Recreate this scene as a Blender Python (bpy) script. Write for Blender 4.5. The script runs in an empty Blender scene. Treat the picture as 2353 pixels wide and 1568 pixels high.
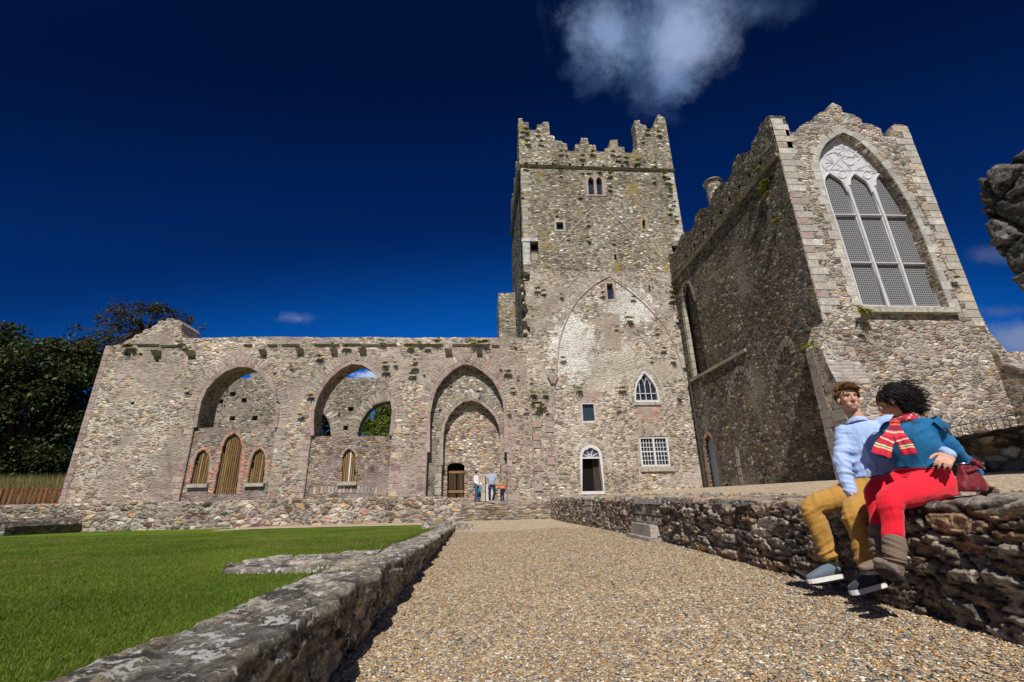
import bpy, bmesh, math, random
import numpy as np
from mathutils import Vector, Matrix, Quaternion
from mathutils.geometry import tessellate_polygon

S = bpy.context.scene
COL = S.collection
rnd = random.Random(7)
R = math.radians

# ------------------------------------------------------------------ camera
PITCH, YAW, ROLL, FPX = R(19.25), R(4.37), R(-1.2), 1046.0     # focal length for a 2353 px wide frame
EYE = Vector((0, 0, 0.95))
_F = Vector((math.sin(YAW)*math.cos(PITCH), math.cos(YAW)*math.cos(PITCH), math.sin(PITCH)))
_r = Vector((math.cos(YAW), -math.sin(YAW), 0)); _u = _r.cross(_F)
_RT = _r*math.cos(ROLL) + _u*math.sin(ROLL)
_UP = -_r*math.sin(ROLL) + _u*math.cos(ROLL)
cam = bpy.data.cameras.new('camera'); camo = bpy.data.objects.new('camera', cam); COL.objects.link(camo)
cam.sensor_width = 36.0; cam.lens = 36.0*FPX/2353.0; cam.clip_end = 3000; cam.clip_start = 0.05
camo.matrix_world = Matrix(((_RT.x, _UP.x, -_F.x, EYE.x), (_RT.y, _UP.y, -_F.y, EYE.y), (_RT.z, _UP.z, -_F.z, EYE.z), (0, 0, 0, 1)))
S.camera = camo
S.render.resolution_x, S.render.resolution_y = 1024, 682

def _ray(u, v): return _RT*((u-1176.5)/FPX) + _UP*((784-v)/FPX) + _F
def onY(u, v, Y): d = _ray(u, v); return EYE + d*(Y/d.y)
def onX(u, v, X): d = _ray(u, v); return EYE + d*(X/d.x)
def onZ(u, v, Z): d = _ray(u, v); return EYE + d*((Z-EYE.z)/d.z)
def crop(x0, y0, s): return lambda cx, cy: ((x0+cx/s)*0.57446, (y0+cy/s)*0.57446)
K1 = crop(0, 1150, 1.5682); K2 = crop(700, 1300, 1.96); K3 = crop(1600, 1300, 1.96); K4 = crop(1950, 400, 1.7422)
K5 = crop(2100, 1000, 1.4253); K6 = crop(2600, 350, 1.5682); K7 = crop(2600, 1250, 1.5729); K9 = crop(2000, 420, 2.94125)
K10 = crop(2950, 380, 3.016); K11 = crop(2600, 600, 2.09); K12 = crop(1980, 650, 2.0906)
KD = lambda u, v: (u, v)
def ptsY(K, pts, Y):                     # survey points on a wall plane facing the camera side -> (x, z)
    out = []
    for a, b in pts:
        p = onY(*K(a, b), Y); out.append((p.x, p.z))
    return out
def ptsX(K, pts, X):
    out = []
    for a, b in pts:
        p = onX(*K(a, b), X); out.append((p.y, p.z))
    return out

# ------------------------------------------------------------------ objects
WL = {}
def root(name, label, cat, loc=(0, 0, 0), group=None, kind=None):
    o = bpy.data.objects.new(name, None); COL.objects.link(o)
    o.location = loc; o.empty_display_size = .1; WL[o.name] = Vector(loc)
    return tag(o, label, cat, group, kind)
def tag(o, label=None, cat=None, group=None, kind=None):
    if label: o['label'] = label
    if cat: o['category'] = cat
    if group: o['group'] = group
    if kind: o['kind'] = kind
    return o
def link_mesh(name, me, mat, parent=None, smooth=False, origin=None):
    """mesh given in world coordinates; kept relative to its parent's (or its own) origin"""
    o = bpy.data.objects.new(name, me); COL.objects.link(o)
    if parent is not None:
        w = WL[parent.name]; o.parent = parent
    else:
        w = Vector(origin or (0, 0, 0)); o.location = w
    WL[o.name] = w
    me.transform(Matrix.Translation(-w))
    if mat is not None:
        for m in (mat if isinstance(mat, (list, tuple)) else [mat]): me.materials.append(m)
    if smooth: me.polygons.foreach_set('use_smooth', [True]*len(me.polygons))
    me.update()
    return o

class MB:
    def __init__(s): s.v = []; s.f = []; s.c = []; s.mi = []; s.hascol = False
    def add(s, vs, fs, col=None, mi=0):
        b = len(s.v); s.v += [tuple(p) for p in vs]
        for f in fs: s.f.append(tuple(i+b for i in f)); s.c.append(col); s.mi.append(mi)
        if col is not None: s.hascol = True
    def box(s, x0, x1, y0, y1, z0, z1, col=None, mi=0):
        s.hexa([(x0, y0, z0), (x1, y0, z0), (x1, y1, z0), (x0, y1, z0), (x0, y0, z1), (x1, y0, z1), (x1, y1, z1), (x0, y1, z1)], col, mi)
    def hexa(s, p, col=None, mi=0):
        s.add(p, [(3, 2, 1, 0), (4, 5, 6, 7), (0, 1, 5, 4), (1, 2, 6, 5), (2, 3, 7, 6), (3, 0, 4, 7)], col, mi)
    def tube(s, pts, rad, n=8, col=None, mi=0, cap=True, flat=None):
        pts = [Vector(p) for p in pts]; m = len(pts)
        rad = list(rad) if hasattr(rad, '__len__') else [rad]*m
        vs = []; up = None
        for i, p in enumerate(pts):
            t = (pts[min(i+1, m-1)]-pts[max(i-1, 0)])
            if t.length < 1e-9: t = Vector((0, 0, 1))
            t.normalize()
            if up is None:
                up = Vector((0, 0, 1)) if abs(t.z) < .9 else Vector((1, 0, 0))
            a = up - t*up.dot(t)
            if a.length < 1e-6: a = t.orthogonal()
            a.normalize(); b = t.cross(a); up = a
            for k in range(n):
                th = 2*math.pi*k/n
                vs.append(p + a*(math.cos(th)*rad[i]) + b*(math.sin(th)*rad[i]))
        fs = [(i*n+k, i*n+(k+1) % n, (i+1)*n+(k+1) % n, (i+1)*n+k) for i in range(m-1) for k in range(n)]
        if cap: fs += [tuple(range(n-1, -1, -1)), tuple(range((m-1)*n, m*n))]
        s.add(vs, fs, col, mi)
    def prism(s, outline, holes=(), d0=0.0, d1=1.0, axis='Y', col=None, mi=0, back=True):
        """flat plate cut from a 2-D outline (a, z) between depths d0 and d1; holes = [(polygon, depth or None)]"""
        mp = (lambda a, d, z: (a, d, z)) if axis == 'Y' else (lambda a, d, z: (d, a, z))
        loops = [list(outline)] + [list(h[0]) for h in holes]
        deps = [None] + [h[1] for h in holes]
        sg = 1 if d1 > d0 else -1
        flat = [p for l in loops for p in l]; nf = len(flat)
        vs = [mp(a, d0, z) for a, z in flat]; fs = []
        tri = tessellate_polygon([[Vector((a, z, 0)) for a, z in l] for l in loops])
        fs += [tuple(t) for t in tri]
        # far side
        bi = {}; k = nf
        off = 0
        thru = []
        for l, dp in zip(loops, deps):
            dd = d1 if dp is None else d0+sg*dp
            for j in range(len(l)): vs.append(mp(l[j][0], dd, l[j][1]))
            idx0 = list(range(off, off+len(l))); idx1 = list(range(k, k+len(l)))
            n = len(l)
            for j in range(n): fs.append((idx0[j], idx0[(j+1) % n], idx1[(j+1) % n], idx1[j]))
            if dp is None: thru.append((l, idx1))
            else:
                for t in tessellate_polygon([[Vector((a, z, 0)) for a, z in l]]): fs.append(tuple(idx1[q] for q in t))
            off += n; k += n
        if back:
            m = [q for l, ix in thru for q in ix]
            for t in tessellate_polygon([[Vector((a, z, 0)) for a, z in l] for l, ix in thru]): fs.append(tuple(m[q] for q in t))
        s.add(vs, fs, col, mi)
    def build(s, name, mat, parent=None, smooth=False, origin=None, recalc=True):
        me = bpy.data.meshes.new(name)
        me.from_pydata(s.v, [], s.f)
        if len(set(s.mi)) > 1: me.polygons.foreach_set('material_index', s.mi)
        if recalc:
            bm = bmesh.new(); bm.from_mesh(me); bmesh.ops.recalc_face_normals(bm, faces=bm.faces); bm.to_mesh(me); bm.free()
        if s.hascol:
            at = me.color_attributes.new('Col', 'FLOAT_COLOR', 'CORNER')
            arr = np.ones((len(me.loops), 4), np.float32)
            i = 0
            for p in me.polygons:
                c = s.c[p.index] or (.4, .4, .4)
                arr[p.loop_start:p.loop_start+p.loop_total, :3] = c
            at.data.foreach_set('color', arr.ravel())
        return link_mesh(name, me, mat, parent, smooth, origin)

def ragged(pts, amp, step, closed=True, seed=1, keep=()):
    """break straight edges into a broken-masonry edge"""
    r = random.Random(seed); out = []; n = len(pts)
    for i in range(n if closed else n-1):
        a, b = pts[i], pts[(i+1) % n]
        L = math.hypot(b[0]-a[0], b[1]-a[1]); out.append(a)
        if i in keep: continue
        m = int(L/step)
        for k in range(1, m):
            t = (k+r.uniform(-.25, .25))/m
            out.append((a[0]+(b[0]-a[0])*t+r.uniform(-amp, amp), a[1]+(b[1]-a[1])*t+r.uniform(-amp, amp)))
    if not closed: out.append(pts[-1])
    return out
def smoothline(pts, n=6):
    """Catmull-Rom through points"""
    P = [Vector(p) for p in pts]; out = []
    for i in range(len(P)-1):
        p0, p1, p2, p3 = P[max(i-1, 0)], P[i], P[i+1], P[min(i+2, len(P)-1)]
        for k in range(n):
            t = k/n
            out.append(0.5*((2*p1)+(p2-p0)*t+(2*p0-5*p1+4*p2-p3)*t*t+(3*p1-p0-3*p2+p3)*t**3))
    out.append(P[-1])
    return [tuple(p) for p in out]
def smooth2(pts, n=5): return [(p[0], p[1]) for p in smoothline([(a, b, 0) for a, b in pts], n)]
def resample(pts, step):
    P = [np.array(p, float) for p in pts]; d = [0]
    for a, b in zip(P, P[1:]): d.append(d[-1]+np.linalg.norm(b-a))
    n = max(2, int(round(d[-1]/step))+1)
    s = np.linspace(0, d[-1], n); P = np.array(P)
    return np.stack([np.interp(s, d, P[:, k]) for k in range(P.shape[1])], 1)

# ------------------------------------------------------------------ numpy noise
def _hash(ix, iy, k):
    h = (ix.astype(np.int64)*374761393 + iy.astype(np.int64)*668265263 + k*974634777) & 0xffffffff
    h = ((h ^ (h >> 13))*1274126177) & 0xffffffff
    h = ((h ^ (h >> 16))*2246822519) & 0xffffffff
    return ((h ^ (h >> 15)) & 0xffffff)/float(0xffffff)
def vnoise(x, y, k=0):
    ix = np.floor(x).astype(np.int64); iy = np.floor(y).astype(np.int64); fx = x-ix; fy = y-iy
    fx = fx*fx*(3-2*fx); fy = fy*fy*(3-2*fy)
    a = _hash(ix, iy, k); b = _hash(ix+1, iy, k); c = _hash(ix, iy+1, k); d = _hash(ix+1, iy+1, k)
    return (a*(1-fx)+b*fx)*(1-fy)+(c*(1-fx)+d*fx)*fy
def fbm(x, y, k=0, o=4):
    s = np.zeros(np.shape(x)); a = .5
    for i in range(o): s += a*vnoise(x*2**i+17*i, y*2**i-9*i, k+i); a *= .5
    return s
def worley(x, y, k=0, jit=.85):
    ix = np.floor(x).astype(np.int64); iy = np.floor(y).astype(np.int64)
    d1 = np.full(x.shape, 9.); d2 = np.full(x.shape, 9.); cid = np.zeros(x.shape)
    for dx in (-1, 0, 1):
        for dy in (-1, 0, 1):
            cx = ix+dx; cy = iy+dy
            px = cx+.5+(_hash(cx, cy, k)-.5)*jit; py = cy+.5+(_hash(cx, cy, k+1)-.5)*jit
            d = np.hypot(px-x, py-y); h = _hash(cx, cy, k+2)
            m = d < d1
            d2 = np.where(m, d1, np.minimum(d2, d)); cid = np.where(m, h, cid); d1 = np.where(m, d, d1)
    return d1, d2, cid
def sstep(a, b, x): t = np.clip((x-a)/(b-a), 0, 1); return t*t*(3-2*t)

def grid_mesh(name, P, mat, parent=None, col=None, origin=None, smooth=True, flip=False):
    """P: (n, m, 3) array of points"""
    n, m = P.shape[:2]
    idx = np.arange(n*m).reshape(n, m)
    q = np.stack([idx[:-1, :-1], idx[1:, :-1], idx[1:, 1:], idx[:-1, 1:]], -1).reshape(-1, 4)
    if flip: q = q[:, ::-1]
    return np_mesh(name, P.reshape(-1, 3), q, mat, parent, None if col is None else col.reshape(-1, 3), origin, smooth)
def np_mesh(name, V, Q, mat, parent=None, col=None, origin=None, smooth=False):
    me = bpy.data.meshes.new(name); V = np.ascontiguousarray(V, np.float32); Q = np.ascontiguousarray(Q, np.int32)
    k = Q.shape[1]
    me.vertices.add(len(V)); me.vertices.foreach_set('co', V.ravel())
    me.loops.add(Q.size); me.loops.foreach_set('vertex_index', Q.ravel())
    me.polygons.add(len(Q)); me.polygons.foreach_set('loop_start', np.arange(0, Q.size, k, dtype=np.int32))
    me.polygons.foreach_set('loop_total', np.full(len(Q), k, np.int32))
    me.update(calc_edges=True); me.validate()
    if col is not None:
        at = me.color_attributes.new('Col', 'FLOAT_COLOR', 'POINT')
        a = np.ones((len(V), 4), np.float32); a[:, :3] = col; at.data.foreach_set('color', a.ravel())
    return link_mesh(name, me, mat, parent, smooth, origin)

def remesh(mb, voxel, smooth=4, fac=.5):
    me = bpy.data.meshes.new('tmp'); me.from_pydata(mb.v, [], mb.f)
    o = bpy.data.objects.new('tmp', me); COL.objects.link(o)
    r_ = o.modifiers.new('r', 'REMESH'); r_.mode = 'VOXEL'; r_.voxel_size = voxel; r_.adaptivity = 0
    if smooth: s_ = o.modifiers.new('s', 'SMOOTH'); s_.factor = fac; s_.iterations = smooth
    dg = bpy.context.evaluated_depsgraph_get(); ev = o.evaluated_get(dg); m2 = bpy.data.meshes.new_from_object(ev)
    n = len(m2.vertices); V = np.empty(n*3); m2.vertices.foreach_get('co', V); N = np.empty(n*3); m2.vertices.foreach_get('normal', N)
    Q = np.array([tuple(p.vertices) for p in m2.polygons if len(p.vertices) == 4], np.int32)
    bpy.data.objects.remove(o); bpy.data.meshes.remove(me); bpy.data.meshes.remove(m2)
    return V.reshape(-1, 3), N.reshape(-1, 3), Q
# ------------------------------------------------------------------ materials
class NT:
    def __init__(s, name):
        s.m = bpy.data.materials.new(name); s.m.use_nodes = True; s.t = s.m.node_tree; s.t.nodes.clear()
        s.out = s.n('ShaderNodeOutputMaterial'); s.b = s.n('ShaderNodeBsdfPrincipled')
        s.l(s.b.outputs[0], s.out.inputs[0]); s.b.inputs['Roughness'].default_value = .9
        s.b.inputs['Specular IOR Level'].default_value = .25
    def n(s, typ, **kw):
        o = s.t.nodes.new(typ)
        for k, v in kw.items(): setattr(o, k, v)
        return o
    def l(s, a, b): s.t.links.new(a, b)
    def val(s, inp, v):
        if hasattr(v, 'is_output') or isinstance(v, bpy.types.NodeSocket): s.l(v, inp)
        else: inp.default_value = v
    def math(s, op, a, b=0., clamp=False):
        o = s.n('ShaderNodeMath', operation=op, use_clamp=clamp); s.val(o.inputs[0], a); s.val(o.inputs[1], b); return o.outputs[0]
    def mapr(s, v, a, b, c=0., d=1., smooth=True):
        o = s.n('ShaderNodeMapRange'); o.interpolation_type = 'SMOOTHSTEP' if smooth else 'LINEAR'; o.clamp = True
        s.val(o.inputs[0], v)
        for i, x in enumerate((a, b, c, d)): o.inputs[1+i].default_value = x
        return o.outputs[0]
    def mix(s, f, a, b, mode='MIX'):
        o = s.n('ShaderNodeMix', data_type='RGBA', blend_type=mode, clamp_factor=True)
        s.val(o.inputs[0], f)
        for i, x in ((6, a), (7, b)):
            if isinstance(x, (tuple, list)): o.inputs[i].default_value = (*x[:3], 1)
            else: s.l(x, o.inputs[i])
        return o.outputs[2]
    def noise(s, vec, scale, detail=4, rough=.55, out=0):
        o = s.n('ShaderNodeTexNoise'); s.l(vec, o.inputs['Vector']); o.inputs['Scale'].default_value = scale
        o.inputs['Detail'].default_value = detail; o.inputs['Roughness'].default_value = rough
        return o.outputs[out]
    def ramp(s, f, stops, mode='LINEAR'):
        o = s.n('ShaderNodeValToRGB'); e = o.color_ramp; e.interpolation = mode
        while len(e.elements) < len(stops): e.elements.new(.5)
        for x, (p, c) in zip(e.elements, stops): x.position = p; x.color = (*c[:3], 1)
        s.val(o.inputs[0], f); return o.outputs[0]
    def obj(s): return s.n('ShaderNodeTexCoord').outputs['Object']
    def vmul(s, v, xyz):
        o = s.n('ShaderNodeVectorMath', operation='MULTIPLY'); s.l(v, o.inputs[0]); o.inputs[1].default_value = xyz; return o.outputs[0]
    def vadd(s, v, w):
        o = s.n('ShaderNodeVectorMath', operation='ADD'); s.l(v, o.inputs[0])
        if isinstance(w, (tuple, list)): o.inputs[1].default_value = w
        else: s.l(w, o.inputs[1])
        return o.outputs[0]
    def attr(s, name='Col'):
        o = s.n('ShaderNodeAttribute'); o.attribute_name = name; return o.outputs['Color']
    def bump(s, h, strength=.5, dist=.03, normal=None):
        o = s.n('ShaderNodeBump'); s.l(h, o.inputs['Height']); o.inputs['Strength'].default_value = strength; o.inputs['Distance'].default_value = dist
        if normal is not None: s.l(normal, o.inputs['Normal'])
        s.l(o.outputs[0], s.b.inputs['Normal']); return o.outputs[0]
    def base(s, c):
        if isinstance(c, (tuple, list)): s.b.inputs['Base Color'].default_value = (*c[:3], 1)
        else: s.l(c, s.b.inputs['Base Color'])
    def hsv(s, c, v=1., sat=1., h=.5):
        o = s.n('ShaderNodeHueSaturation'); s.val(o.inputs['Value'], v); s.val(o.inputs['Saturation'], sat); s.val(o.inputs['Hue'], h); s.l(c, o.inputs['Color']); return o.outputs[0]

WARM = [(.30, .26, .22), (.42, .33, .24), (.36, .22, .18), (.47, .42, .36), (.25, .22, .21), (.50, .36, .22), (.56, .50, .43), (.33, .29, .25), (.30, .19, .18), (.42, .38, .33), (.46, .28, .14), (.38, .34, .31)]
GREY = [(.25, .23, .20), (.40, .36, .29), (.32, .27, .21), (.52, .49, .43), (.20, .19, .18), (.37, .30, .19), (.60, .57, .51), (.30, .28, .25), (.29, .24, .21), (.43, .40, .36), (.36, .28, .15), (.34, .32, .29)]
DARK = [(.17, .15, .13), (.26, .22, .17), (.21, .15, .13), (.32, .30, .27), (.12, .11, .11), (.29, .21, .13), (.38, .36, .32), (.18, .17, .16), (.19, .13, .12), (.25, .23, .20), (.26, .17, .10), (.22, .21, .19)]

def masonry(name, pal, sx=.40, sz=.20, mortar=(.40, .35, .30), mw=.07, bump=.8, dist=.06, patch=None, patch_amt=.5, patch_scale=.35,
            stains=(), lichen=None, spots=(), edge=.20, var=.55, warp=.19, smr=.55):
    """uneven rubble: irregular cells, each its own stone colour, pale joints, wide weathered patches.
    spots = [(centre, radii, colour, threshold, noise scale)] : marks with a place of their own, in object coordinates"""
    t = NT(name); oc = t.obj()
    w = t.n('ShaderNodeTexNoise'); t.l(oc, w.inputs['Vector']); w.inputs['Scale'].default_value = 1.7; w.inputs['Detail'].default_value = 2
    wc = t.vmul(t.vadd(w.outputs['Color'], (-.5, -.5, -.5)), (warp, warp, warp))
    p = t.vmul(t.vadd(oc, wc), (1/sx, 1/sx, 1/sz))
    v = t.n('ShaderNodeTexVoronoi'); t.l(p, v.inputs['Vector']); v.inputs['Scale'].default_value = 1.; v.inputs['Randomness'].default_value = .95
    e = t.n('ShaderNodeTexVoronoi', feature='DISTANCE_TO_EDGE'); t.l(p, e.inputs['Vector']); e.inputs['Scale'].default_value = 1.; e.inputs['Randomness'].default_value = .95
    sp = t.n('ShaderNodeSeparateColor'); t.l(v.outputs['Color'], sp.inputs[0])
    n = len(pal)
    c = t.ramp(sp.outputs[0], [(i/n, q) for i, q in enumerate(pal)], 'CONSTANT')
    c = t.hsv(c, t.mapr(sp.outputs[1], 0, 1, 1-var*.75, 1+var, False))
    fine = t.noise(oc, 17, 6, .72)
    c = t.mix(1., c, t.ramp(fine, [(.28, (.42, .41, .40)), (.72, (1.5, 1.48, 1.45))]), 'MULTIPLY')
    smear = t.noise(oc, 2.3, 4, .6)
    ed = t.math('ADD', e.outputs['Distance'], t.math('ADD', t.math('MULTIPLY', t.math('SUBTRACT', fine, .5), .16), t.math('MULTIPLY', t.math('SUBTRACT', smear, .58), smr)))
    jn = t.mapr(ed, mw*.2, mw)
    big = t.noise(oc, patch_scale, 5, .6)
    c = t.mix(jn, mortar, c)
    h = t.math('MULTIPLY', t.mapr(ed, 0, edge), t.mapr(sp.outputs[2], 0, 1, .55, 1.2, False))
    flat = None
    if patch:
        pm = t.mapr(t.math('ADD', big, t.math('MULTIPLY', t.math('SUBTRACT', fine, .5), .22)), .62-patch_amt*.2, .72-patch_amt*.2)
        pm = t.math('MULTIPLY', pm, .75); flat = pm
        pc = t.mix(1., patch, t.ramp(t.noise(oc, 5, 5, .7), [(.3, (.62, .6, .6)), (.75, (1.25, 1.25, 1.25))]), 'MULTIPLY')
        c = t.mix(pm, c, pc)
    crev_shade = t.math('MULTIPLY', t.math('SUBTRACT', 1., t.mapr(e.outputs['Distance'], .015, .075)), t.mapr(t.noise(oc, 4.3, 4, .6), .47, .58))
    if flat is not None: crev_shade = t.math('MULTIPLY', crev_shade, t.math('SUBTRACT', 1., flat))
    c = t.mix(t.math('MULTIPLY', crev_shade, .8), c, tuple(q*.16 for q in mortar))  # painted shadow specks along joints, as if under projecting stones
    h = t.math('SUBTRACT', h, t.math('MULTIPLY', crev_shade, .5))
    for (cen, rad, col, thr, ns) in spots:
        d = t.vmul(t.vadd(oc, tuple(-q for q in cen)), tuple(1/q for q in rad))
        ln = t.n('ShaderNodeVectorMath', operation='LENGTH'); t.l(d, ln.inputs[0])
        m = t.math('ADD', t.math('SUBTRACT', 1., ln.outputs['Value']), t.math('MULTIPLY', t.math('SUBTRACT', t.noise(oc, ns, 5, .7), .5), 2.4))
        m = t.mapr(m, thr, thr+.14)
        c = t.mix(t.math('MULTIPLY', m, .92), c, t.mix(1., col, t.ramp(fine, [(.3, (.75, .75, .75)), (.7, (1.1, 1.1, 1.1))]), 'MULTIPLY'))
    for (col, sc, a, b, amt) in stains:
        m = t.mapr(t.noise(oc, sc, 6, .7), a, b)
        c = t.mix(t.math('MULTIPLY', m, amt), c, col)
    c = t.mix(1., c, t.ramp(t.noise(t.vadd(oc, (11, 3, 5)), .45, 5, .65), [(.30, (.66, .63, .58)), (.55, (1.02, 1., .97)), (.72, (1.22, 1.2, 1.17))]), 'MULTIPLY')
    t.base(c)
    if flat is not None: h = t.math('MULTIPLY', h, t.math('SUBTRACT', 1., t.math('MULTIPLY', flat, .8)))
    h = t.math('ADD', h, t.math('MULTIPLY', fine, .45))
    t.bump(h, bump, dist)
    t.b.inputs['Roughness'].default_value = .95; t.b.inputs['Specular IOR Level'].default_value = .12
    return t.m

def stone_attr(name, bump=.5, dist=.02, lich=None, scale=9., amt=(.55, .62), var=(.6, 1.35), spec=.2, fine_scale=30., lich2=None, blend=None):
    """carved or loose stones whose own colour is stored per stone"""
    t = NT(name); oc = t.obj(); c = t.attr()
    f = t.noise(oc, fine_scale, 6, .7); g = t.noise(oc, fine_scale*.18, 5, .6)
    c = t.mix(1., c, t.ramp(f, [(.3, (var[0],)*3), (.7, (var[1],)*3)]), 'MULTIPLY')
    c = t.mix(1., c, t.ramp(g, [(.3, (.8, .8, .8)), (.7, (1.15, 1.13, 1.1))]), 'MULTIPLY')
    if blend:
        c = t.mix(t.math('MULTIPLY', t.mapr(t.noise(t.vadd(oc, (2.7, 1.1, 6.1)), 2.2, 6, .68), .44, .58), .72), c, t.mix(1., blend, t.ramp(f, [(.3, (.55,)*3), (.7, (1.3,)*3)]), 'MULTIPLY'))
    if lich:
        m = t.mapr(t.noise(oc, scale, 6, .62), amt[0], amt[1])
        c = t.mix(t.math('MULTIPLY', m, .9), c, lich)
    if lich2:
        m = t.mapr(t.noise(t.vadd(oc, (3.1, 7.7, 1.3)), lich2[1], 5, .6), lich2[2], lich2[2]+.05)
        c = t.mix(t.math('MULTIPLY', m, .85), c, lich2[0])
    t.base(c); t.bump(t.math('ADD', f, t.math('MULTIPLY', g, 1.5)), bump, dist)
    t.b.inputs['Specular IOR Level'].default_value = spec
    return t.m

def plain(name, col, rough=.6, spec=.4, nscale=20., namt=.12, bump=0., metal=0., dist=.01, sheen=0.):
    t = NT(name); oc = t.obj(); f = t.noise(oc, nscale, 5, .6)
    lo = tuple(max(0, q*(1-namt*2)) for q in col); hi = tuple(q*(1+namt*2) for q in col)
    t.base(t.ramp(f, [(.3, lo), (.7, hi)])); t.b.inputs['Roughness'].default_value = rough
    t.b.inputs['Specular IOR Level'].default_value = spec; t.b.inputs['Metallic'].default_value = metal
    if sheen: t.b.inputs['Sheen Weight'].default_value = sheen
    if bump: t.bump(f, bump, dist)
    return t.m

PURPLE = [(.33, .215, .19), (.30, .195, .18), (.38, .26, .23), (.36, .24, .21), (.43, .32, .27), (.28, .185, .175)]
M = {}
M['nave'] = masonry('rubble_nave', WARM, .30, .12, mortar=(.53, .465, .40), patch=(.39, .325, .29), patch_amt=.75, var=.75, mw=.11, stains=[((.15, .13, .115), 1.1, .58, .72, .55), ((.66, .60, .53), 2.4, .58, .68, .6), ((.16, .15, .10), 4.0, .64, .72, .5)])
M['plinth'] = masonry('rubble_plinth', [tuple(q*.82 for q in c) for c in WARM], .36, .20, mortar=(.46, .41, .36), var=.8, mw=.07, smr=.35, patch=(.30, .26, .23), patch_amt=.2, bump=.9, stains=[((.14, .12, .11), .8, .58, .72, .55)])
M['infill'] = masonry('rubble_infill', [tuple(q*.8 for q in c) for c in WARM], .26, .11, var=.7, mortar=(.36, .31, .28), patch=(.30, .25, .24), patch_amt=.75, patch_scale=.6, stains=[((.13, .12, .13), 1.1, .52, .66, .6)])
M['inner'] = masonry('rubble_inner', [tuple(q*.82 for q in c) for c in GREY], .28, .12, var=.7, mortar=(.38, .34, .28), patch=(.29, .26, .22), patch_amt=.5, stains=[((.16, .15, .11), .7, .55, .7, .5)])
M['inner_warm'] = masonry('rubble_inner_warm', WARM, .26, .13, var=.75, mortar=(.44, .38, .31), patch=(.36, .31, .25), patch_amt=.2)
M['stair'] = masonry('rubble_stair', [tuple(q*.75 for q in c) for c in WARM], .5, .12, mortar=(.34, .30, .24), patch=(.3, .27, .2), patch_amt=.3)
M['dressed'] = stone_attr('dressed_stone', .7, .03, (.56, .52, .46), 5., (.60, .68), (.45, 1.5), blend=(.40, .35, .31), fine_scale=24.)
M['window_paint'] = plain('grey_white_paint', (.58, .56, .575), .55, .3, 6, .06)
M['frame_white'] = plain('white_painted_frame', (.60, .58, .59), .55, .3, 8, .05)
M['frame_grey'] = plain('grey_painted_frame', (.55, .53, .54), .55, .3, 8, .06)
M['sill'] = plain('slate_sill', (.36, .34, .27), .85, .2, 9, .22, .4)
M['shade_black'] = plain('interior_shade', (.012, .011, .010), .95, .05, 8, .1)  # near-black sheets that paint the shade inside openings
M['iron'] = plain('dark_iron', (.05, .048, .05), .6, .4, 30, .2)
def wood_mat(name, a, b):
    t = NT(name); oc = t.obj(); s = t.vmul(oc, (14, 14, 1.2)); f = t.noise(s, 1.5, 5, .65); c = t.attr()
    t.base(t.mix(1., c, t.ramp(f, [(.3, a), (.7, b)]), 'MULTIPLY')); t.bump(f, .4, .01); t.b.inputs['Roughness'].default_value = .8
    return t.m
M['wood'] = wood_mat('weathered_slats', (.55, .5, .45), (1.3, 1.25, 1.15))
def glass_mat(name, base=(.022, .032, .048), rough=.08):  # bluish base colour stands in for reflected sky
    t = NT(name); t.base(base); t.b.inputs['Roughness'].default_value = rough; t.b.inputs['Specular IOR Level'].default_value = .6
    f = t.noise(t.obj(), 1.3, 2, .5); t.bump(f, .08, .02); return t.m
M['glass'] = glass_mat('window_glass')
# ------------------------------------------------------------------ ground
FY = 27.0                                  # plane of the abbey's front
WALLX = ([-3, 1.5, 2.8, 3.4, 5.5, 8, 9.6, 14, 20, 26.3], [2.7, 2.85, 3.05, 3.14, 3.34, 3.52, 3.65, 3.76, 3.78, 3.85])
WALLZ = ([-3, 2.4, 3.0, 3.6, 5.0, 7.0, 14, 20, 26.3], [.90, .895, .875, .86, .865, .905, .965, .99, 1.02])
def wall_x(y): return np.interp(y, *WALLX)
def wall_z(y): return np.interp(y, *WALLZ)
def bank(y): return np.interp(y, [-3, 8, 22], [.15, .15, 0.])
def path_z(x, y): return bank(y)*sstep(.3, 2.6, x) + .02*(fbm(x*.8, y*.8, 3)-.5)
def lawn_z(x, y): return np.interp(y, [-5, 1, 4.5, 8, 12, 18, 23, 25], [.42, .42, .40, .33, .22, .05, -.06, -.1]) + .05*(fbm(x*.35, y*.35, 11)-.5)
def terr_z(x, y):
    return wall_z(y)+(1.36-wall_z(y))*sstep(.3, 8.5, x-wall_x(y))+.02*(fbm(x*.5, y*.5, 5)-.5)

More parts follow.
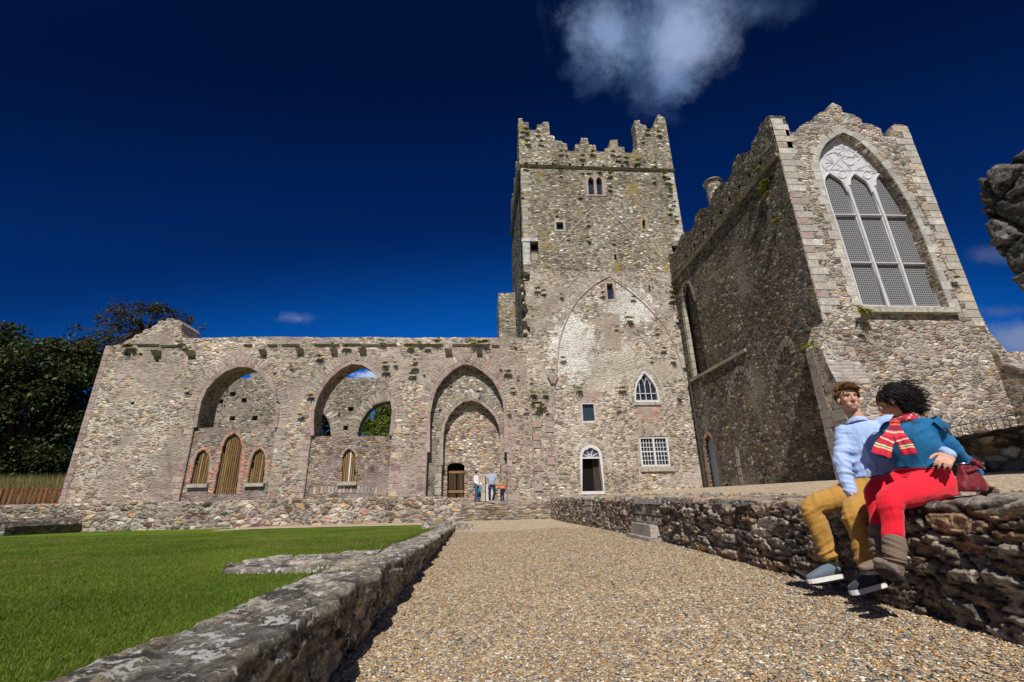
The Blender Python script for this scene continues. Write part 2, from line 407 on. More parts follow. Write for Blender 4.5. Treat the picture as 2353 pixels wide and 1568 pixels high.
def gravel_mat():
    t = NT('gravel'); oc = t.obj(); p = t.vmul(oc, (1, 1, .4))
    v = t.n('ShaderNodeTexVoronoi'); t.l(p, v.inputs['Vector']); v.inputs['Scale'].default_value = 38
    e = t.n('ShaderNodeTexVoronoi', feature='DISTANCE_TO_EDGE'); t.l(p, e.inputs['Vector']); e.inputs['Scale'].default_value = 38
    sp = t.n('ShaderNodeSeparateColor'); t.l(v.outputs['Color'], sp.inputs[0])
    cols = [(.45, .35, .23), (.20, .20, .20), (.50, .34, .18), (.60, .54, .44), (.29, .28, .27), (.40, .28, .16), (.55, .45, .32), (.15, .15, .17), (.46, .42, .36), (.36, .21, .11), (.72, .68, .6), (.33, .29, .24)]
    c = t.ramp(sp.outputs[0], [(i/len(cols), q) for i, q in enumerate(cols)], 'CONSTANT')
    c = t.mix(t.mapr(e.outputs['Distance'], .0, .12), (.24, .19, .13), c)
    g = t.noise(oc, 1.1, 5, .6)
    c = t.mix(1., c, t.ramp(g, [(.3, (1.04, 1.0, .92)), (.7, (1.36, 1.3, 1.18))]), 'MULTIPLY')
    t.base(c)
    h = t.math('ADD', t.mapr(e.outputs['Distance'], 0, .3), t.math('MULTIPLY', sp.outputs[2], 1.0))
    t.bump(h, .5, .012); return t.m
M['gravel'] = gravel_mat()
def lawn_mat():
    t = NT('lawn'); oc = t.obj(); a = t.noise(oc, .5, 5, .6); b = t.noise(oc, 60, 4, .7)
    c = t.ramp(a, [(.3, (.055, .105, .009)), (.5, (.10, .17, .014)), (.72, (.20, .235, .035))])
    c = t.mix(1., c, t.ramp(b, [(.3, (.45, .45, .4)), (.7, (1.5, 1.5, 1.4))]), 'MULTIPLY')
    t.base(c); t.bump(b, .9, .03); t.b.inputs['Specular IOR Level'].default_value = .1; return t.m
M['lawn'] = lawn_mat()
M['earth'] = plain('rough_ground', (.09, .10, .035), .95, .1, 3, .3, .5, dist=.1)

def sheet(name, xs, ys, zf, mat, xmap=None):
    X, Y = np.meshgrid(xs, ys, indexing='ij')
    if xmap is not None: X = xmap(X, Y)
    P = np.stack([X, Y, zf(X, Y)], -1)
    o = grid_mesh(name, P, mat); o['kind'] = 'structure'; return o
# one ground sheet to the horizon: low in front of the abbey, a terrace level behind it
xs = np.unique(np.concatenate([np.linspace(-900, -60, 14), np.linspace(-60, 60, 60), np.linspace(60, 900, 14)]))
ys = np.unique(np.concatenate([np.linspace(-600, -20, 10), np.linspace(-20, 80, 70), np.linspace(80, 1500, 20)]))
sheet('ground', xs, ys, lambda x, y: -.75+1.5*sstep(25.6, 27.0, y)+.3*sstep(-22.3, -24, x)*sstep(26, 28, y)+.3*sstep(40, 44, y)+.95*sstep(28.0, 30.5, y)*sstep(-21.8, -24, x)+np.where(y > 60, .3*fbm(x*.02, y*.02, 2), 0), M['earth'])
sheet('lawn', np.linspace(-46, -.95, 180), np.linspace(-4, 25.6, 120), lawn_z, M['lawn'])
sheet('gravel_path', np.linspace(0, 1, 60), np.concatenate([np.linspace(-4, 8, 120), np.linspace(8.2, 26.2, 70)]), path_z, M['gravel'],
      lambda a, y: -.98+a*(wall_x(y)+.12+.98))
sheet('gravel_terrace', np.linspace(0, 1, 80)**1.6, np.linspace(-4, 27.3, 90), terr_z, M['gravel'], lambda a, y: wall_x(y)+.30+a*26.)
sheet('gravel_strip', np.linspace(-13, -.97, 40), np.linspace(22.2, 25.7, 12), lambda x, y: lawn_z(x, y)+.02+.04*sstep(22.2, 23., y)-.08*sstep(-10, -13, x), M['gravel'])
sheet('abbey_floor', np.linspace(-24, 4.2, 30), np.linspace(26.0, 40, 14), lambda x, y: .84+.02*(fbm(x, y, 4)-.5), M['gravel'])

# loose stones lying on the near part of the path
def loose_gravel():
    rg = np.random.default_rng(5); n = 95000
    y = 1.7+14*rg.random(n)**1.9; x = -.9+(wall_x(y)+.9)*rg.random(n)
    z = path_z(x, y)
    s = .0070*(0.55+1.1*rg.random(n)**2)*(1+.05*y)
    base = np.array([[1, 0, .1], [.35, .9, -.1], [-.8, .6, .15], [-.9, -.5, -.05], [.2, -.95, .1], [.1, .1, .62], [0, 0, -.6]], float)
    F = np.array([[0, 1, 5], [1, 2, 5], [2, 3, 5], [3, 4, 5], [4, 0, 5], [1, 0, 6], [2, 1, 6], [3, 2, 6], [4, 3, 6], [0, 4, 6]])
    V = base[None]*np.stack([1+.5*rg.random((n, 7)), .7+.5*rg.random((n, 7)), .30+.45*rg.random((n, 7))], -1)
    a = rg.random(n)*6.283; tl = (rg.random(n)-.5)*1.1; t2 = (rg.random(n)-.5)*1.1
    ca, sa = np.cos(a), np.sin(a)
    X = V[..., 0]*ca[:, None]-V[..., 1]*sa[:, None]; Y = V[..., 0]*sa[:, None]+V[..., 1]*ca[:, None]
    Z = V[..., 2]+X*tl[:, None]+Y*t2[:, None]
    P = np.stack([x[:, None]+X*s[:, None], y[:, None]+Y*s[:, None], z[:, None]+Z*s[:, None]+.35*s[:, None]], -1)
    cols = np.array([(.50, .36, .20), (.19, .18, .18), (.54, .32, .13), (.58, .50, .38), (.28, .26, .24), (.44, .28, .13), (.55, .43, .27), (.13, .13, .15), (.46, .40, .32), (.38, .20, .08), (.66, .60, .50), (.33, .28, .22)])
    c = cols[rg.integers(0, 12, n)]*np.array((1.06, 1.04, .99))*(.75+.5*rg.random((n, 1)))
    Q = (F[None]+7*np.arange(n)[:, None, None]).reshape(-1, 3)
    o = np_mesh('loose_gravel', P.reshape(-1, 3), Q, stone_attr('gravel_stone', .3, .004, fine_scale=120, spec=.3), None, np.repeat(c, 7, 0))
    tag(o, 'loose tan, grey and orange gravel stones spread over the near path', 'gravel', kind='stuff')
loose_gravel()
# ------------------------------------------------------------------ nave front with three arches
def stonecol(pal, v=.25): c = rnd.choice(pal); k = 1+rnd.uniform(-v, v); return tuple(q*k for q in c)
def offset_path(pts, w):
    """offset of an open 2-D path to its left by w"""
    P = np.array(pts, float); T = np.gradient(P, axis=0); T /= np.linalg.norm(T, axis=1)[:, None]+1e-9
    return P + np.stack([-T[:, 1], T[:, 0]], 1)*w
def band(path, w0, w1, step, y0, y1, pal, alt=None, gap=.015, name='arch_stones', parent=None, mat=None, proud_jit=.01, axis='Y'):
    """row of cut stones following a path; w0..w1 = offsets to the path's left; alt = extra width of every other stone"""
    mb = MB(); P = resample(path, step); a = offset_path(P, w0)
    for i in range(len(P)-1):
        w = w1 if alt is None else (w1+alt*rnd.uniform(.6, 1.3) if i % 2 else w1*rnd.uniform(.8, 1.15))
        b = offset_path(P, w)
        q = [a[i], a[i+1], b[i+1], b[i]]
        cen = sum(q)/4; L = np.linalg.norm(q[1]-q[0])+1e-6
        k = 1-gap/max(L, .05)
        q = [cen+(p-cen)*np.array([k, k]) for p in q]
        yy = y0-rnd.uniform(0, proud_jit)
        f = (lambda p, d: (p[0], d, p[1])) if axis == 'Y' else (lambda p, d: (d, p[0], p[1]))
        mb.hexa([f(p, yy) for p in q]+[f(p, y1) for p in q], stonecol(pal))
    return mb.build(name, mat or M['dressed'], parent)

nave = root('arcade_wall', 'long ruined stone wall with three tall pointed arches beside the tower', 'wall', (-9, FY, 1.1))
nout = ptsY(K1, [(352, 1366), (420, 1215), (510, 870), (575, 620), (640, 375)], FY)
nout = [(-22.05, -.2), (-22.05, 1.2), (-22.0, 4.5), (-21.95, 8.2), (-21.95, 10.0)]
nout += ptsY(K1, [(700, 366), (770, 352), (792, 334), (832, 318), (850, 296), (892, 286), (905, 264), (945, 258), (962, 238), (988, 232), (992, 212), (1040, 206), (1046, 194), (1085, 194), (1092, 204), (1125, 204), (1142, 228), (1136, 262), (1140, 316), (1300, 316), (1500, 312), (1700, 310)], FY)
nout += ptsY(K2, [(700, 97), (900, 94), (1100, 97), (1400, 97), (1700, 99), (1950, 99)], FY)+ptsY(K3, [(200, 97), (500, 100), (780, 100), (860, 92)], FY)
XT = 2.95                                 # left corner of the tower
nout += [(XT, 10.62), (XT, -.2)]
nout = [p for i, p in enumerate(nout)]
nout = ragged(nout, .035, .45, seed=3, keep=(0, 1, 2, 3, len(nout)-1, len(nout)-2))

A1 = ptsY(K2, [(150, 805), (160, 745), (172, 680), (190, 595), (232, 500), (300, 420), (390, 350), (470, 318), (550, 300)], FY)
A1r = ptsY(K2, [(550, 300), (620, 325), (690, 368), (745, 430), (783, 500), (806, 590), (815, 690), (800, 805)], FY)
A2 = ptsY(K2, [(1068, 870), (1070, 690), (1090, 600), (1125, 520), (1185, 430), (1260, 355), (1340, 305), (1430, 275)], FY)
A2r = ptsY(K2, [(1430, 275), (1505, 312), (1572, 358), (1630, 420), (1680, 490), (1710, 580), (1722, 690), (1700, 870)], FY)
A3 = ptsY(K3, [(214, 1000), (214, 850), (218, 690), (236, 600), (275, 480), (360, 375), (450, 310), (523, 278)], FY)
A3r = ptsY(K3, [(523, 278), (620, 325), (720, 400), (780, 490), (823, 590), (836, 690), (838, 850), (838, 1000)], FY)
AR = {}
for k, (l, r_) in {'1': (A1, A1r), '2': (A2, A2r), '3': (A3, A3r)}.items():
    AR[k] = smooth2(l, 4)+smooth2(r_, 4)[1:]
holes = []
x1l, x1r = AR['1'][0][0], AR['1'][-1][0]; x2l, x2r = AR['2'][0][0], AR['2'][-1][0]; x3l, x3r = AR['3'][0][0], AR['3'][-1][0]
holes.append((AR['1']+[(x1r-.02, .9), (x1l, .9)], None))
holes.append((AR['2']+[(x2r, .9), (x2l, .9)], None))
holes.append((AR['3']+[(x3r, -.1), (x3l, -.1)], None))
# put-log sockets
for K, pts in ((K1, [(790, 420), (880, 420), (985, 460), (830, 725)]),):
    for a, b in pts:
        x, z = ptsY(K, [(a, b)], FY)[0]; holes.append(([(x-.1, z-.07), (x+.12, z-.09), (x+.11, z+.08), (x-.09, z+.07)], .3))
mb = MB(); mb.prism(nout, holes, FY, FY+1.9)
mb.build('wall', M['nave'], nave)
for k, pal in (('1', PURPLE), ('2', PURPLE), ('3', PURPLE)):
    rim = AR[k]
    band(rim, -.16, .05, .75, FY-.05, FY+.25, pal, name='arch_moulding', parent=nave, gap=.012)
    arc = [p for p in rim if p[1] > 5.4]
    band(arc, .06, .55, .17, FY-.012, FY+.1, PURPLE+WARM, alt=.12, gap=.035, name='voussoir_ring', parent=nave)
    jl = [p for p in rim[:len(rim)//2] if p[1] <= 5.5]; jr = [p for p in rim[len(rim)//2:] if p[1] <= 5.5]
    zb = 1.25
    band([(rim[0][0], zb), (rim[0][0], 5.4)], .02, .28, .33, FY-.014, FY+.1, PURPLE+WARM[:2], alt=.30, name='jamb_stones', parent=nave, gap=.03)
    band([(rim[-1][0], 5.4), (rim[-1][0], zb if k != '3' else .9)], .02, .28, .36, FY-.014, FY+.1, (PURPLE+[(.55, .42, .30)]) if k != '1' else WARM, alt=.30, name='jamb_stones', parent=nave, gap=.03)
# quoins of the far left corner
band([(-21.95, 9.8), (-22.05, 1.3)], .0, .34, .36, FY-.014, FY+.3, PURPLE, name='quoin_stones', parent=nave, gap=.025)
# corbels and string-course fragments under the wall head
for K, pts in ((K1, [(990, 415), (1205, 415)]), (K2, [(695, 217), (985, 207), (1250, 207), (1475, 205)]), (K3, [(381, 212), (622, 212)])):
    for a, b in pts:
        x, z = ptsY(K, [(a, b)], FY)[0]; mb = MB(); w = rnd.uniform(.15, .2); h = rnd.uniform(.15, .2)
        mb.hexa([(x-w, FY-.1, z-h), (x+w, FY-.12, z-h), (x+w, FY+.2, z-h), (x-w, FY+.2, z-h), (x-w*1.1, FY-.42, z+h*.5), (x+w*1.1, FY-.40, z+h*.6), (x+w, FY+.2, z+h), (x-w, FY+.2, z+h)], stonecol([(.36, .34, .29), (.4, .36, .3)]))
        mb.build('corbel', M['dressed'], nave)
for K, segs in ((K1, [(865, 1000, 362), (1010, 1120, 366)]), (K2, [(545, 610, 158), (728, 800, 160), (842, 980, 155), (1095, 1290, 156), (1320, 1600, 157), (1605, 1740, 157), (1890, 1960, 158)]), (K3, [(30, 340, 157), (410, 660, 157), (720, 780, 165)])):
    for a, b, c in segs:
        (x0, z0), (x1, z1) = ptsY(K, [(a, c), (b, c)], FY); mb = MB(); m = max(1, int((x1-x0)/.8)); 
        for i in range(m):
            u0 = x0+(x1-x0)*i/m; u1 = x0+(x1-x0)*(i+1)/m-.01; zc = (z0+z1)/2+rnd.uniform(-.02, .02)
            mb.hexa([(u0, FY-.09, zc-.05), (u1, FY-.09, zc-.05), (u1, FY+.1, zc-.1), (u0, FY+.1, zc-.1), (u0, FY-.15, zc+.02), (u1, FY-.15, zc+.02), (u1, FY+.1, zc+.12), (u0, FY+.1, zc+.12)], stonecol([(.34, .32, .27), (.38, .35, .29)]))
        mb.build('drip_ledge', M['dressed'], nave)

# blocking walls in the first two arches, with their boarded openings
BRICK = [(.52, .22, .14), (.58, .28, .18), (.46, .20, .14), (.55, .33, .24)]
def shutter_poly(K, apex, sl, sr, bl, br):
    p = ptsY(K, [bl, sl, (sl[0]+(apex[0]-sl[0])*.35, sl[1]+(apex[1]-sl[1])*.62), apex, (sr[0]+(apex[0]-sr[0])*.35, sr[1]+(apex[1]-sr[1])*.62), sr, br], FY+.12)
    return [p[0]]+smooth2(p[1:4], 4)+smooth2(p[3:6], 4)[1:]+[p[6]]
def wood_shutter(poly, label, white=None):
    xs_ = [p[0] for p in poly]; zs = [p[1] for p in poly]; x0, x1, z0 = min(xs_), max(xs_), min(zs)
    def top(x):
        best = z0
        for a, b in zip(poly, poly[1:]):
            if min(a[0], b[0]) <= x <= max(a[0], b[0]) and abs(a[0]-b[0]) > 1e-6:
                best = max(best, a[1]+(b[1]-a[1])*(x-a[0])/(b[0]-a[0]))
        return best
    n = max(6, int((x1-x0)/.11)); mb = MB(); wmb = MB(); w = (x1-x0)/n
    for i in range(n):
        a = x0+w*(i+.14); b = x0+w*(i+.86); zt = min(top(a), top(b)); c = stonecol([(.20, .125, .055), (.24, .15, .065), (.16, .10, .05), (.28, .19, .09)], .2)
        if zt < z0+.2: continue
        (wmb if white == i else mb).box(a, b, FY+.26, FY+.285, z0, zt+.01, (.7, .68, .68) if white == i else c)
    r_ = tag(mb.build('shutter', M['wood'], nave), label)
    if white is not None: wmb.build('white_slat', M['wood'], r_)
    mb = MB()
    for z in (z0+.25, z0+(max(zs)-z0)*.62): mb.box(x0+.02, x1-.02, FY+.29, FY+.33, z, z+.09, (.15, .10, .05))
    mb.build('rail', M['wood'], r_)
    return r_
S1 = shutter_poly(K2, (222, 978), (160, 1055), (269, 1055), (118, 1245), (247, 1245))
S2 = shutter_poly(K2, (465, 850), (375, 955), (526, 955), (303, 1327), (478, 1327))
S3 = shutter_poly(K2, (665, 972), (602, 1052), (708, 1052), (567, 1240), (691, 1240))
S4 = shutter_poly(K2, (1365, 972), (1314, 1040), (1415, 1040), (1304, 1228), (1411, 1228))
def infill_wall(name, label, x0, x1, K, tops, shutters, base=1.05):
    """low blocking wall filling the foot of an arch"""
    tp = ptsY(K, tops, FY+.12); out = [(x0-.05, base), (x0-.05, tp[0][1])]+ragged(tp, .02, .3, closed=False, seed=9)+[(x1+.05, tp[-1][1]), (x1+.05, base)]
    hs = []
    for s_ in shutters: hs.append((s_, None))
    r_ = nave
    mb = MB(); mb.prism(out, hs, FY+.12, FY+.62); o = mb.build(name, M['infill'], r_)
    for s_ in shutters:
        arc = s_[1:-1]
        band(arc, .02, .17, .085, FY+.105, FY+.3, BRICK if x0 < -11 else PURPLE+WARM, name='brick_surround', parent=r_, gap=.014)
        if x0 < -11:
            for side in (0, 1):
                a = s_[0] if side == 0 else s_[-1]; b = s_[1] if side == 0 else s_[-2]
                pth = [a, b] if side == 0 else [b, a]
                band(pth, .02, .22, .085, FY+.105, FY+.3, BRICK, alt=.1, name='brick_surround', parent=r_, gap=.014)
        mb = MB(); mb.prism([(p[0]+(.0), p[1]) for p in s_], (), FY+.5, FY+.55); mb.build('shade_backing', M['shade_black'], r_)
    return o
infill_wall('blocking_wall', '', x1l, x1r, K2, [(150, 808), (300, 806), (470, 800), (620, 806), (785, 806)], [S1, S2, S3])
infill_wall('blocking_wall', '', x2l, x2r, K2, [(1066, 876), (1300, 872), (1500, 872), (1700, 872)], [S4])
for K, (a, b, c, d) in ((K2, (92, 250, 1250, 1274)), (K2, (543, 694, 1242, 1266)), (K2, (1276, 1421, 1232, 1257))):
    (xa, za), (xb, zb) = ptsY(K, [(a, c), (b, d)], FY); mb = MB(); mb.box(xa, xb, FY-.06, FY+.3, zb, za); mb.build('window_sill', M['sill'], nave)
# relieving arch of upright stones under the second sill
band(smooth2(ptsY(K2, [(1050, 1300), (1150, 1290), (1280, 1285), (1400, 1285), (1520, 1290), (1620, 1305)], FY+.12), 3), -.28, .22, .2, FY+.1, FY+.3, WARM, name='relieving_arch', parent=nave, gap=.05)
wood_shutter(S1, 'narrow brown slatted shutter left of the tall shutter in the leftmost arch')
wood_shutter(S2, 'tallest brown slatted shutter, reaching the ground, in the leftmost arch')
wood_shutter(S3, 'narrow brown slatted shutter right of the tall shutter in the leftmost arch')
wood_shutter(S4, 'brown slatted shutter with one white slat, alone in the middle arch', white=3)

# inner wall behind the third arch: a second arch, blocked, with a gate and a doorway
Y3 = FY+.45
I3 = ptsY(K3, [(330, 1100), (333, 870), (355, 755), (400, 678), (470, 612), (545, 580)], Y3); I3r = ptsY(K3, [(545, 580), (620, 602), (690, 652), (745, 712), (783, 800), (793, 870), (790, 1100)], Y3)
inn = smooth2(I3, 4)+smooth2(I3r, 4)[1:]
hl = [(inn+[(inn[-1][0], -.1), (inn[0][0], -.1)], None)]
for a, b in ((400, 487), (612, 524), (315, 668), (253, 803)):
    x, z = ptsY(K3, [(a, b)], Y3)[0]; hl.append(([(x-.09, z-.06), (x+.09, z-.06), (x+.09, z+.06), (x-.09, z+.06)], .3))
mb = MB(); mb.prism([(x3l-.02, -.2)]+[(p[0]-.02 if p[0] < -.7 else p[0]+.02, p[1]+.02) for p in AR['3']]+[(x3r+.02, -.2)], hl, Y3, Y3+.45)
mb.build('inner_wall', M['inner'], nave)
band(inn, -.06, .10, .6, Y3-.04, Y3+.2, [(.30, .24, .19), (.33, .25, .2), (.36, .28, .22)], name='inner_arch_moulding', parent=nave)
band([p for p in inn if p[1] > 5.2], .11, .5, .17, Y3-.01, Y3+.2, GREY, name='voussoir_ring', parent=nave, gap=.04)
for (xa, za, xb, zb) in ((inn[0][0], .9, inn[0][0], 4.9), ): band([(xa, za), (xb, zb)], .02, .22, .4, Y3-.015, Y3+.2, [(.34, .28, .22), (.38, .33, .26)], alt=.15, name='jamb_stones', parent=nave, gap=.03)
band([(inn[-1][0], 4.9), (inn[-1][0], .9)], .02, .2, .4, Y3-.015, Y3+.2, PURPLE+[(.45, .36, .25)], alt=.15, name='jamb_stones', parent=nave, gap=.03)
Y4 = Y3+.46
gate = ptsY(K3, [(370, 1356), (370, 1105), (390, 1088), (435, 1080), (480, 1086), (506, 1102), (503, 1352)], Y4)
door3 = ptsY(K3, [(668, 1395), (668, 1186), (738, 1186), (738, 1395)], Y4)
mb = MB(); mb.prism([(inn[0][0]-.3, -.2), (inn[0][0]-.3, 5.), (inn[0][0]+.2, 7.), (-.7, 8.3), (inn[-1][0]-.2, 7.), (inn[-1][0]+.3, 5.), (inn[-1][0]+.3, -.2)], [(gate, None), (door3, .5)], Y4, Y4+.5)
mb.build('blocking_wall', M['inner_warm'], nave)
band(ptsY(K3, [(368, 1100), (390, 1080), (435, 1070), (485, 1078), (510, 1098)], Y4), .02, .3, .15, Y4-.012, Y4+.2, GREY+WARM, name='voussoir_ring', parent=nave, gap=.03)
mb = MB(); a = ptsY(K3, [(630, 1380), (668, 1190), (740, 1172)], Y4)
zc = .9
while zc < a[1][1]-.05:
    h = rnd.uniform(.35, .6); h = min(h, a[1][1]-zc); mb.box(a[0][0], a[1][0], Y4-.03, Y4+.3, zc+.01, zc+h-.01, stonecol([(.47, .42, .33), (.5, .4, .28), (.42, .38, .31)], .12)); zc += h
mb.box(a[0][0]-.1, a[2][0]+.1, Y4-.05, Y4+.3, a[1][1]+.005, a[2][1]+.02, (.6, .56, .5))
mb.build('door_surround', M['dressed'], nave)
mb = MB(); mb.box(door3[0][0]+.02, door3[2][0]-.02, Y4+.3, Y4+.35, .9, door3[1][1]-.3); mb.build('door_panel', M['frame_grey'], nave)
mb = MB(); gx0, gx1 = gate[0][0]+.05, gate[-1][0]-.05; zt = ptsY(K3, [(430, 1150)], Y4+.25)[0][1]
n = 12
for i in range(n):
    w = (gx1-gx0)/n
    if i == 6: continue
    mb.box(gx0+w*i+.018, gx0+w*(i+1)-.018, Y4+.25, Y4+.28, .95, zt, stonecol([(.12, .075, .04), (.15, .095, .05)], .15))
mbk = MB(); mbk.prism(gate, (), Y4+.42, Y4+.46); mbk.build('shade_backing', M['shade_black'], nave)  # black sheet painting the shade behind the gate
gt = tag(mb.build('gate', M['wood'], nave), 'brown slatted wooden gate inside the third arch')
mb = MB()
for z in (zt-.02, .95+(zt-.95)*.33): mb.box(gx0, gx1, Y4+.21, Y4+.25, z-.09, z+.05, (.27, .17, .09))
mb.build('rail', M['wood'], gt)

# pilaster strip between nave and tower
pl = ptsY(K5, [(35, 880), (50, 1420), (185, 1420), (172, 880)], FY)
(xa, za), (xb, zb) = pl[0], pl[2]
mb = MB(); z = .95
while z < za-.1:
    h = rnd.uniform(.3, .5); t = rnd.random()
    if t < .45: mb.box(xa+.05, xa+rnd.uniform(.45, .7), FY-.05, FY+.2, z+.015, z+h-.015, stonecol(PURPLE+[(.5, .4, .3)]))
    if t > .3: mb.box(xb-rnd.uniform(.4, .65), xb-.05, FY-.052, FY+.2, z+.015, z+h-.015, stonecol(PURPLE+[(.5, .42, .33)]))
    z += h
mb.box(xa+.02, xb, FY-.05, FY+.2, za+.02, za+.3, (.38, .3, .25)); mb.build('pilaster_stones', M['dressed'], nave)
mb = MB()
for x in (xa, xb-.03): mb.box(x-.02, x+.05, FY-.03, FY+.2, .95, za+.25, (.17, .14, .12))  # dark strips painting the shade of the grooves beside the pilaster
mb.build('groove_shade', M['dressed'], nave)

# far wall of the nave, seen through the first two arches
YF = 36.0
fw = root('ruined_wall', 'roofless far nave wall with two round-headed arches seen through the front arches', 'wall', (-9, YF, .9))
FA1 = smooth2(ptsY(K2, [(1430, 880), (1440, 810), (1475, 730), (1530, 660), (1600, 615), (1690, 597)], YF), 4)
xr = FA1[-1][0]; FA1 = FA1+[(2*xr-p[0], p[1]) for p in FA1[::-1][1:]]
FA2 = smooth2(ptsY(K2, [(1225, 890), (1215, 800), (1195, 740), (1160, 690), (1130, 660)], YF), 4)
xl = FA2[-1][0]-.9; zt2 = FA2[-1][1]+.35; FA2 = FA2+[(xl, zt2)]; FA2 = FA2+[(2*xl-p[0], p[1]) for p in FA2[::-1][1:]]
FA2 = FA2[::-1]
hs = [(FA1+[(FA1[-1][0], .6), (FA1[0][0], .6)], None), (FA2+[(FA2[-1][0], .6), (FA2[0][0], .6)], None)]
for a, b in ((452, 543), (357, 600), (542, 592), (450, 733), (625, 732), (1377, 660), (1272, 708), (1340, 808)):
    x, z = ptsY(K2, [(a, b)], YF)[0]; hs.append(([(x-.2, z-.17), (x+.2, z-.17), (x+.2, z+.17), (x-.2, z+.17)], .6))
ftop = ptsY(K2, [(150, 430), (590, 415), (592, 380), (680, 372), (685, 412), (1000, 412), (1340, 414), (1500, 412), (1720, 414)], YF)
fo = [(-26, -.2), (-26, ftop[0][1])]+ragged(ftop, .05, .5, closed=False, seed=4)+[(3, ftop[-1][1]), (3, -.2)]
mb = MB(); mb.prism(fo, hs, YF, YF+1.0); mb.build('wall', M['inner'], fw)
for arc in (FA1, FA2): band(arc, .02, .8, .24, YF-.015, YF+.2, PURPLE+GREY, alt=.15, name='voussoir_ring', parent=fw, gap=.06)

# platform wall in front of the nave, steps, stub
def rubble_face(name, x0, x1, y, z0f, z1f, step, parent, mat, sx=.42, sz=.24, depth=.05, seed=20, cols=WARM, thick=.5, origin=None, mortar=(.27, .24, .20), end=False):
    """free-standing rubble face with real relief, returning over its top"""
    nx = int((x1-x0)/step); x = np.linspace(x0, x1, nx)
    zt = z1f(x); H = float(np.max(zt)-np.min(z0f(x))); nz = int(H/step); nt = max(3, int(thick/step))
    L = np.concatenate([np.linspace(0, 1, nz), 1+np.linspace(0, 1, nt+1)[1:]])
    Xg, Lg = np.meshgrid(x, L, indexing='ij')
    zb = z0f(x)[:, None]; ztg = zt[:, None]
    face = Lg <= 1
    z = np.where(face, zb+(ztg-zb)*np.minimum(Lg, 1), ztg); d = np.where(face, 0, (Lg-1)*thick)
    arc = np.where(face, z, ztg+d)
    wx = Xg+.12*(fbm(Xg*2, arc*2, seed+5)-.5); wz = arc+.08*(fbm(Xg*2, arc*2, seed+9)-.5)
    d1, d2, cid = worley(wx/sx+.35*np.floor(wz/sz*.5), wz/sz, seed)
    e = sstep(.02, .32, d2-d1); h2 = (cid*7.31) % 1
    disp = depth*(e*(.45+.8*h2)+.5*(fbm(Xg*9, arc*9, seed+1)-.5))
    P = np.stack([Xg, y-np.where(face, disp, 0)+d, z+np.where(face, 0, disp*.6)+.03*(fbm(Xg*3, Xg*0+2, 8)-.5)*(Lg >= 1)], -1)
    pal = np.array(cols)*.88; c = pal[(cid*len(cols)).astype(int) % len(cols)]*(.7+.6*h2[..., None])
    c = np.array(mortar)*(1-e[..., None])+c*e[..., None]
    return grid_mesh(name, P, mat, parent, c, origin)
M['relief'] = stone_attr('rubble_relief', .7, .025, (.60, .57, .51), 3.0, (.66, .70), (.45, 1.5), fine_scale=20, lich2=((.10, .085, .07), 2.4, .57))
def one(v): return lambda x: np.full(np.shape(x), float(v))
pw = root('platform_wall', 'low rubble wall holding up the ground in front of the arches', 'wall', (-20, 25.5, 0))
rubble_face('face', -46, -2.0, 25.5, one(-.3), lambda x: 1.17+.05*fbm(x*.7, x*0, 6), .05, pw, M['plinth'], seed=31, thick=1.5)
rubble_face('sloping_end', -2.0, -.85, 25.49, one(-.2), lambda x: 1.17-.36*sstep(-1.9, -1.0, x), .05, pw, M['plinth'], seed=37, thick=1.5)
rubble_face('footing', -14, -.9, 25.36, one(-.3), one(.16), .05, pw, M['plinth'], seed=33, thick=.14)
st = root('stone_steps', 'worn flight of low stone steps rising to the third arch', 'steps', (1.4, 25, 0))
for i in range(4):
    rubble_face('step', -.95, 4.1, 24.75+.36*i, one(-.1 if i == 0 else .21*i-.03), one(.21*(i+1)+.005), .04, st, M['stair'], .62, .16, .035, seed=50+i, thick=.42 if i < 3 else 1.0, cols=[tuple(q*.85 for q in c) for c in WARM], mortar=(.3, .26, .2))
sb = root('ruined_stub', 'dark stub of broken wall jutting onto the lawn at the far left', 'wall', (-20, 23.5, -.1))
mb = MB(); mb.prism(ragged([(-20.6, -.2), (-20.6, .45), (-20.1, .62), (-19.6, .5), (-19.4, .3), (-19.35, -.2)], .04, .2, seed=2), (), 21.6, 25.45)
mb.build('rubble', masonry('rubble_stub', DARK, .5, .25, mortar=(.12, .11, .1)), sb)

# weathered slatted fence left of the nave
fl = ptsY(K1, [(0, 1258), (392, 1255), (352, 1366), (0, 1372)], 27.4)
fe = root('wood_fence', 'rust brown slatted fence at the far left under the trees', 'fence', (-25, 27.4, 1.1))
mb = MB(); x = -46.
while x < -22.1:
    zt = 2.05+.01*rnd.uniform(-1, 1); mb.box(x, x+.13, 27.4, 27.43, 1.0, zt, stonecol([(.16, .065, .035), (.20, .08, .04), (.13, .055, .03)], .2)); x += .245
mb.build('slats', M['wood'], fe)
mb = MB(); mb.box(-46, -22.1, 27.435, 27.49, 1.25, 1.36, (.10, .045, .03)); mb.box(-46, -22.1, 27.435, 27.49, 1.88, 1.98, (.13, .055, .035)); mb.build('rail', M['wood'], fe)
for x in (-25.6, -28.6, -31.6):
    mb = MB(); mb.box(x, x+.3, 27.35, 27.395, 1.1, 2.06, (.24, .10, .05)); mb.build('post', M['wood'], fe)
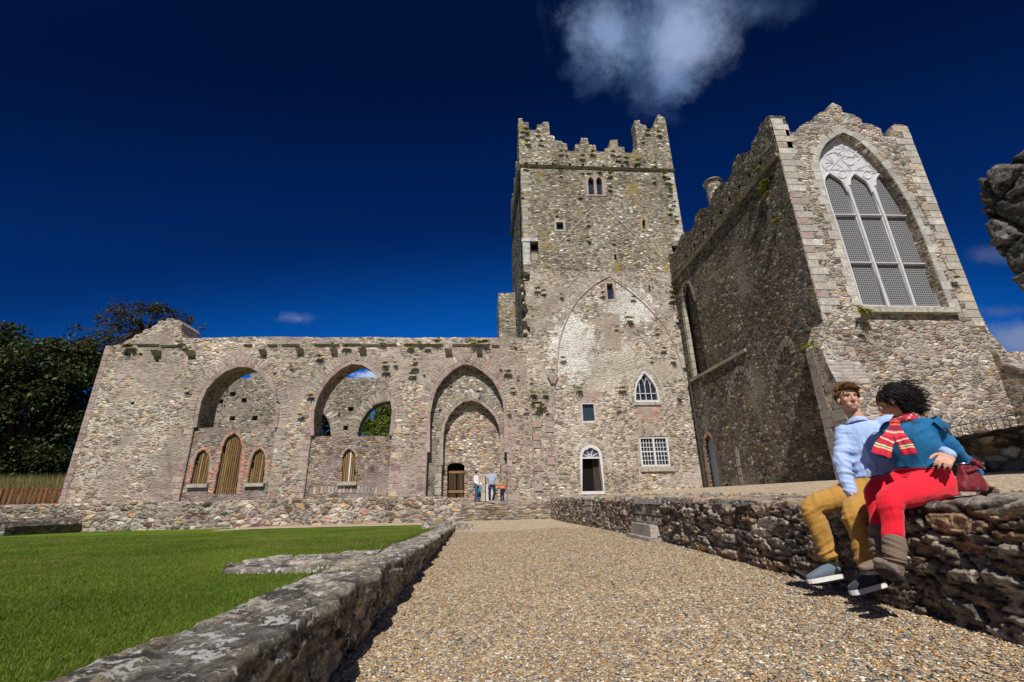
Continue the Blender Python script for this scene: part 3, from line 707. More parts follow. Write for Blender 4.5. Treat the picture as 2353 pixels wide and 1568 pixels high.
# ------------------------------------------------------------------ crossing tower
XL, XR, TD = 2.95, 14.43, 9.0
tw = root('stone_tower', 'tall square ruined stone tower with broken battlements', 'tower', ((XL+XR)/2, FY, 1.2))
TCEN = {}
def tp(K, pts, y=FY): return ptsY(K, pts, y)
pa = tp(K5, [(285, 560), (330, 400), (560, 350), (450, 650), (600, 320), (345, 470), (590, 520)])
spots = [((pa[0][0]-8.69, 0, pa[0][1]-1.2), (2.1, 30, 3.0), (.84, .82, .78), .22, 1.9), ((pa[4][0]-8.69, 0, pa[4][1]-1.2), (2.4, 30, 1.9), (.86, .84, .81), .25, 1.7),
         ((pa[3][0]-8.69+.6, 0, pa[3][1]-1.2), (3.4, 30, 3.2), (.64, .58, .51), .42, 1.0)]
sx, sz_ = tp(K4, [(290, 900)])[0]
spots += [((sx-8.69, 0, sz_-1.2), (3.2, 30, 3.0), (.44, .31, .07), .45, 1.6)]
M['tower'] = masonry('rubble_tower', [tuple(.5*a+.5*b for a, b in zip(p, q)) for p, q in zip(WARM, GREY)], .27, .105, mortar=(.53, .475, .41), patch=(.48, .42, .37), patch_amt=.6, var=.75, mw=.10,
                     stains=[((.15, .14, .11), .7, .58, .74, .5)], spots=spots)
M['tower_top'] = masonry('rubble_tower_top', GREY, .29, .105, var=.85, mw=.09, mortar=(.31, .28, .22), patch=(.32, .28, .19), patch_amt=.25, stains=[((.62, .60, .56), 2.4, .58, .68, .75), ((.36, .27, .08), .6, .55, .66, .75), ((.14, .13, .10), 1.3, .58, .72, .6)])
M['slate_side'] = masonry('slate_side', [tuple(q*1.0 for q in c) for c in GREY], .45, .3, mortar=(.14, .13, .11), bump=1.0, dist=.12, stains=[((.15, .14, .11), 1.2, .5, .7, .6), ((.38, .31, .14), 1.8, .64, .72, .6)])
ZS = 23.9                                   # string course below the parapet
ZM = 15.6                                   # change from plastered lower walling to the bare upper stage
zs0 = tp(K4, [(225, 478)])[0][1]; zs1 = tp(K4, [(1295, 490)])[0][1]; ZS = (zs0+zs1)/2
ZM = tp(K4, [(700, 1195)])[0][1]
def quad(K, pts): return tp(K, pts)
W = {}
W['lattice'] = quad(K5, [(650, 1065), (815, 1062), (832, 1234), (665, 1237)])
W['pointed'] = quad(K5, [(627, 868), (624, 800)])+smooth2(quad(K5, [(624, 800), (641, 738), (680, 690)]), 4)[1:]+smooth2(quad(K5, [(680, 690), (722, 728), (757, 792)]), 4)[1:]+quad(K5, [(768, 868)])
W['rect'] = quad(K5, [(320, 870), (396, 870), (408, 982), (327, 985)])
W['door'] = quad(K5, [(322, 1395), (311, 1185)])+smooth2(quad(K5, [(311, 1185), (322, 1140), (345, 1119), (372, 1112), (402, 1118), (430, 1145), (440, 1182)]), 4)[1:]+quad(K5, [(455, 1393)])
W['slot'] = quad(K5, [(465, 192), (497, 192), (512, 280), (472, 283)])
W['slit'] = quad(K5, [(703, 202), (711, 202), (716, 237), (707, 238)])
W['slit2'] = quad(K5, [(508, 25), (521, 25), (523, 55), (510, 56)])
W['lanL'] = quad(K4, [(706, 661), (700, 562), (705, 550), (717, 540), (733, 551), (739, 562), (745, 661)])
W['lanR'] = quad(K4, [(764, 662), (756, 562), (761, 550), (774, 540), (789, 551), (795, 562), (801, 663)])
W['small'] = quad(K4, [(478, 853), (526, 853), (530, 905), (482, 906)])
W['lancet'] = quad(K4, [(1081, 900), (1077, 850), (1080, 840), (1088, 832), (1097, 840), (1100, 850), (1102, 900)])
W['loft'] = quad(K4, [(297, 990), (352, 988), (358, 1115), (301, 1119)])
W['loftR'] = quad(K4, [(1281, 1016), (1350, 1014), (1352, 1056), (1290, 1058)])
low = ['lattice', 'pointed', 'rect', 'door', 'slot', 'slit']; high = ['slit2', 'lanL', 'lanR', 'small', 'lancet', 'loft', 'loftR']
# lower stage with the torn corner
notch = tp(K4, [(232, 1195), (300, 1215), (268, 1290), (262, 1380), (285, 1470), (262, 1540), (300, 1600), (262, 1660), (232, 1700)])
notch = [(max(XL, x), z) for x, z in notch]
lo = [(XL, -.2), (XR, -.2), (XR, ZM), (notch[0][0]+.02, ZM)]+ragged(notch, .12, .3, closed=False, seed=6)+[(XL, notch[-1][1]-.05)]
mb = MB(); mb.prism(lo, [(W[k], .55 if k not in ('slit',) else .4) for k in low], FY, FY+1.4); mb.build('lower_wall', M['tower'], tw)
mb = MB(); mb.prism(ragged([(XL+.12, notch[-1][1]-.6), (XL+2., notch[-1][1]-.6), (XL+2., ZM+.1), (XL+.1, ZM+.1)], .06, .3, seed=8), (), FY+.75, FY+1.5); mb.build('torn_core', M['slate_side'], tw)
r8 = random.Random(8); mb = MB()            # rubble teeth left standing in the torn corner
for i in range(60):
    z = r8.uniform(notch[-1][1]-.3, ZM-.1); x = XL+r8.uniform(.05, .75); d = r8.uniform(.15, .7); w = r8.uniform(.12, .3); h = r8.uniform(.05, .12)
    mb.hexa([(x-w, FY+d, z-h), (x+w, FY+d*.9, z-h), (x+w, FY+1.2, z-h), (x-w, FY+1.2, z-h), (x-w*.8, FY+d*1.1, z+h), (x+w*.9, FY+d, z+h), (x+w, FY+1.2, z+h), (x-w, FY+1.2, z+h)], stonecol(GREY))
mb.build('torn_stones', M['dressed'], tw)
mb = MB(); mb.prism([(XL, ZM), (XR, ZM), (XR, ZS), (XL, ZS)], [(W[k], .5) for k in high if k != 'loftR']+[([(min(x, XR-.05), z) for x, z in W['loftR']], .5)], FY, FY+1.4); mb.build('upper_wall', M['tower_top'], tw)
# parapet
par = tp(K9, [(205, 365), (200, 165), (262, 158), (266, 205), (334, 208), (338, 298), (432, 296), (436, 238), (500, 226), (502, 205), (572, 203), (580, 300), (590, 360), (640, 372), (647, 420), (725, 430), (742, 455), (785, 460), (796, 547), (885, 551), (886, 466), (948, 460), (953, 393), (1028, 393), (1045, 470), (1122, 478), (1132, 552), (1225, 557), (1232, 520), (1292, 503), (1294, 420), (1382, 412), (1388, 496), (1462, 500), (1466, 566), (1560, 570), (1566, 517), (1618, 517), (1600, 330), (1580, 190), (1640, 186), (1650, 228), (1715, 240), (1732, 288), (1812, 290), (1808, 216), (1850, 205), (1847, 125), (1878, 117), (1925, 150), (1942, 170)])
Zp = ZS+.12
po = [(XL-.06, Zp)]+ragged([(max(XL-.06, min(XR+.02, x)), z) for x, z in par], .03, .4, closed=False, seed=12)+[(XR+.02, par[-1][1]-.2), (XR+.02, Zp)]
ph = []
for a, b in ((312, 708), (432, 697), (627, 718), (822, 715), (973, 708), (1216, 722), (1437, 735), (1594, 725)):
    x, z = tp(K9, [(a, b)])[0]; z = max(z, Zp+.2); ph.append(([(x-.1, z-.11), (x+.1, z-.11), (x+.1, z+.11), (x-.1, z+.11)], .5))
mb = MB(); mb.prism(po, ph, FY-.03, FY+.8); mb.build('parapet', M['tower_top'], tw)
def parapet_profile(a0, a1, z, seed):
    r_ = random.Random(seed); out = [(a0, z), (a0, z+3.2), (a0+.9, z+3.2), (a0+.9, z+2.4)]; a = a0+.9
    while a < a1-2.2:
        w = r_.uniform(.8, 1.1); out += [(a, z+r_.uniform(1.4, 1.8)), (a+w, z+1.6)]; a += w
        out += [(a, z+2.3), (a+.35, z+2.3), (a+.35, z+2.9), (a+.75, z+2.9), (a+.75, z+2.3), (a+1.1, z+2.3)]; a += 1.1
    return out+[(a1-1.0, z+1.6), (a1-1.0, z+3), (a1, z+3), (a1, z)]
for nm, d0, d1 in (('left', XL-.05, XL+.8), ('right', XR+.02, XR-.8)):
    mb = MB(); mb.prism(ragged(parapet_profile(FY+.82, FY+TD, Zp, 3 if nm == 'left' else 5), .04, .5, seed=4), (), d0, d1, axis='X'); mb.build('parapet', M['slate_side'] if nm == 'left' else M['tower_top'], tw)
mb = MB(); mb.prism(ragged(parapet_profile(XL+.8, XR-.8, Zp, 9), .04, .5, seed=5), (), FY+TD-.8, FY+TD); mb.build('parapet', M['tower_top'], tw)
# other three sides
mb = MB(); mb.prism([(FY+1.41, -.2), (FY+TD, -.2), (FY+TD+.1, 12)]+ragged([(FY+TD+.1, 16.5), (FY+TD+.75, 17.1), (FY+TD+.7, 22), (FY+TD+.35, ZS)], .12, .4, closed=False, seed=3)+[(FY+1.41, ZS)], (), XL, XL+1.4, axis='X'); mb.build('side_wall', M['slate_side'], tw)
mb = MB(); mb.box(XL, XL+1.4, FY+.82, FY+1.41, ZM, ZS); mb.build('side_wall', M['slate_side'], tw)
mb = MB(); mb.prism([(FY+1.41, -.2), (FY+TD, -.2), (FY+TD, ZS), (FY+1.41, ZS)], (), XR-1.4, XR, axis='X'); mb.build('side_wall', M['tower_top'], tw)
mb = MB(); mb.prism([(XL+1.41, -.2), (XR-1.41, -.2), (XR-1.41, ZS), (XL+1.41, ZS)], (), FY+TD-1.4, FY+TD); mb.build('side_wall', M['tower_top'], tw)
mb = MB(); mb.box(XL+.8, XR-.8, FY+.8, FY+TD-.8, ZS-.4, ZS-.2); mb.build('roof', M['sill'], tw)
# string course
mb = MB(); n = 14
for i in range(n):
    a = XL-.1+(XR-XL+.2)*i/n; b = XL-.1+(XR-XL+.2)*(i+1)/n-.02; zz = zs0+(zs1-zs0)*(i+.5)/n
    mb.hexa([(a, FY-.04, ZS-.02), (b, FY-.04, ZS-.02), (b, FY+.3, ZS-.02), (a, FY+.3, ZS-.02), (a, FY-.2, ZS+.1), (b, FY-.2, ZS+.1), (b, FY+.3, ZS+.115), (a, FY+.3, ZS+.115)], stonecol([(.24, .23, .18), (.28, .27, .21)]))
mb.build('string_course', M['dressed'], tw)
mb = MB(); mb.box(XL-.16, XL-.001, FY+.32, FY+TD, ZS-.02, ZS+.1, (.22, .21, .17)); mb.build('string_course', M['dressed'], tw)
# quoins
for x0, sgn, z0, z1 in ((XR-.02, -1, ZM-2, ZS-.1), (XL+.02, 1, ZM+2.2, ZS-.1)):
    pth = [(x0, z0), (x0, z1)] if sgn < 0 else [(x0, z1), (x0, z0)]
    o = band(pth, .0, .42, .34, FY-.014, FY+.2, [(.55, .52, .44), (.48, .46, .38), (.58, .56, .50), (.38, .32, .2)] if sgn < 0 else [(.36, .33, .26), (.40, .34, .2), (.46, .44, .4)], alt=.32, name='quoin_stones', parent=tw, gap=.03)
# twin light surround
sur = tp(K4, [(686, 672), (682, 560), (695, 528), (725, 520), (760, 518), (790, 522), (815, 545), (822, 600), (826, 672)])
mb = MB(); mb.prism(sur, [(W['lanL'], None), (W['lanR'], None)], FY-.035, FY+.05, col=(.36, .27, .23)); mb.build('window_surround', M['dressed'], tw)
for k in ('lanL', 'lanR', 'small', 'lancet', 'slot'):
    mb = MB(); mb.prism(W[k], (), FY+.28, FY+.3); mb.build('window_pane', M['glass'], tw)
for k in ('loft', 'loftR', 'slit', 'slit2'):
    mb = MB(); w = [(min(x, XR-.06), z) for x, z in W[k]]; mb.prism(w, (), FY+.34, FY+.36); mb.build('opening_shade', M['shade_black'], tw)
lx0, lx1 = W['loft'][0][0], W['loft'][1][0]; lz0, lz1 = W['loft'][3][1], W['loft'][0][1]
mb = MB(); mb.box(lx0+.06, lx1-.02, FY+.2, FY+.23, lz0+.02, lz0+(lz1-lz0)*.45, (.34, .29, .23))
for i in range(6): x = lx0+.1+i*(lx1-lx0-.12)/6; mb.box(x, x+.02, FY+.18, FY+.2, lz0+.05, lz0+(lz1-lz0)*.55, (.5, .47, .42))
mb.build('window_grate', M['wood'], tw)
def ring(poly, w, y0, y1, name, mat, closed_bottom=True, parent=tw, col=None):
    P = np.array(poly); c = P.mean(0); inner = [tuple(c+(p-c)*(1-w/np.maximum(np.abs(p-c).max(), .1))) for p in P]
    mb = MB(); mb.prism(poly, [(inner, None)], y0, y1, col=col); return mb.build(name, mat, parent), inner
for k, col in (('small', (.44, .40, .33)), ('lancet', (.40, .30, .14)), ('slot', (.42, .30, .26))):
    P = np.array(W[k]); c = P.mean(0); outer = [tuple(c+(p-c)*1.0+np.sign(p-c)*.14) for p in P]
    mb = MB(); mb.prism(outer, [(W[k], None)], FY-.02, FY+.05, col=col); mb.build('window_surround', M['dressed'], tw)
# white splayed corner window stones
sp4 = tp(K4, [(238, 962), (350, 962), (350, 986), (238, 988)]); mb = MB(); mb.prism(sp4, (), FY-.04, FY+.3, col=(.58, .57, .54)); 
sp5 = tp(K4, [(240, 990), (293, 990), (298, 1150), (240, 1195)])
z = sp5[2][1]
while z < sp5[0][1]-.1:
    h = rnd.uniform(.35, .55); h = min(h, sp5[0][1]-z); mb.box(XL-.02, sp5[1][0], FY-.03, FY+.3, z+.012, z+h-.006, stonecol([(.56, .56, .56), (.50, .51, .52)], .1)); z += h
mb.build('white_window_stones', M['dressed'], tw)
# shafts of the blocked crossing arch and the roof scar above it
ba = smooth2(tp(K5, [(160, 800), (166, 740), (180, 690), (196, 530), (230, 420), (290, 300), (370, 220), (425, 180), (480, 152)]), 4)
bb = smooth2(tp(K5, [(480, 152), (525, 185), (570, 215), (660, 290), (720, 350), (800, 440), (850, 540), (885, 630), (905, 700), (930, 800)]), 4)
mb = MB(); mb.tube([(x, FY-.02, z) for x, z in ba], .05, 6, (.40, .31, .26)); mb.tube([(x, FY-.02, z) for x, z in bb], .045, 6, (.42, .35, .30)); mb.build('blocked_arch_moulding', M['dressed'], tw)
band([p for p in ba if p[1] > 11], .1, .5, .17, FY-.006, FY+.1, [(.44, .37, .32), (.40, .33, .29), (.48, .42, .36), (.36, .31, .27)], alt=.12, name='blocked_arch_stones', parent=tw, gap=.04)
band([p for p in bb if p[1] > 11], .1, .45, .17, FY-.006, FY+.1, [(.44, .37, .32), (.40, .33, .29), (.48, .42, .36), (.36, .31, .27)], alt=.12, name='blocked_arch_stones', parent=tw, gap=.05)
x, z = ba[0]; x2, z2 = tp(K5, [(155, 720)])[0]
mb = MB(); mb.hexa([(x2-.1, FY-.16, z2-.5), (x2+.15, FY-.16, z2-.5), (x2+.15, FY+.1, z2-.5), (x2-.1, FY+.1, z2-.5), (x2-.3, FY-.2, z2), (x2+.35, FY-.2, z2), (x2+.35, FY+.1, z2), (x2-.3, FY+.1, z2)], (.36, .22, .2)); mb.build('arch_corbel', M['dressed'], tw)
sc = [tp(K4, p) for p in ([(440, 1062), (500, 995), (560, 940), (610, 880), (660, 832), (720, 775), (785, 722)], [(785, 722), (860, 790), (960, 882), (1080, 985), (1150, 1040), (1230, 1112)])]
mb = MB()
for line in sc:
    for a, b in zip(line, line[1:]):
        for k in range(2):
            p = (a[0]+(b[0]-a[0])*k/2, a[1]+(b[1]-a[1])*k/2); q = (a[0]+(b[0]-a[0])*(k+.96)/2, a[1]+(b[1]-a[1])*(k+.96)/2)
            mb.hexa([(p[0], FY-.035, p[1]-.06), (q[0], FY-.035, q[1]-.06), (q[0], FY+.1, q[1]-.09), (p[0], FY+.1, p[1]-.09), (p[0], FY-.03, p[1]+.05), (q[0], FY-.03, q[1]+.05), (q[0], FY+.1, q[1]+.09), (p[0], FY+.1, p[1]+.09)], stonecol([(.36, .32, .25), (.42, .32, .12), (.33, .3, .24)]))
mb.build('roof_scar', M['dressed'], tw)
# small brick blocking
bx = tp(K5, [(447, 368), (540, 368), (552, 575), (460, 578)]); mb = MB(); z = bx[2][1]
while z < bx[0][1]:
    f = (z-bx[2][1])/(bx[0][1]-bx[2][1]); x = bx[3][0]+(bx[0][0]-bx[3][0])*f; xe = bx[2][0]+(bx[1][0]-bx[2][0])*f
    while x < xe-.1:
        w = rnd.uniform(.18, .4); w = min(w, xe-x); mb.box(x+.015, x+w-.015, FY-.012, FY+.1, z+.012, z+.118, stonecol([(.38, .30, .23), (.42, .30, .23), (.36, .31, .26)])); x += w
    z += .13
mb.build('brick_blocking', M['dressed'], tw)
for box in ([(635, 880), (770, 880), (775, 975), (645, 978)], [(338, 808), (400, 808), (402, 858), (340, 858)]):
    bx = tp(K5, box); mb = MB(); z = bx[2][1]
    while z < bx[0][1]-.05:
        x = bx[3][0]+rnd.uniform(-.1, .1); xe = bx[1][0]+rnd.uniform(-.15, .15)
        while x < xe-.1:
            w = rnd.uniform(.2, .26); mb.box(x+.008, x+w-.008, FY-.008, FY+.1, z+.008, z+.078, stonecol([(.46, .27, .20), (.44, .32, .26), (.42, .34, .29), (.48, .24, .17)])); x += w
        z += .086
    mb.build('brick_blocking', M['dressed'], tw)
# doorway
fr, inn_d = ring(W['door'], .17, FY-.03, FY+.4, 'door_frame', M['frame_white'])
ztr = tp(K5, [(360, 1186)])[0][1]; dx0 = min(p[0] for p in inn_d); dx1 = max(p[0] for p in inn_d)
mb = MB(); mb.prism(W['door'], (), FY+.5, FY+.52); mb.build('interior_shade', M['shade_black'], tw)
mb = MB(); mb.box(dx0, dx1, FY+.03, FY+.2, ztr-.04, ztr+.05); cx = (dx0+dx1)/2; zap = max(p[1] for p in inn_d)
for a in (35, 72, 108, 145):
    ex = cx+math.cos(R(a))*.75; ez = ztr+math.sin(R(a))*(zap-ztr+.02); mb.tube([(cx, FY+.1, ztr), (ex, FY+.1, ez)], .028, 4)
mb.tube([(cx+math.cos(R(a))*.16, FY+.09, ztr+.02+math.sin(R(a))*.16) for a in range(0, 181, 20)], .03, 5); mb.build('fanlight_bars', M['frame_white'], fr)
fan = [p for p in inn_d if p[1] > ztr+.02]; mb = MB(); mb.prism(fan+[(fan[-1][0], ztr), (fan[0][0], ztr)], (), FY+.14, FY+.15); mb.build('fanlight_pane', glass_mat('fanlight_glass', (.10, .14, .20), .1), fr)
mb = MB(); mb.hexa([(dx1-.42, FY+.46, 1.05), (dx1-.05, FY+.42, 1.05), (dx1-.05, FY+.45, 1.05), (dx1-.42, FY+.49, 1.05), (dx1-.42, FY+.46, ztr-.05), (dx1-.05, FY+.42, ztr-.05), (dx1-.05, FY+.45, ztr-.05), (dx1-.42, FY+.49, ztr-.05)], (.05, .035, .025)); mb.build('open_door', M['wood'], fr)
band(smooth2(tp(K5, [(300, 1240), (298, 1180), (312, 1128), (345, 1098), (378, 1092), (425, 1105), (455, 1145), (460, 1190), (468, 1240)]), 4), .02, .22, .28, FY-.012, FY+.2, [(.55, .5, .42), (.5, .45, .38)], name='door_voussoirs', parent=tw, gap=.02, alt=.1)
# small rectangular window
fr, ri = ring(W['rect'], .09, FY+.02, FY+.3, 'window_frame', M['frame_grey']); mb = MB(); mb.prism(W['rect'], (), FY+.2, FY+.22); mb.build('pane', glass_mat('sky_glass', (.035, .045, .06), .06), fr)
# pointed casement
fr, pi_ = ring(W['pointed'], .13, FY+.0, FY+.3, 'window_frame', M['frame_white']); mb = MB(); mb.prism(W['pointed'], (), FY+.22, FY+.24); mb.build('pane', M['glass'], fr)
px0, px1 = pi_[0][0], pi_[-1][0]; pz0 = pi_[0][1]; pz1 = max(p[1] for p in pi_); pc = (px0+px1)/2; mb = MB(); zsp = pz0+(pz1-pz0)*.46; ww = (px1-px0)/4
def arc_h(x):                      # height of the light at x
    P = pi_
    best = pz0
    for a, b in zip(P, P[1:]):
        if min(a[0], b[0]) <= x <= max(a[0], b[0]) and abs(a[0]-b[0]) > 1e-6: best = max(best, a[1]+(b[1]-a[1])*(x-a[0])/(b[0]-a[0]))
    return best
for i in (1, 2, 3): mb.box(px0+ww*i-.022, px0+ww*i+.022, FY+.12, FY+.16, pz0, zsp+.02)
mb.box(px0, px1, FY+.12, FY+.155, pz0+(zsp-pz0)*.52, pz0+(zsp-pz0)*.52+.04)
for i in range(0, 5):
    for s in (1, -1):
        pts = []
        for k in range(13):
            a = R(90*k/12); x = px0+ww*i+s*ww*2.2*(1-math.cos(a)); z = zsp+math.sin(a)*(pz1-zsp)*1.12
            if px0 < x < px1 and z < arc_h(x)+.02: pts.append((x, FY+.14, z))
            elif pts: break
        if len(pts) > 2: mb.tube(pts, .022, 4)
mb.build('glazing_bars', M['frame_white'], fr)
band(smooth2(tp(K5, [(612, 868), (608, 800), (628, 730), (680, 676)]), 4)+smooth2(tp(K5, [(680, 676), (735, 715), (772, 785), (790, 868)]), 4)[1:], .02, .2, .3, FY-.015, FY+.2, [(.50, .45, .38), (.46, .42, .36)], name='window_surround', parent=tw, gap=.015)
mb = MB(); a, b = tp(K5, [(620, 872), (775, 880)]); mb.box(a[0], b[0], FY-.08, FY+.3, b[1]-.06, a[1]); mb.build('window_sill', M['sill'], tw)
# lattice window
lw = W['lattice']; x0 = (lw[0][0]+lw[3][0])/2; x1 = (lw[1][0]+lw[2][0])/2; z0 = lw[3][1]; z1 = lw[0][1]
mb = MB(); g = .11
xm = (x0+x1)/2
mb.prism(lw, [([(x0+g, z0+g), (xm-.06, z0+g), (xm-.06, z1-g), (x0+g, z1-g)], None), ([(xm+.06, z0+g), (x1-g, z0+g), (x1-g, z1-g), (xm+.06, z1-g)], None)], FY+.05, FY+.3); fr = mb.build('window_frame', M['frame_white'], tw)
mb = MB()
for s0, s1 in ((x0+g, xm-.06), (xm+.06, x1-g)):
    for i in range(1, 4): x = s0+(s1-s0)*i/4; mb.box(x-.016, x+.016, FY+.14, FY+.17, z0+g, z1-g)
    for j in range(1, 6): z = z0+g+(z1-z0-2*g)*j/6; mb.box(s0, s1, FY+.142, FY+.168, z-.016 if j != 3 else z-.035, z+.016 if j != 3 else z+.035)
mb.build('glazing_bars', M['frame_white'], fr)
mb = MB(); mb.prism(lw, (), FY+.2, FY+.22); mb.build('pane', M['glass'], fr)
mb = MB(); a, b = tp(K5, [(658, 1240), (850, 1262)]); mb.box(a[0], b[0], FY-.12, FY+.3, b[1], a[1]); mb.build('window_sill', M['sill'], tw)
# ruined stub of the west side beside the tower
sw = root('ruined_turret', 'broken lichen-covered wall stub behind the left side of the tower', 'wall', (2.2, 34, 1))
q = [onY(*K12(a, b), 34.) for a, b in ((35, 1500), (28, 1240), (28, 1092), (132, 1088), (170, 1088))]
mb = MB(); mb.prism([(q[0].x, .5), (q[0].x, q[1].z), (q[1].x, q[1].z+.05), (q[2].x, q[2].z), (XL-.02, q[3].z), (XL-.02, .5)], (), 34., 37.); mb.build('rubble', M['tower_top'], sw)
# ------------------------------------------------------------------ transept with the great window
WX, EX, GY = 13.1, 19.75, 15.3            # west wall plane, east side, gable plane
tr = root('gabled_building', 'tall gabled stone building with a great white traceried window', 'building', ((WX+EX)/2, 21, 1.3))
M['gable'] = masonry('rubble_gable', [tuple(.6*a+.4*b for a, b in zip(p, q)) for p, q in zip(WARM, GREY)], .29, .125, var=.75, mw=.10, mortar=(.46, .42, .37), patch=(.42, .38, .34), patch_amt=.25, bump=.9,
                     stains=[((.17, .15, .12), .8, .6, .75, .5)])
M['gable_side'] = masonry('rubble_side_shaded', [tuple(.7*a+.25*b for a, b in zip(p, q)) for p, q in zip(DARK, GREY)], .27, .15, var=.8, mortar=(.17, .155, .13), bump=1.0, dist=.13, mw=.12, edge=.34, patch=(.30, .28, .25), patch_amt=.45, patch_scale=.3, stains=[((.11, .10, .08), .9, .52, .7, .6)])  # darker than the gable: the side's grazing shade is put into the stone colour
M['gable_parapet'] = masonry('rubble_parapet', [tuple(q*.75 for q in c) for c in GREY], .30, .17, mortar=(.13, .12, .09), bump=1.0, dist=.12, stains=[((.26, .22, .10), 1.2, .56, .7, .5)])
# west wall: string line splits plain wall and parapet
sN = ptsX(KD, [(1785, 358)], WX)[0]; sF = ptsX(KD, [(1571, 619)], WX)[0]
def zstr(y): return sF[1]+(sN[1]-sF[1])*(y-sF[0])/(sN[0]-sF[0])
niche = ptsX(K11, [(440, 1480), (410, 1290), (385, 1120), (365, 1075), (335, 1045), (300, 1040), (270, 1055), (250, 1090), (245, 1180), (262, 1350), (290, 1560)], WX)
zm = 7.72
nich = [(24.35, zm+.1), (24.35, 12.2)]+smooth2([(24.35, 12.2), (24.5, 13.1), (24.85, 13.75), (25.35, 14.0), (25.85, 13.75), (26.2, 13.1), (26.35, 12.2)], 4)[1:]+[(26.35, zm+.1)]
dr = ptsX(K7, [(405, 1108), (370, 800), (372, 785), (383, 768), (400, 772), (418, 800), (467, 1105)], WX)
dr = [(p[0], p[1]) for p in dr]
dy0, dy1 = 25.05, 26.15
door = [(dy1, .9), (dy1, 3.6), (dy1-.2, 4.0), ((dy0+dy1)/2, 4.25), (dy0+.2, 4.0), (dy0, 3.6), (dy0, .9)]
wo = [(GY+.004, -.2), (FY-.004, -.2), (FY-.004, zstr(FY)), (GY+.004, zstr(GY))]
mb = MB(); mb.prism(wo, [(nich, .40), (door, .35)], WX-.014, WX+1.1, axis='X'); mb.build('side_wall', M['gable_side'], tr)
top = ptsX(K11, [(140, 890), (165, 872), (200, 862), (242, 800), (245, 760), (268, 712), (310, 680), (345, 682), (380, 620), (375, 572), (402, 515), (440, 490), (492, 484), (500, 455), (522, 402), (545, 340), (575, 310), (605, 275), (655, 266), (662, 232), (695, 190), (692, 122), (738, 38), (785, 26), (800, 32), (842, 6)], WX)
top += ptsX(K6, [(640, 402), (645, 346), (690, 272), (684, 250), (730, 197)], WX)
po = [(FY-.01, zstr(FY))]+[(min(p[0], FY-.01), p[1]) for p in ragged(top, .05, .4, closed=False, seed=3)]+[(GY, top[-1][1]), (GY, zstr(GY))]
pph = []
for a, b in ((210, 1030), (310, 888), (375, 795), (453, 695), (522, 607), (598, 522), (672, 412), (752, 312), (838, 208), (930, 105)):
    y, z = ptsX(K11, [(a, b)], WX)[0]
    if z > zstr(y)+.15 and y < FY-.4: pph.append(([(y-.12, z-.12), (y+.12, z-.12), (y+.12, z+.12), (y-.12, z+.12)], .5))
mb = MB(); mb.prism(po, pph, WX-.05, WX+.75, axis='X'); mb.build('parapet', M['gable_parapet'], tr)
mb = MB()
y = GY+.02
while y < FY-.3:
    z = zstr(y); mb.hexa([(WX-.12, y, z-.1), (WX+.2, y, z-.1), (WX+.2, y+.78, zstr(y+.8)-.1), (WX-.12, y+.78, zstr(y+.8)-.1), (WX-.16, y, z+.02), (WX+.2, y, z+.02), (WX+.2, y+.78, zstr(y+.8)+.02), (WX-.16, y+.78, zstr(y+.8)+.02)], stonecol([(.24, .22, .16), (.28, .26, .2)])); y += .8
mb.build('string_course', M['dressed'], tr); mb = MB()
y = 20.4
while y < 26.6:
    mb.box(WX-.1, WX+.1, y, min(y+.88, 26.6), zm-.12, zm+.04, stonecol([(.30, .28, .22), (.34, .32, .25)])); y += .9
mb.build('string_course', M['dressed'], tr)
band([(26.35, zm+.1), (26.35, 12.3)], -.02, .3, .5, WX-.03, WX+.2, [(.42, .40, .30), (.48, .46, .36), (.38, .36, .28)], name='niche_jamb_stones', parent=tr, gap=.03, axis='X')
band(nich[1:-1], -.25, -.02, .35, WX-.03, WX+.2, [(.20, .19, .17), (.24, .23, .2)], name='niche_voussoirs', parent=tr, gap=.03, axis='X')
# blocked openings on the west wall
bl1 = ptsX(K7, [(495, 610), (505, 480), (530, 395), (560, 350), (610, 380), (650, 470)], WX); bl2 = ptsX(K7, [(770, 600), (768, 500), (775, 400), (800, 290), (840, 200), (880, 180), (905, 260)], WX)
for blp in (bl1, bl2):
    band(smooth2(blp, 4), -.16, .16, .2, WX-.025, WX+.2, [(.19, .175, .15), (.24, .22, .19), (.16, .145, .125)], name='blocked_arch_stones', parent=tr, axis='X', gap=.05, alt=.1)
for a, b in (((545, 860), (580, 1085)),):
    p = ptsX(K7, [a, b], WX); band([p[0], p[1]], -.18, .18, .4, WX-.03, WX+.2, [(.30, .29, .27), (.26, .25, .22)], name='blocked_jamb_stones', parent=tr, axis='X', gap=.05)
mb = MB(); mb.prism([(p[0], p[1]) for p in door], (), WX+.2, WX+.24, axis='X'); mb.build('side_door', plain('blue_grey_door', (.30, .34, .42), .5, .3, 6, .08), tr)
band([(dy0-.0, 1.2)]+[(dy0, 3.6), (dy0+.2, 4.0), ((dy0+dy1)/2, 4.25), (dy1-.2, 4.0), (dy1, 3.6), (dy1, 1.2)], .02, .22, .1, WX-.02, WX+.2, BRICK, name='brick_surround', parent=tr, axis='X', gap=.015)
mb = MB(); mb.tube([(WX-.08, 26.6, 1.3), (WX-.08, 26.6, 8.)], .05, 8); mb.tube([(WX-.08, 24.7, 1.3), (WX-.08, 24.7, 4.4)], .04, 8); mb.build('drain_pipe', M['iron'], tr)
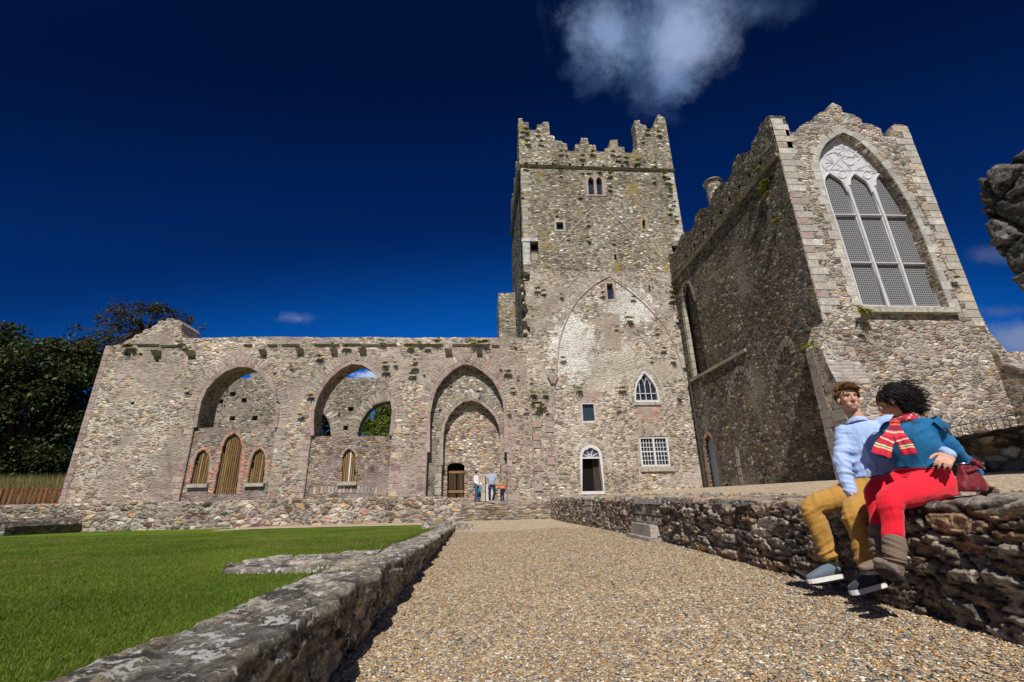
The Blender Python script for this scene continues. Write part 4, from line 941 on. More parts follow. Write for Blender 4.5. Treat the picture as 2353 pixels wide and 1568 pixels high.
# gable wall
xg = WX+.0
gt_ = ptsY(K10, [(345, 280), (460, 288), (483, 347), (605, 365), (633, 450), (738, 447), (748, 380), (838, 326), (918, 322), (925, 262), (992, 210), (1078, 206), (1088, 142), (1150, 92), (1250, 142), (1270, 215), (1385, 230), (1490, 290), (1505, 340), (1600, 350), (1730, 410), (1755, 500), (1855, 505), (1842, 425), (1908, 422), (1890, 352), (1992, 360)], GY)
gy_l = WX+.0
go = [(xg, -.2), (xg, gt_[0][1])]+ragged([(max(p[0], xg), p[1]) for p in gt_], .025, .4, closed=False, seed=4)
go += [(EX, gt_[-1][1]-.1), (EX, -.2)]
# window opening
wl = ptsY(K6, [(1325, 1370), (1190, 930), (1130, 740), (1085, 590), (1062, 500), (1068, 430), (1095, 370), (1140, 325), (1205, 285)], GY)
wr = ptsY(K6, [(1205, 285), (1290, 325), (1370, 395), (1450, 480), (1530, 590), (1610, 720), (1690, 890), (1780, 1130), (1880, 1392)], GY)
win = smooth2(wl, 4)+smooth2(wr, 4)[1:]
mb = MB(); mb.prism(go, [(win, None)], GY, GY+1.0); mb.build('gable_wall', M['gable'], tr)
band(win, .02, .30, .42, GY-.02, GY+.42, [(.50, .48, .42), (.46, .45, .40), (.53, .50, .43), (.42, .42, .39)], alt=.16, name='window_surround', parent=tr, gap=.015)
band([(xg+.0, 7.5), (xg+.0, gt_[0][1])][::-1], .0, .55, .33, GY-.014, GY+.2, [(.50, .48, .43), (.55, .53, .48), (.45, .41, .35), (.34, .24, .22)], alt=.35, name='quoin_stones', parent=tr, gap=.03)
band([(EX, 7.), (EX, gt_[-1][1]-.1)], .0, .5, .36, GY-.014, GY+.2, [(.50, .47, .40), (.44, .42, .37), (.48, .40, .30)], alt=.3, name='quoin_stones', parent=tr, gap=.03)
# white tracery window
WY = GY+.30
ws = ptsY(K6, [(1325, 1370), (1880, 1392)], WY)
def wp(pts): return ptsY(K6, pts, WY)
def sc_(p, c, k): return (c[0]+(p[0]-c[0])*k, c[1]+(p[1]-c[1])*k)
wl2 = smooth2(wp([(1325, 1368), (1190, 930), (1130, 745), (1088, 600), (1064, 505), (1070, 440), (1098, 385), (1140, 345), (1205, 310)]), 4)
wr2 = smooth2(wp([(1205, 310), (1290, 350), (1365, 420), (1440, 505), (1515, 610), (1590, 740), (1665, 900), (1760, 1140), (1860, 1392)]), 4)
wo2 = wl2+wr2[1:]
wo2 = [(x, z) for x, z in wo2]
# the frame reaches under the stone reveal
cx = sum(p[0] for p in wo2)/len(wo2); cz = sum(p[1] for p in wo2)/len(wo2)
wouter = [sc_(p, (cx, cz), 1.06) for p in wo2]
def lancet(bl, sl, ap, sr, br):
    a = wp([bl]); l = smooth2(wp([sl, (sl[0]*.72+ap[0]*.28-4, sl[1]*.42+ap[1]*.58), ap]), 4); r_ = smooth2(wp([ap, (sr[0]*.62+ap[0]*.38+6, sr[1]*.45+ap[1]*.55), sr]), 4)
    return a+l+r_[1:]+wp([br])
bars = [lancet((1147, 795), (1090, 610), (1122, 538), (1240, 655), (1285, 797)), lancet((1312, 797), (1252, 615), (1278, 542), (1395, 660), (1447, 802)), lancet((1475, 801), (1412, 620), (1432, 545), (1548, 665), (1610, 806))]
mid = [wp([(1150, 806), (1288, 806), (1387, 1096), (1242, 1094)]), wp([(1315, 808), (1450, 810), (1552, 1100), (1412, 1098)]), wp([(1478, 810), (1613, 812), (1722, 1104), (1580, 1102)])]
bot = [wp([(1245, 1104), (1390, 1106), (1485, 1368), (1325, 1362)]), wp([(1416, 1107), (1556, 1109), (1648, 1370), (1508, 1368)]), wp([(1584, 1111), (1726, 1113), (1818, 1372), (1672, 1371)])]
lights = bars+mid+bot
mb = MB(); mb.prism(wouter, [(l, None) for l in lights], WY, WY+.14); gw = mb.build('great_window', M['window_paint'], tr)
def lead_mat():
    t = NT('leaded_glass'); oc = t.obj(); sp = t.n('ShaderNodeSeparateXYZ'); t.l(oc, sp.inputs[0])
    x = t.math('FRACT', t.math('MULTIPLY', sp.outputs[0], 1/.085)); z = t.math('FRACT', t.math('MULTIPLY', sp.outputs[2], 1/.10))
    m = t.math('MAXIMUM', t.math('GREATER_THAN', x, .66), t.math('GREATER_THAN', z, .70))
    t.base(t.mix(m, (.035, .05, .06), (.30, .28, .285))); t.b.inputs['Roughness'].default_value = .3
    t.bump(m, .6, .02); return t.m
M['lead'] = lead_mat()
for l in lights:
    xs_ = [p[0] for p in l]; zs = [p[1] for p in l]; e = .03; c = (sum(xs_)/len(l), sum(zs)/len(l))
    mb = MB(); mb.prism([sc_(p, c, 1.03) for p in l], (), WY+.09, WY+.11); mb.build('pane', M['lead'], gw)
mb = MB()
# mullions and transoms stand forward
for pts in ([(1240, 640), (1300, 800), (1400, 1100), (1496, 1392)], [(1398, 650), (1463, 803), (1567, 1104), (1663, 1392)]):
    mb.tube([(x, WY-.03, z) for x, z in wp(pts)], .058, 8)
for a, b in (((1147, 800), (1290, 801)), ((1312, 802), (1452, 804)), ((1476, 805), (1612, 808)), ((1242, 1099), (1390, 1101)), ((1414, 1102), (1556, 1104)), ((1582, 1106), (1726, 1108))):
    p = wp([a, b]); mb.tube([(x, WY-.02, z) for x, z in p], .04, 6)
for l in bars: mb.tube([(x, WY-.005, z) for x, z in l[1:-1]], .05, 6)
mb.tube([(x, WY-.01, z) for x, z in wo2], .055, 6)
mb.build('mullions', M['window_paint'], gw)
mb = MB()
def circ(c, rx, ry, rad, a0=0, a1=360, n=28):
    pts = []
    for k in range(n+1):
        a = R(a0+(a1-a0)*k/n); pts.append((c[0]+rx*math.cos(a), c[1]-ry*math.sin(a)))
    mb.tube([(x, WY-.005, z) for x, z in wp(pts)], rad, 6)
def spokes(c, r_, angs, rad=.024, r0=0):
    for a in angs:
        p = wp([(c[0]+r0*math.cos(R(a)), c[1]-r0*math.sin(R(a))), (c[0]+r_*math.cos(R(a)), c[1]-r_*math.sin(R(a)))]); mb.tube([(x, WY-.005, z) for x, z in p], rad, 5)
t_ = .034
circ((1226, 382), 72, 62, t_, -60, 235); spokes((1230, 388), 66, (-20, 8, 32, 62, 95, 130, 155, 180, 205, 240, 300), .02)
circ((1150, 470), 68, 60, t_, 20, 240); spokes((1158, 476), 62, (100, 130, 155, 180, 205, 235, 60, 330), .02)
circ((1372, 480), 72, 64, t_, -70, 160); spokes((1368, 486), 66, (-25, 5, 30, 60, 90, 130, 205, 240), .02)
circ((1252, 462), 30, 26, t_); circ((1206, 546), 26, 24, t_); circ((1360, 550), 26, 24, t_)
for a, b in (((1128, 516), (1270, 523)), ((1270, 523), (1200, 452)), ((1128, 516), (1195, 440)), ((1282, 520), (1425, 528)), ((1282, 520), (1350, 490)), ((1425, 528), (1350, 485)), ((1200, 432), (1310, 436)), ((1200, 432), (1240, 372)), ((1310, 436), (1240, 385)), ((1075, 488), (1108, 524)), ((1310, 375), (1365, 412)), ((1455, 500), (1505, 565)), ((1120, 395), (1135, 370))):
    p = wp([a, b]); mb.tube([(x, WY-.005, z) for x, z in p], .026, 5)
mb.build('tracery', M['window_paint'], gw)
s0, s1 = ptsY(K6, [(1340, 1398), (1922, 1422)], GY); mb = MB(); mb.box(s0[0]-.2, s1[0], GY-.22, GY+.4, s1[1]-.02, s1[1]+.2); mb.build('window_sill', M['sill'], tr)
mb = MB(); mb.prism([sc_(p, (cx, cz), 1.03) for p in wo2], (), GY+.9, GY+.95); mb.build('interior_shade', M['shade_black'], tr)
# other walls and roof
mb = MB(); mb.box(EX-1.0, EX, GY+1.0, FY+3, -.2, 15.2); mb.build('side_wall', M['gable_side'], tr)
mb = MB(); mb.box(14.46, EX-1.0, FY+2, FY+3, -.2, 16.); mb.build('end_wall', M['gable'], tr)
mb = MB(); mb.box(WX+.75, EX-1.0, GY+1.0, FY-.01, 14.2, 14.4); mb.build('roof', M['sill'], tr)
ch = onX(*K11(522, 270), 14.6); cb = onX(*K11(510, 400), 14.6)
mb = MB(); mb.tube([(14.6, ch.y, 14.2), (14.6, ch.y, ch.z-.22)], .46, 16); mb.tube([(14.6, ch.y, ch.z-.22), (14.6, ch.y, ch.z-.1), (14.6, ch.y, ch.z-.1), (14.6, ch.y, ch.z+.02)], [.46, .60, .60, .5], 16); mb.build('chimney', M['tower_top'], tr)
# corner buttresses with sloping heads
def buttress(x0, x1, y0, ztop, zshoulder, name='buttress'):
    mb = MB(); mb.prism([(GY+.02, -.2), (y0-.12, -.2), (y0, zshoulder-1.2), (y0, zshoulder), (GY-.25, ztop-.5), (GY-.2, ztop), (GY+.02, ztop+.02)], (), x0, x1, axis='X'); b = mb.build(name, M['gable'], tr)
    pal = [(.34, .30, .26), (.28, .25, .22), (.38, .35, .31), (.33, .26, .23), (.27, .26, .27)]
    mb = MB(); n = 6
    for i in range(n):
        f0 = i/n; f1 = (i+.97)/n; ya = y0+(GY-.25-y0)*f0; yb = y0+(GY-.25-y0)*f1; za = zshoulder+(ztop-.5-zshoulder)*f0; zb = zshoulder+(ztop-.5-zshoulder)*f1
        x = x0-.03
        while x < x1:
            w = min(rnd.uniform(.3, .55), x1+.03-x); mb.hexa([(x, ya-.03, za-.06), (x+w-.01, ya-.03, za-.06), (x+w-.01, yb, zb-.06), (x, yb, zb-.06), (x, ya-.03, za+.05), (x+w-.01, ya-.03, za+.05), (x+w-.01, yb, zb+.03), (x, yb, zb+.03)], stonecol(pal)); x += w
    mb.build('weathering', M['dressed'], b)
    for xx, sg in ((x0, 1),):
        z = 1.2; mb = MB()
        while z < zshoulder-.1:
            h = rnd.uniform(.26, .42); h = min(h, zshoulder-z); w = rnd.uniform(.3, .7); mb.box(xx-.02, xx+w, y0-.03, y0+rnd.uniform(.25, .6), z+.012, z+h-.012, stonecol(pal)); z += h
        mb.build('quoin_stones', M['dressed'], b)
buttress(WX-.5, WX+.75, 14.82, 5.95, 4.66)
mb = MB(); mb.prism([(WX-.5, -.2), (WX-.5, 6.15), (WX-.02, 7.1), (WX-.02, -.2)], (), GY+.01, GY+.62); mb.build('buttress', M['gable'], tr)
mb = MB(); z_ = 1.3
while z_ < 6.0:
    h_ = min(rnd.uniform(.3, .42), 6.1-z_); mb.box(WX-.515, WX-.3, GY+rnd.uniform(.1, .3), GY+.635, z_+.01, z_+h_-.01, stonecol([(.36, .33, .29), (.30, .27, .24), (.33, .26, .23)])); z_ += h_
mb.build('quoin_stones', M['dressed'], tr)
buttress(19.57, 21.0, 13.2, 5.9, 4.0)
# raking strut wall at the right corner
mb = MB(); mb.prism([(EX+.001, -.2), (EX+.001, 8.02), (EX+.3, 7.5), (EX+.34, 6.9), (EX+.95, 5.7), (EX+1.7, 4.6), (EX+3.2, 3.2), (EX+5, 2.2), (EX+5, -.2)], (), GY+.2, GY+1.2); mb.build('raking_wall', M['gable'], tr)

# bank wall and railing at the right, in front of the gable
bw = root('bank_wall', 'dark rubble wall topped by an iron railing at the right edge', 'wall', (11, 9, 1.3))
A = onY(2150, 1100, 9.6); B = onY(2353, 1088, 7.9); At = onY(2150, 1028, 9.6); Bt = onY(2353, 997, 7.9)
dv = Vector((B.x-A.x, B.y-A.y, 0)); Ln = dv.length; dv /= Ln; nrm = Vector((-dv.y, dv.x, 0))
if nrm.y < 0: nrm = -nrm
LL = Ln*1.9
def bank_face():
    step = .035; n = int((LL+1.5)/step); s = np.linspace(-1.5, LL, n)
    zt = At.z+(Bt.z-At.z)*s/Ln; zb = np.full(n, .8); nz = int(1.6/step); nt = 14
    L = np.concatenate([np.linspace(0, 1, nz), 1+np.linspace(0, 1, nt+1)[1:]]); Sg, Lg = np.meshgrid(s, L, indexing='ij'); face = Lg <= 1
    z = np.where(face, zb[:, None]+(zt-zb)[:, None]*np.minimum(Lg, 1), zt[:, None]); d = np.where(face, 0, (Lg-1)*.6); arc = np.where(face, z, zt[:, None]+d)
    d1, d2, cid = worley((Sg+.1*fbm(Sg*2, arc*2, 3))/.36, (arc+.08*fbm(Sg*2, arc*2, 7))/.17, 71); e = sstep(.02, .3, d2-d1); h2 = (cid*7.3) % 1
    disp = .07*(e*(.4+.9*h2)+.5*(fbm(Sg*9, arc*9, 4)-.5)); o = np.where(face, -disp, d)
    P = np.stack([A.x+dv.x*Sg+nrm.x*o, A.y+dv.y*Sg+nrm.y*o, z+np.where(face, 0, disp*.7)], -1)
    pal = np.array(DARK)*1.7; c = pal[(cid*len(DARK)).astype(int) % len(DARK)]*(.6+.7*h2[..., None]); c = np.array((.10, .09, .07))*(1-e[..., None])+c*e[..., None]
    grid_mesh('face', P, M['relief_dark'], bw, c)
M['relief_dark'] = stone_attr('rubble_relief_dark', .6, .015, (.42, .40, .36), 8., (.58, .66), fine_scale=34, lich2=((.05, .045, .04), 2.5, .52), spec=.3)
bank_face()
M['rail_iron'] = plain('rusty_brown_iron', (.44, .37, .32), .6, .4, 25, .2)
rl = root('iron_railing', 'low brown iron hoop-topped railing on the dark wall at the right edge', 'railing', (A.x+dv.x, A.y+dv.y, At.z))
mb = MB(); post = MB()
def rp(s, h, o=.2): return Vector((A.x+dv.x*s+nrm.x*o, A.y+dv.y*s+nrm.y*o, At.z+(Bt.z-At.z)*s/Ln+h))
s0 = .25
mb.tube([rp(s0-.9, .07), rp(LL, .07)], .009, 6); mb.tube([rp(s0-.9, .28), rp(LL, .28)], .009, 6)
s = s0+.14
while s < LL:
    mb.tube([rp(s, .07), rp(s, .28)], .006, 5); mb.tube([rp(s+.13, .07), rp(s+.13, .28)], .006, 5)
    hoop = MB(); hoop.tube([rp(s+.065-.065*math.cos(R(a)), .28+.085*math.sin(R(a))) for a in range(0, 181, 18)], .006, 5); hoop.build('hoop', M['rail_iron'], rl); s += .22
post.hexa([rp(s0-.05, -.1, .16), rp(s0+.05, -.1, .16), rp(s0+.05, -.1, .24), rp(s0-.05, -.1, .24), rp(s0-.04, .36, .16), rp(s0+.04, .36, .16), rp(s0+.04, .36, .22), rp(s0-.04, .36, .22)])
mb.build('bars', M['rail_iron'], rl); post.build('post', plain('grey_brown_post', (.33, .29, .26), .6, .3, 20, .15), rl)

# broken wall end hanging in from the right edge of the frame
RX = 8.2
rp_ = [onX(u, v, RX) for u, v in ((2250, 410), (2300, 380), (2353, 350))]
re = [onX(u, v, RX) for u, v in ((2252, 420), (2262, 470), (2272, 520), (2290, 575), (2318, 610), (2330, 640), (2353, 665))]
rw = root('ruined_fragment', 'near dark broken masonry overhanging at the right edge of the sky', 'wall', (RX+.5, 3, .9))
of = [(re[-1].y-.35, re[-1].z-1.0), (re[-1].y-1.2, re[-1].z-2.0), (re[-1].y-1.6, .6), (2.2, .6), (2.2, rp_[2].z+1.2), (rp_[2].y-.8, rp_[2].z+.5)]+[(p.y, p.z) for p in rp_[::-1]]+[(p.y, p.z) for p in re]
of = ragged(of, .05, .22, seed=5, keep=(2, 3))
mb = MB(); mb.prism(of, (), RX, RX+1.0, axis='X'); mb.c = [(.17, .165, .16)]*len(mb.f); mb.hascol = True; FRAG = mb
# ------------------------------------------------------------------ near walls with real stone relief
def swept_wall(name, ys, prof, seed, sy, sl, depth, pal, mortar, mat, parent, top_rng=None, top_s=None, row_jit=.0, mort_w=(.02, .26), rough=.5, top_k=.55, nsm=2):
    """ys: stations along Y; prof(y) -> list of (x, z) polyline nodes (same count each); relief pushed out along the local normal"""
    nodes = np.array([prof(y) for y in ys])                      # (n, k, 2)
    k = nodes.shape[1]; seg = np.linalg.norm(np.diff(nodes, axis=1), axis=2).mean(0); cnt = np.maximum(2, (seg/sl_step).astype(int))
    cols = []; par = []; 
    acc = 0
    for j in range(k-1):
        t = np.linspace(0, 1, cnt[j]+1)[(0 if j == 0 else 1):]
        cols.append(nodes[:, j, None]*(1-t)[None, :, None]+nodes[:, j+1, None]*t[None, :, None]); par.append(acc+t*seg[j]); acc += seg[j]
    Q = np.concatenate(cols, 1); l = np.concatenate(par)
    Yg = np.repeat(ys[:, None], len(l), 1); Lg = np.repeat(l[None], len(ys), 0)
    T = np.gradient(Q, axis=1); N = np.stack([-T[..., 1], T[..., 0]], -1); N /= np.linalg.norm(N, axis=-1, keepdims=True)+1e-9
    for _ in range(nsm): N[:, 1:-1] = (N[:, :-2]+N[:, 2:]+N[:, 1:-1])/3
    N /= np.linalg.norm(N, axis=-1, keepdims=True)+1e-9
    wy = Yg+.16*(fbm(Yg*2.3, Lg*2.3, seed+5)-.5); wl = Lg+.12*(fbm(Yg*2.3, Lg*2.3, seed+9)-.5)
    d1, d2, cid = worley(wy/sy, wl/sl, seed, .9)
    c1, c2, cid2 = worley(wy/(sy*.55), wl/(sl*.6), seed+13, .9)
    small = (_hash(np.floor(wy/(sy*1.8)).astype(int), np.floor(wl/(sl*2.2)).astype(int), seed+3) > .62)
    d1 = np.where(small, c1, d1); d2 = np.where(small, c2, d2); cid = np.where(small, cid2, cid)
    if top_rng is not None:
        m = (Lg > top_rng[0]) & (Lg < top_rng[1]); t1, t2, tid = worley(wy/top_s[0], wl/top_s[1], seed+21, .9)
        d1 = np.where(m, t1, d1); d2 = np.where(m, t2, d2); cid = np.where(m, tid, cid)
    e = sstep(mort_w[0], mort_w[1], d2-d1); h2 = (cid*7.31) % 1; h3 = (cid*13.7) % 1
    tilt = (fbm(Yg*3+h2*9, Lg*3+h3*9, seed+2)-.5)
    strata = fbm(Yg*4, Lg*38+h2*20, seed+7, 3)-.5
    rid = 1-2*np.abs(fbm(Yg*11+h2*5, Lg*26+h3*7, seed+8, 4)-.5)
    disp = depth*(e*(.40+1.0*h2)+.45*tilt*e+rough*.45*(fbm(Yg*16, Lg*22, seed+1)-.5)+rough*.55*strata*e+rough*.45*(rid-.85)*e+rough*.30*(fbm(Yg*45, Lg*60, seed+6, 2)-.4))
    if top_rng is not None: disp = np.where((Lg > top_rng[0]) & (Lg < top_rng[1]), disp*top_k, disp)
    x = Q[..., 0]+N[..., 0]*disp; z = Q[..., 1]+N[..., 1]*disp
    P = np.stack([x, Yg+0*x, z], -1)
    pa = np.array(pal); c = pa[(cid*len(pal)).astype(int) % len(pal)]*(.6+.8*h3[..., None]); c = np.array(mortar)*(1-e[..., None])+c*e[..., None]
    c *= (.75+.5*fbm(Yg*20, Lg*45, seed+4))[..., None]*1.0
    return grid_mesh(name, P, mat, parent, c)
sl_step = .014
SLATE = [(.13, .115, .10), (.20, .165, .13), (.16, .13, .115), (.25, .22, .19), (.10, .095, .09), (.23, .17, .11), (.30, .275, .24), (.15, .14, .13), (.17, .125, .11), (.19, .175, .155), (.23, .155, .095), (.18, .17, .155)]
def rock_mat(name, white, black, ws=13., wt=.585, bs=4., bt=.53, orange=.70, k=1.0):
    """weathered slate: mottled mineral grain, black and white lichen with shapes of their own, a few orange specks"""
    t = NT(name); oc = t.obj(); c = t.attr()
    g1 = t.noise(t.vmul(oc, (1., .6, 1.8)), 16, 9, .78); g2 = t.noise(oc, 70, 6, .75); g3 = t.noise(t.vadd(oc, (5, 2, 9)), 4.5, 7, .7)
    c = t.mix(1., c, t.ramp(g1, [(.30, (.22, .21, .20)), (.5, (.9, .88, .85)), (.70, (1.9, 1.85, 1.75))]), 'MULTIPLY')
    c = t.mix(1., c, t.ramp(g2, [(.3, (.55, .54, .53)), (.7, (1.5, 1.5, 1.48))]), 'MULTIPLY')
    c = t.mix(1., c, t.ramp(g3, [(.33, (.6, .58, .56)), (.67, (1.35, 1.3, 1.22))]), 'MULTIPLY')
    c = t.mix(t.math('MULTIPLY', t.mapr(t.noise(t.vadd(oc, (1.7, 4.1, .3)), bs, 8, .72), bt, bt+.04), .85), c, black)
    c = t.mix(t.math('MULTIPLY', t.mapr(t.noise(t.vadd(oc, (7.7, .4, 3.3)), ws, 6, .66), wt, wt+.022), .92), c, white)
    c = t.mix(t.math('MULTIPLY', t.mapr(t.noise(t.vadd(oc, (2.2, 9.4, 6.3)), ws*3.2, 4, .6), .63, .65), .8), c, white)
    c = t.mix(t.mapr(t.noise(t.vadd(oc, (4.2, 3.4, 1.3)), 9, 4, .6), orange, orange+.02), c, (.48, .27, .06))
    t.base(c); t.bump(t.math('ADD', g1, t.math('MULTIPLY', g2, .5)), 1., .035*k); t.b.inputs['Specular IOR Level'].default_value = .3; t.b.inputs['Roughness'].default_value = .8
    return t.m
M['near_face'] = rock_mat('near_rubble', (.58, .55, .49), (.035, .03, .026), 12., .605, 3.4, .57)
M['fragment'] = rock_mat('fragment_stone', (.52, .52, .52), (.02, .02, .021), 9., .60, 2.2, .56, k=2.)  # dark stone and black patches put the grazing face's shade into colour
M['near_top'] = rock_mat('lichened_capping', (.70, .69, .65), (.05, .047, .046), 10., .565, 4.5, .535)
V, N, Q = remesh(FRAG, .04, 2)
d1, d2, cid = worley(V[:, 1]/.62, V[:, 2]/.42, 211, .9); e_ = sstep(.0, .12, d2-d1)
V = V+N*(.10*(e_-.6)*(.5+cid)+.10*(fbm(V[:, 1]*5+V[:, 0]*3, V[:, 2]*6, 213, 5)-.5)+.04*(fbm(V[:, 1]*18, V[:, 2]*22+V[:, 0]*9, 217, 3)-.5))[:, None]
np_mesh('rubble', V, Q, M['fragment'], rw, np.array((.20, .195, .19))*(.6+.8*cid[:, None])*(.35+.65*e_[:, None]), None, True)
ret = root('retaining_wall', 'long dark rubble retaining wall along the right of the path, the couple sitting on it', 'wall', (3.4, 6, 0))
def stations(a, b, s0, k):
    y = [a]
    while y[-1] < b: y.append(y[-1]+max(s0, s0*(.35+y[-1]*k)))
    return np.array(y)
ysr = stations(-.6, 25.2, .0125, .16)
def prof_r(y):
    x = float(wall_x(y)); z = float(wall_z(y)); b = -.06
    return [(x+.66, z+.035), (x+.50, z+.03), (x+.03, z), (x-.0, z-.03), (x-.03, (z+b)*.5), (x-.06, b)][::-1]
# profile runs from the foot of the face upward and over the top
swept_wall('face', ysr, lambda y: prof_r(y), 101, .38, .115, .052, [tuple(q*2.3 for q in c) for c in SLATE], (.05, .043, .037), M['near_face'], ret, top_rng=(.93, 1.62), top_s=(.55, .34), rough=1.4, mort_w=(.02, .13), top_k=.4, nsm=1)
# pale mended patches with projecting step stones
for i, (y0, y1) in enumerate((((9.3, 11.0)), ((15.6, 16.6)))):
    mb = MB(); y = y0; pal = [(.32, .31, .30), (.36, .29, .22), (.42, .31, .2), (.29, .28, .26), (.37, .35, .31)]
    z = .06 if i else .42
    while z < float(wall_z(y0))-.02:
        h = min(rnd.uniform(.16, .26), float(wall_z(y0))+.01-z); y = y0
        while y < y1-.1:
            w = min(rnd.uniform(.4, .8), y1-y); x = float(wall_x(y+w/2)); j = rnd.uniform(.07, .10)
            mb.hexa([(x-j, y+.02, z+.012), (x+.2, y+.02, z+.012), (x+.2, y+w-.02, z+.012), (x-j-.01, y+w-.02, z+.02), (x-j+.02, y+.03, z+h-.012), (x+.2, y+.03, z+h-.012), (x+.2, y+w-.03, z+h-.012), (x-j+.01, y+w-.03, z+h-.02)], stonecol(pal, .15)); y += w
        z += h
    mb.build('mended_stones', M['dressed'], ret)
mb = MB(); x = float(wall_x(10.)); mb.hexa([(x-.42, 9.3, -.05), (x+.1, 9.3, -.05), (x+.1, 10.9, -.05), (x-.40, 10.9, -.05), (x-.38, 9.34, .20), (x+.1, 9.34, .2), (x+.1, 10.86, .2), (x-.36, 10.86, .2)], (.27, .245, .21)); mb.build('step_stone', M['dressed'], ret)
mb = MB(); mb.hexa([(x-.28, 9.5, .2), (x+.1, 9.5, .2), (x+.1, 10.8, .2), (x-.26, 10.8, .2), (x-.26, 9.55, .42), (x+.1, 9.55, .42), (x+.1, 10.75, .42), (x-.24, 10.75, .42)], (.30, .27, .23)); mb.build('step_stone', M['dressed'], ret)

low = root('low_wall', 'low lichen-covered stone wall between the lawn and the gravel path', 'wall', (-1, 6, 0))
def lw_z(y): return float(np.interp(y, [-2, 4.6, 7.2, 10, 17.6], [.45, .44, .355, .30, .17]))
def lw_x(y): return float(np.interp(y, [-2, 2, 3, 4.3, 6, 8, 17], [-1.36, -1.32, -1.28, -1.27, -1.27, -1.28, -1.2]))+.05*math.sin(y*2.3)*math.sin(y*.9+1)
def prof_l(y):
    z = lw_z(y); xl = lw_x(y); wob = .025*math.sin(y*5.1)+.02*math.sin(y*11.3+1)
    return [(-.87+wob*.4, -.06), (-.845+wob*.5, z*.5), (-.80+wob, z-.035), (-.81+wob, z-.004), (xl+.05, z-.005), (xl, z-.05), (xl-.02, z-.3)][::-1]
ysl = stations(-.6, 17.6, .0125, .16)
swept_wall('stones', ysl, lambda y: [p for p in prof_l(y)], 131, .42, .15, .032, [(.30, .28, .25), (.37, .34, .29), (.25, .24, .23), (.40, .35, .28), (.22, .21, .20), (.34, .31, .27), (.44, .42, .38)], (.09, .08, .07), M['near_top'], low, top_rng=(.27, .80), top_s=(.5, .2), rough=1.7, mort_w=(.0, .07), top_k=.55, nsm=1)
# end stones beyond the far end of the low wall
mb = MB(); mb.hexa([(-1.95, 16.6, -.1), (-.9, 16.6, -.1), (-.9, 17.5, -.1), (-1.95, 17.5, -.1), (-1.9, 16.65, .28), (-.95, 16.65, .28), (-.95, 17.45, .28), (-1.9, 17.45, .28)], (.27, .25, .22)); mb.hexa([(-.78, 17.2, -.1), (-.2, 17.2, -.1), (-.2, 17.9, -.1), (-.78, 17.9, -.1), (-.78, 17.25, .22), (-.2, 17.25, .16), (-.2, 17.85, .16), (-.78, 17.85, .22)], (.25, .23, .2)); mb.build('end_stone', M['near_top'], low)
# flat stub of an older wall, flush with the lawn
def stub():
    n, m = 110, 90; a = np.linspace(0, 1, n); b = np.linspace(0, 1, m); Ag, Bg = np.meshgrid(a, b, indexing='ij')
    # along: from the low wall (a=0) outward to the tip (a=1)
    near = np.array([(-1.15, 4.32), (-1.5, 4.36), (-1.85, 4.42), (-2.1, 4.5), (-2.27, 4.62)]); far = np.array([(-1.15, 6.1), (-1.5, 6.1), (-1.95, 5.95), (-2.2, 5.5), (-2.3, 4.75)])
    t = np.linspace(0, 1, 5)
    def it(q): return np.stack([np.interp(a, t, q[:, 0]), np.interp(a, t, q[:, 1])], -1)
    A_, B_ = it(near), it(far); XY = A_[:, None]*(1-Bg[..., None])+B_[:, None]*Bg[..., None]
    XY += .05*(np.stack([fbm(Ag*9, Bg*9, 3), fbm(Ag*9, Bg*9, 8)], -1)-.5)
    d1, d2, cid = worley(XY[..., 0]/.42, XY[..., 1]/.2, 171, .9); e = sstep(.01, .2, d2-d1); h2 = (cid*7.3) % 1
    edge = sstep(0, .06, np.minimum.reduce([1-Ag+.0*Ag, Bg, 1-Bg]))
    z = lawn_z(XY[..., 0], XY[..., 1])-.10+.135*edge+.03*e*(.3+h2)+.02*(fbm(XY[..., 0]*14, XY[..., 1]*14, 2)-.5)
    pal = np.array([(.30, .27, .25), (.24, .22, .2), (.36, .32, .29), (.28, .25, .23)]); c = pal[(cid*4).astype(int) % 4]*(.75+.5*h2[..., None]); c = np.array((.14, .13, .12))*(1-e[..., None])+c*e[..., None]
    grid_mesh('flat_stub', np.dstack([XY, z]), M['near_top'], low, c*1.25)
stub()
# ------------------------------------------------------------------ plants
def leaf_mat(name, gloss=.25, trans=.35):
    t = NT(name); c = t.attr(); t.base(c); t.b.inputs['Roughness'].default_value = .55; t.b.inputs['Specular IOR Level'].default_value = gloss
    tr_ = t.n('ShaderNodeBsdfTranslucent'); t.l(c, tr_.inputs[0]); mx_ = t.n('ShaderNodeMixShader'); mx_.inputs[0].default_value = trans
    t.l(t.b.outputs[0], mx_.inputs[1]); t.l(tr_.outputs[0], mx_.inputs[2]); t.l(mx_.outputs[0], t.out.inputs[0]); return t.m
M['leaf'] = leaf_mat('leaf'); M['grass'] = leaf_mat('grass_blade', .15, .4)
M['bark'] = plain('bark', (.07, .055, .04), .9, .1, 8, .3, .6, dist=.05)
def leaf_verts(rg, C0, size, nrm_bias=None):
    """two-triangle leaves folded along the midrib, one per centre"""
    n = len(C0); a = rg.normal(size=(n, 3)); a /= np.linalg.norm(a, axis=1)[:, None]
    b = rg.normal(size=(n, 3)); 
    if nrm_bias is not None: b = b+nrm_bias
    b -= a*(a*b).sum(1)[:, None]; b /= np.linalg.norm(b, axis=1)[:, None]; c = np.cross(a, b)
    s = size[:, None] if hasattr(size, '__len__') else size
    V = np.stack([C0-a*s, C0+c*s*.5+b*s*.15, C0+a*s, C0-c*s*.5+b*s*.15], 1)
    Q = np.arange(n*4).reshape(n, 4)
    return V.reshape(-1, 3), Q
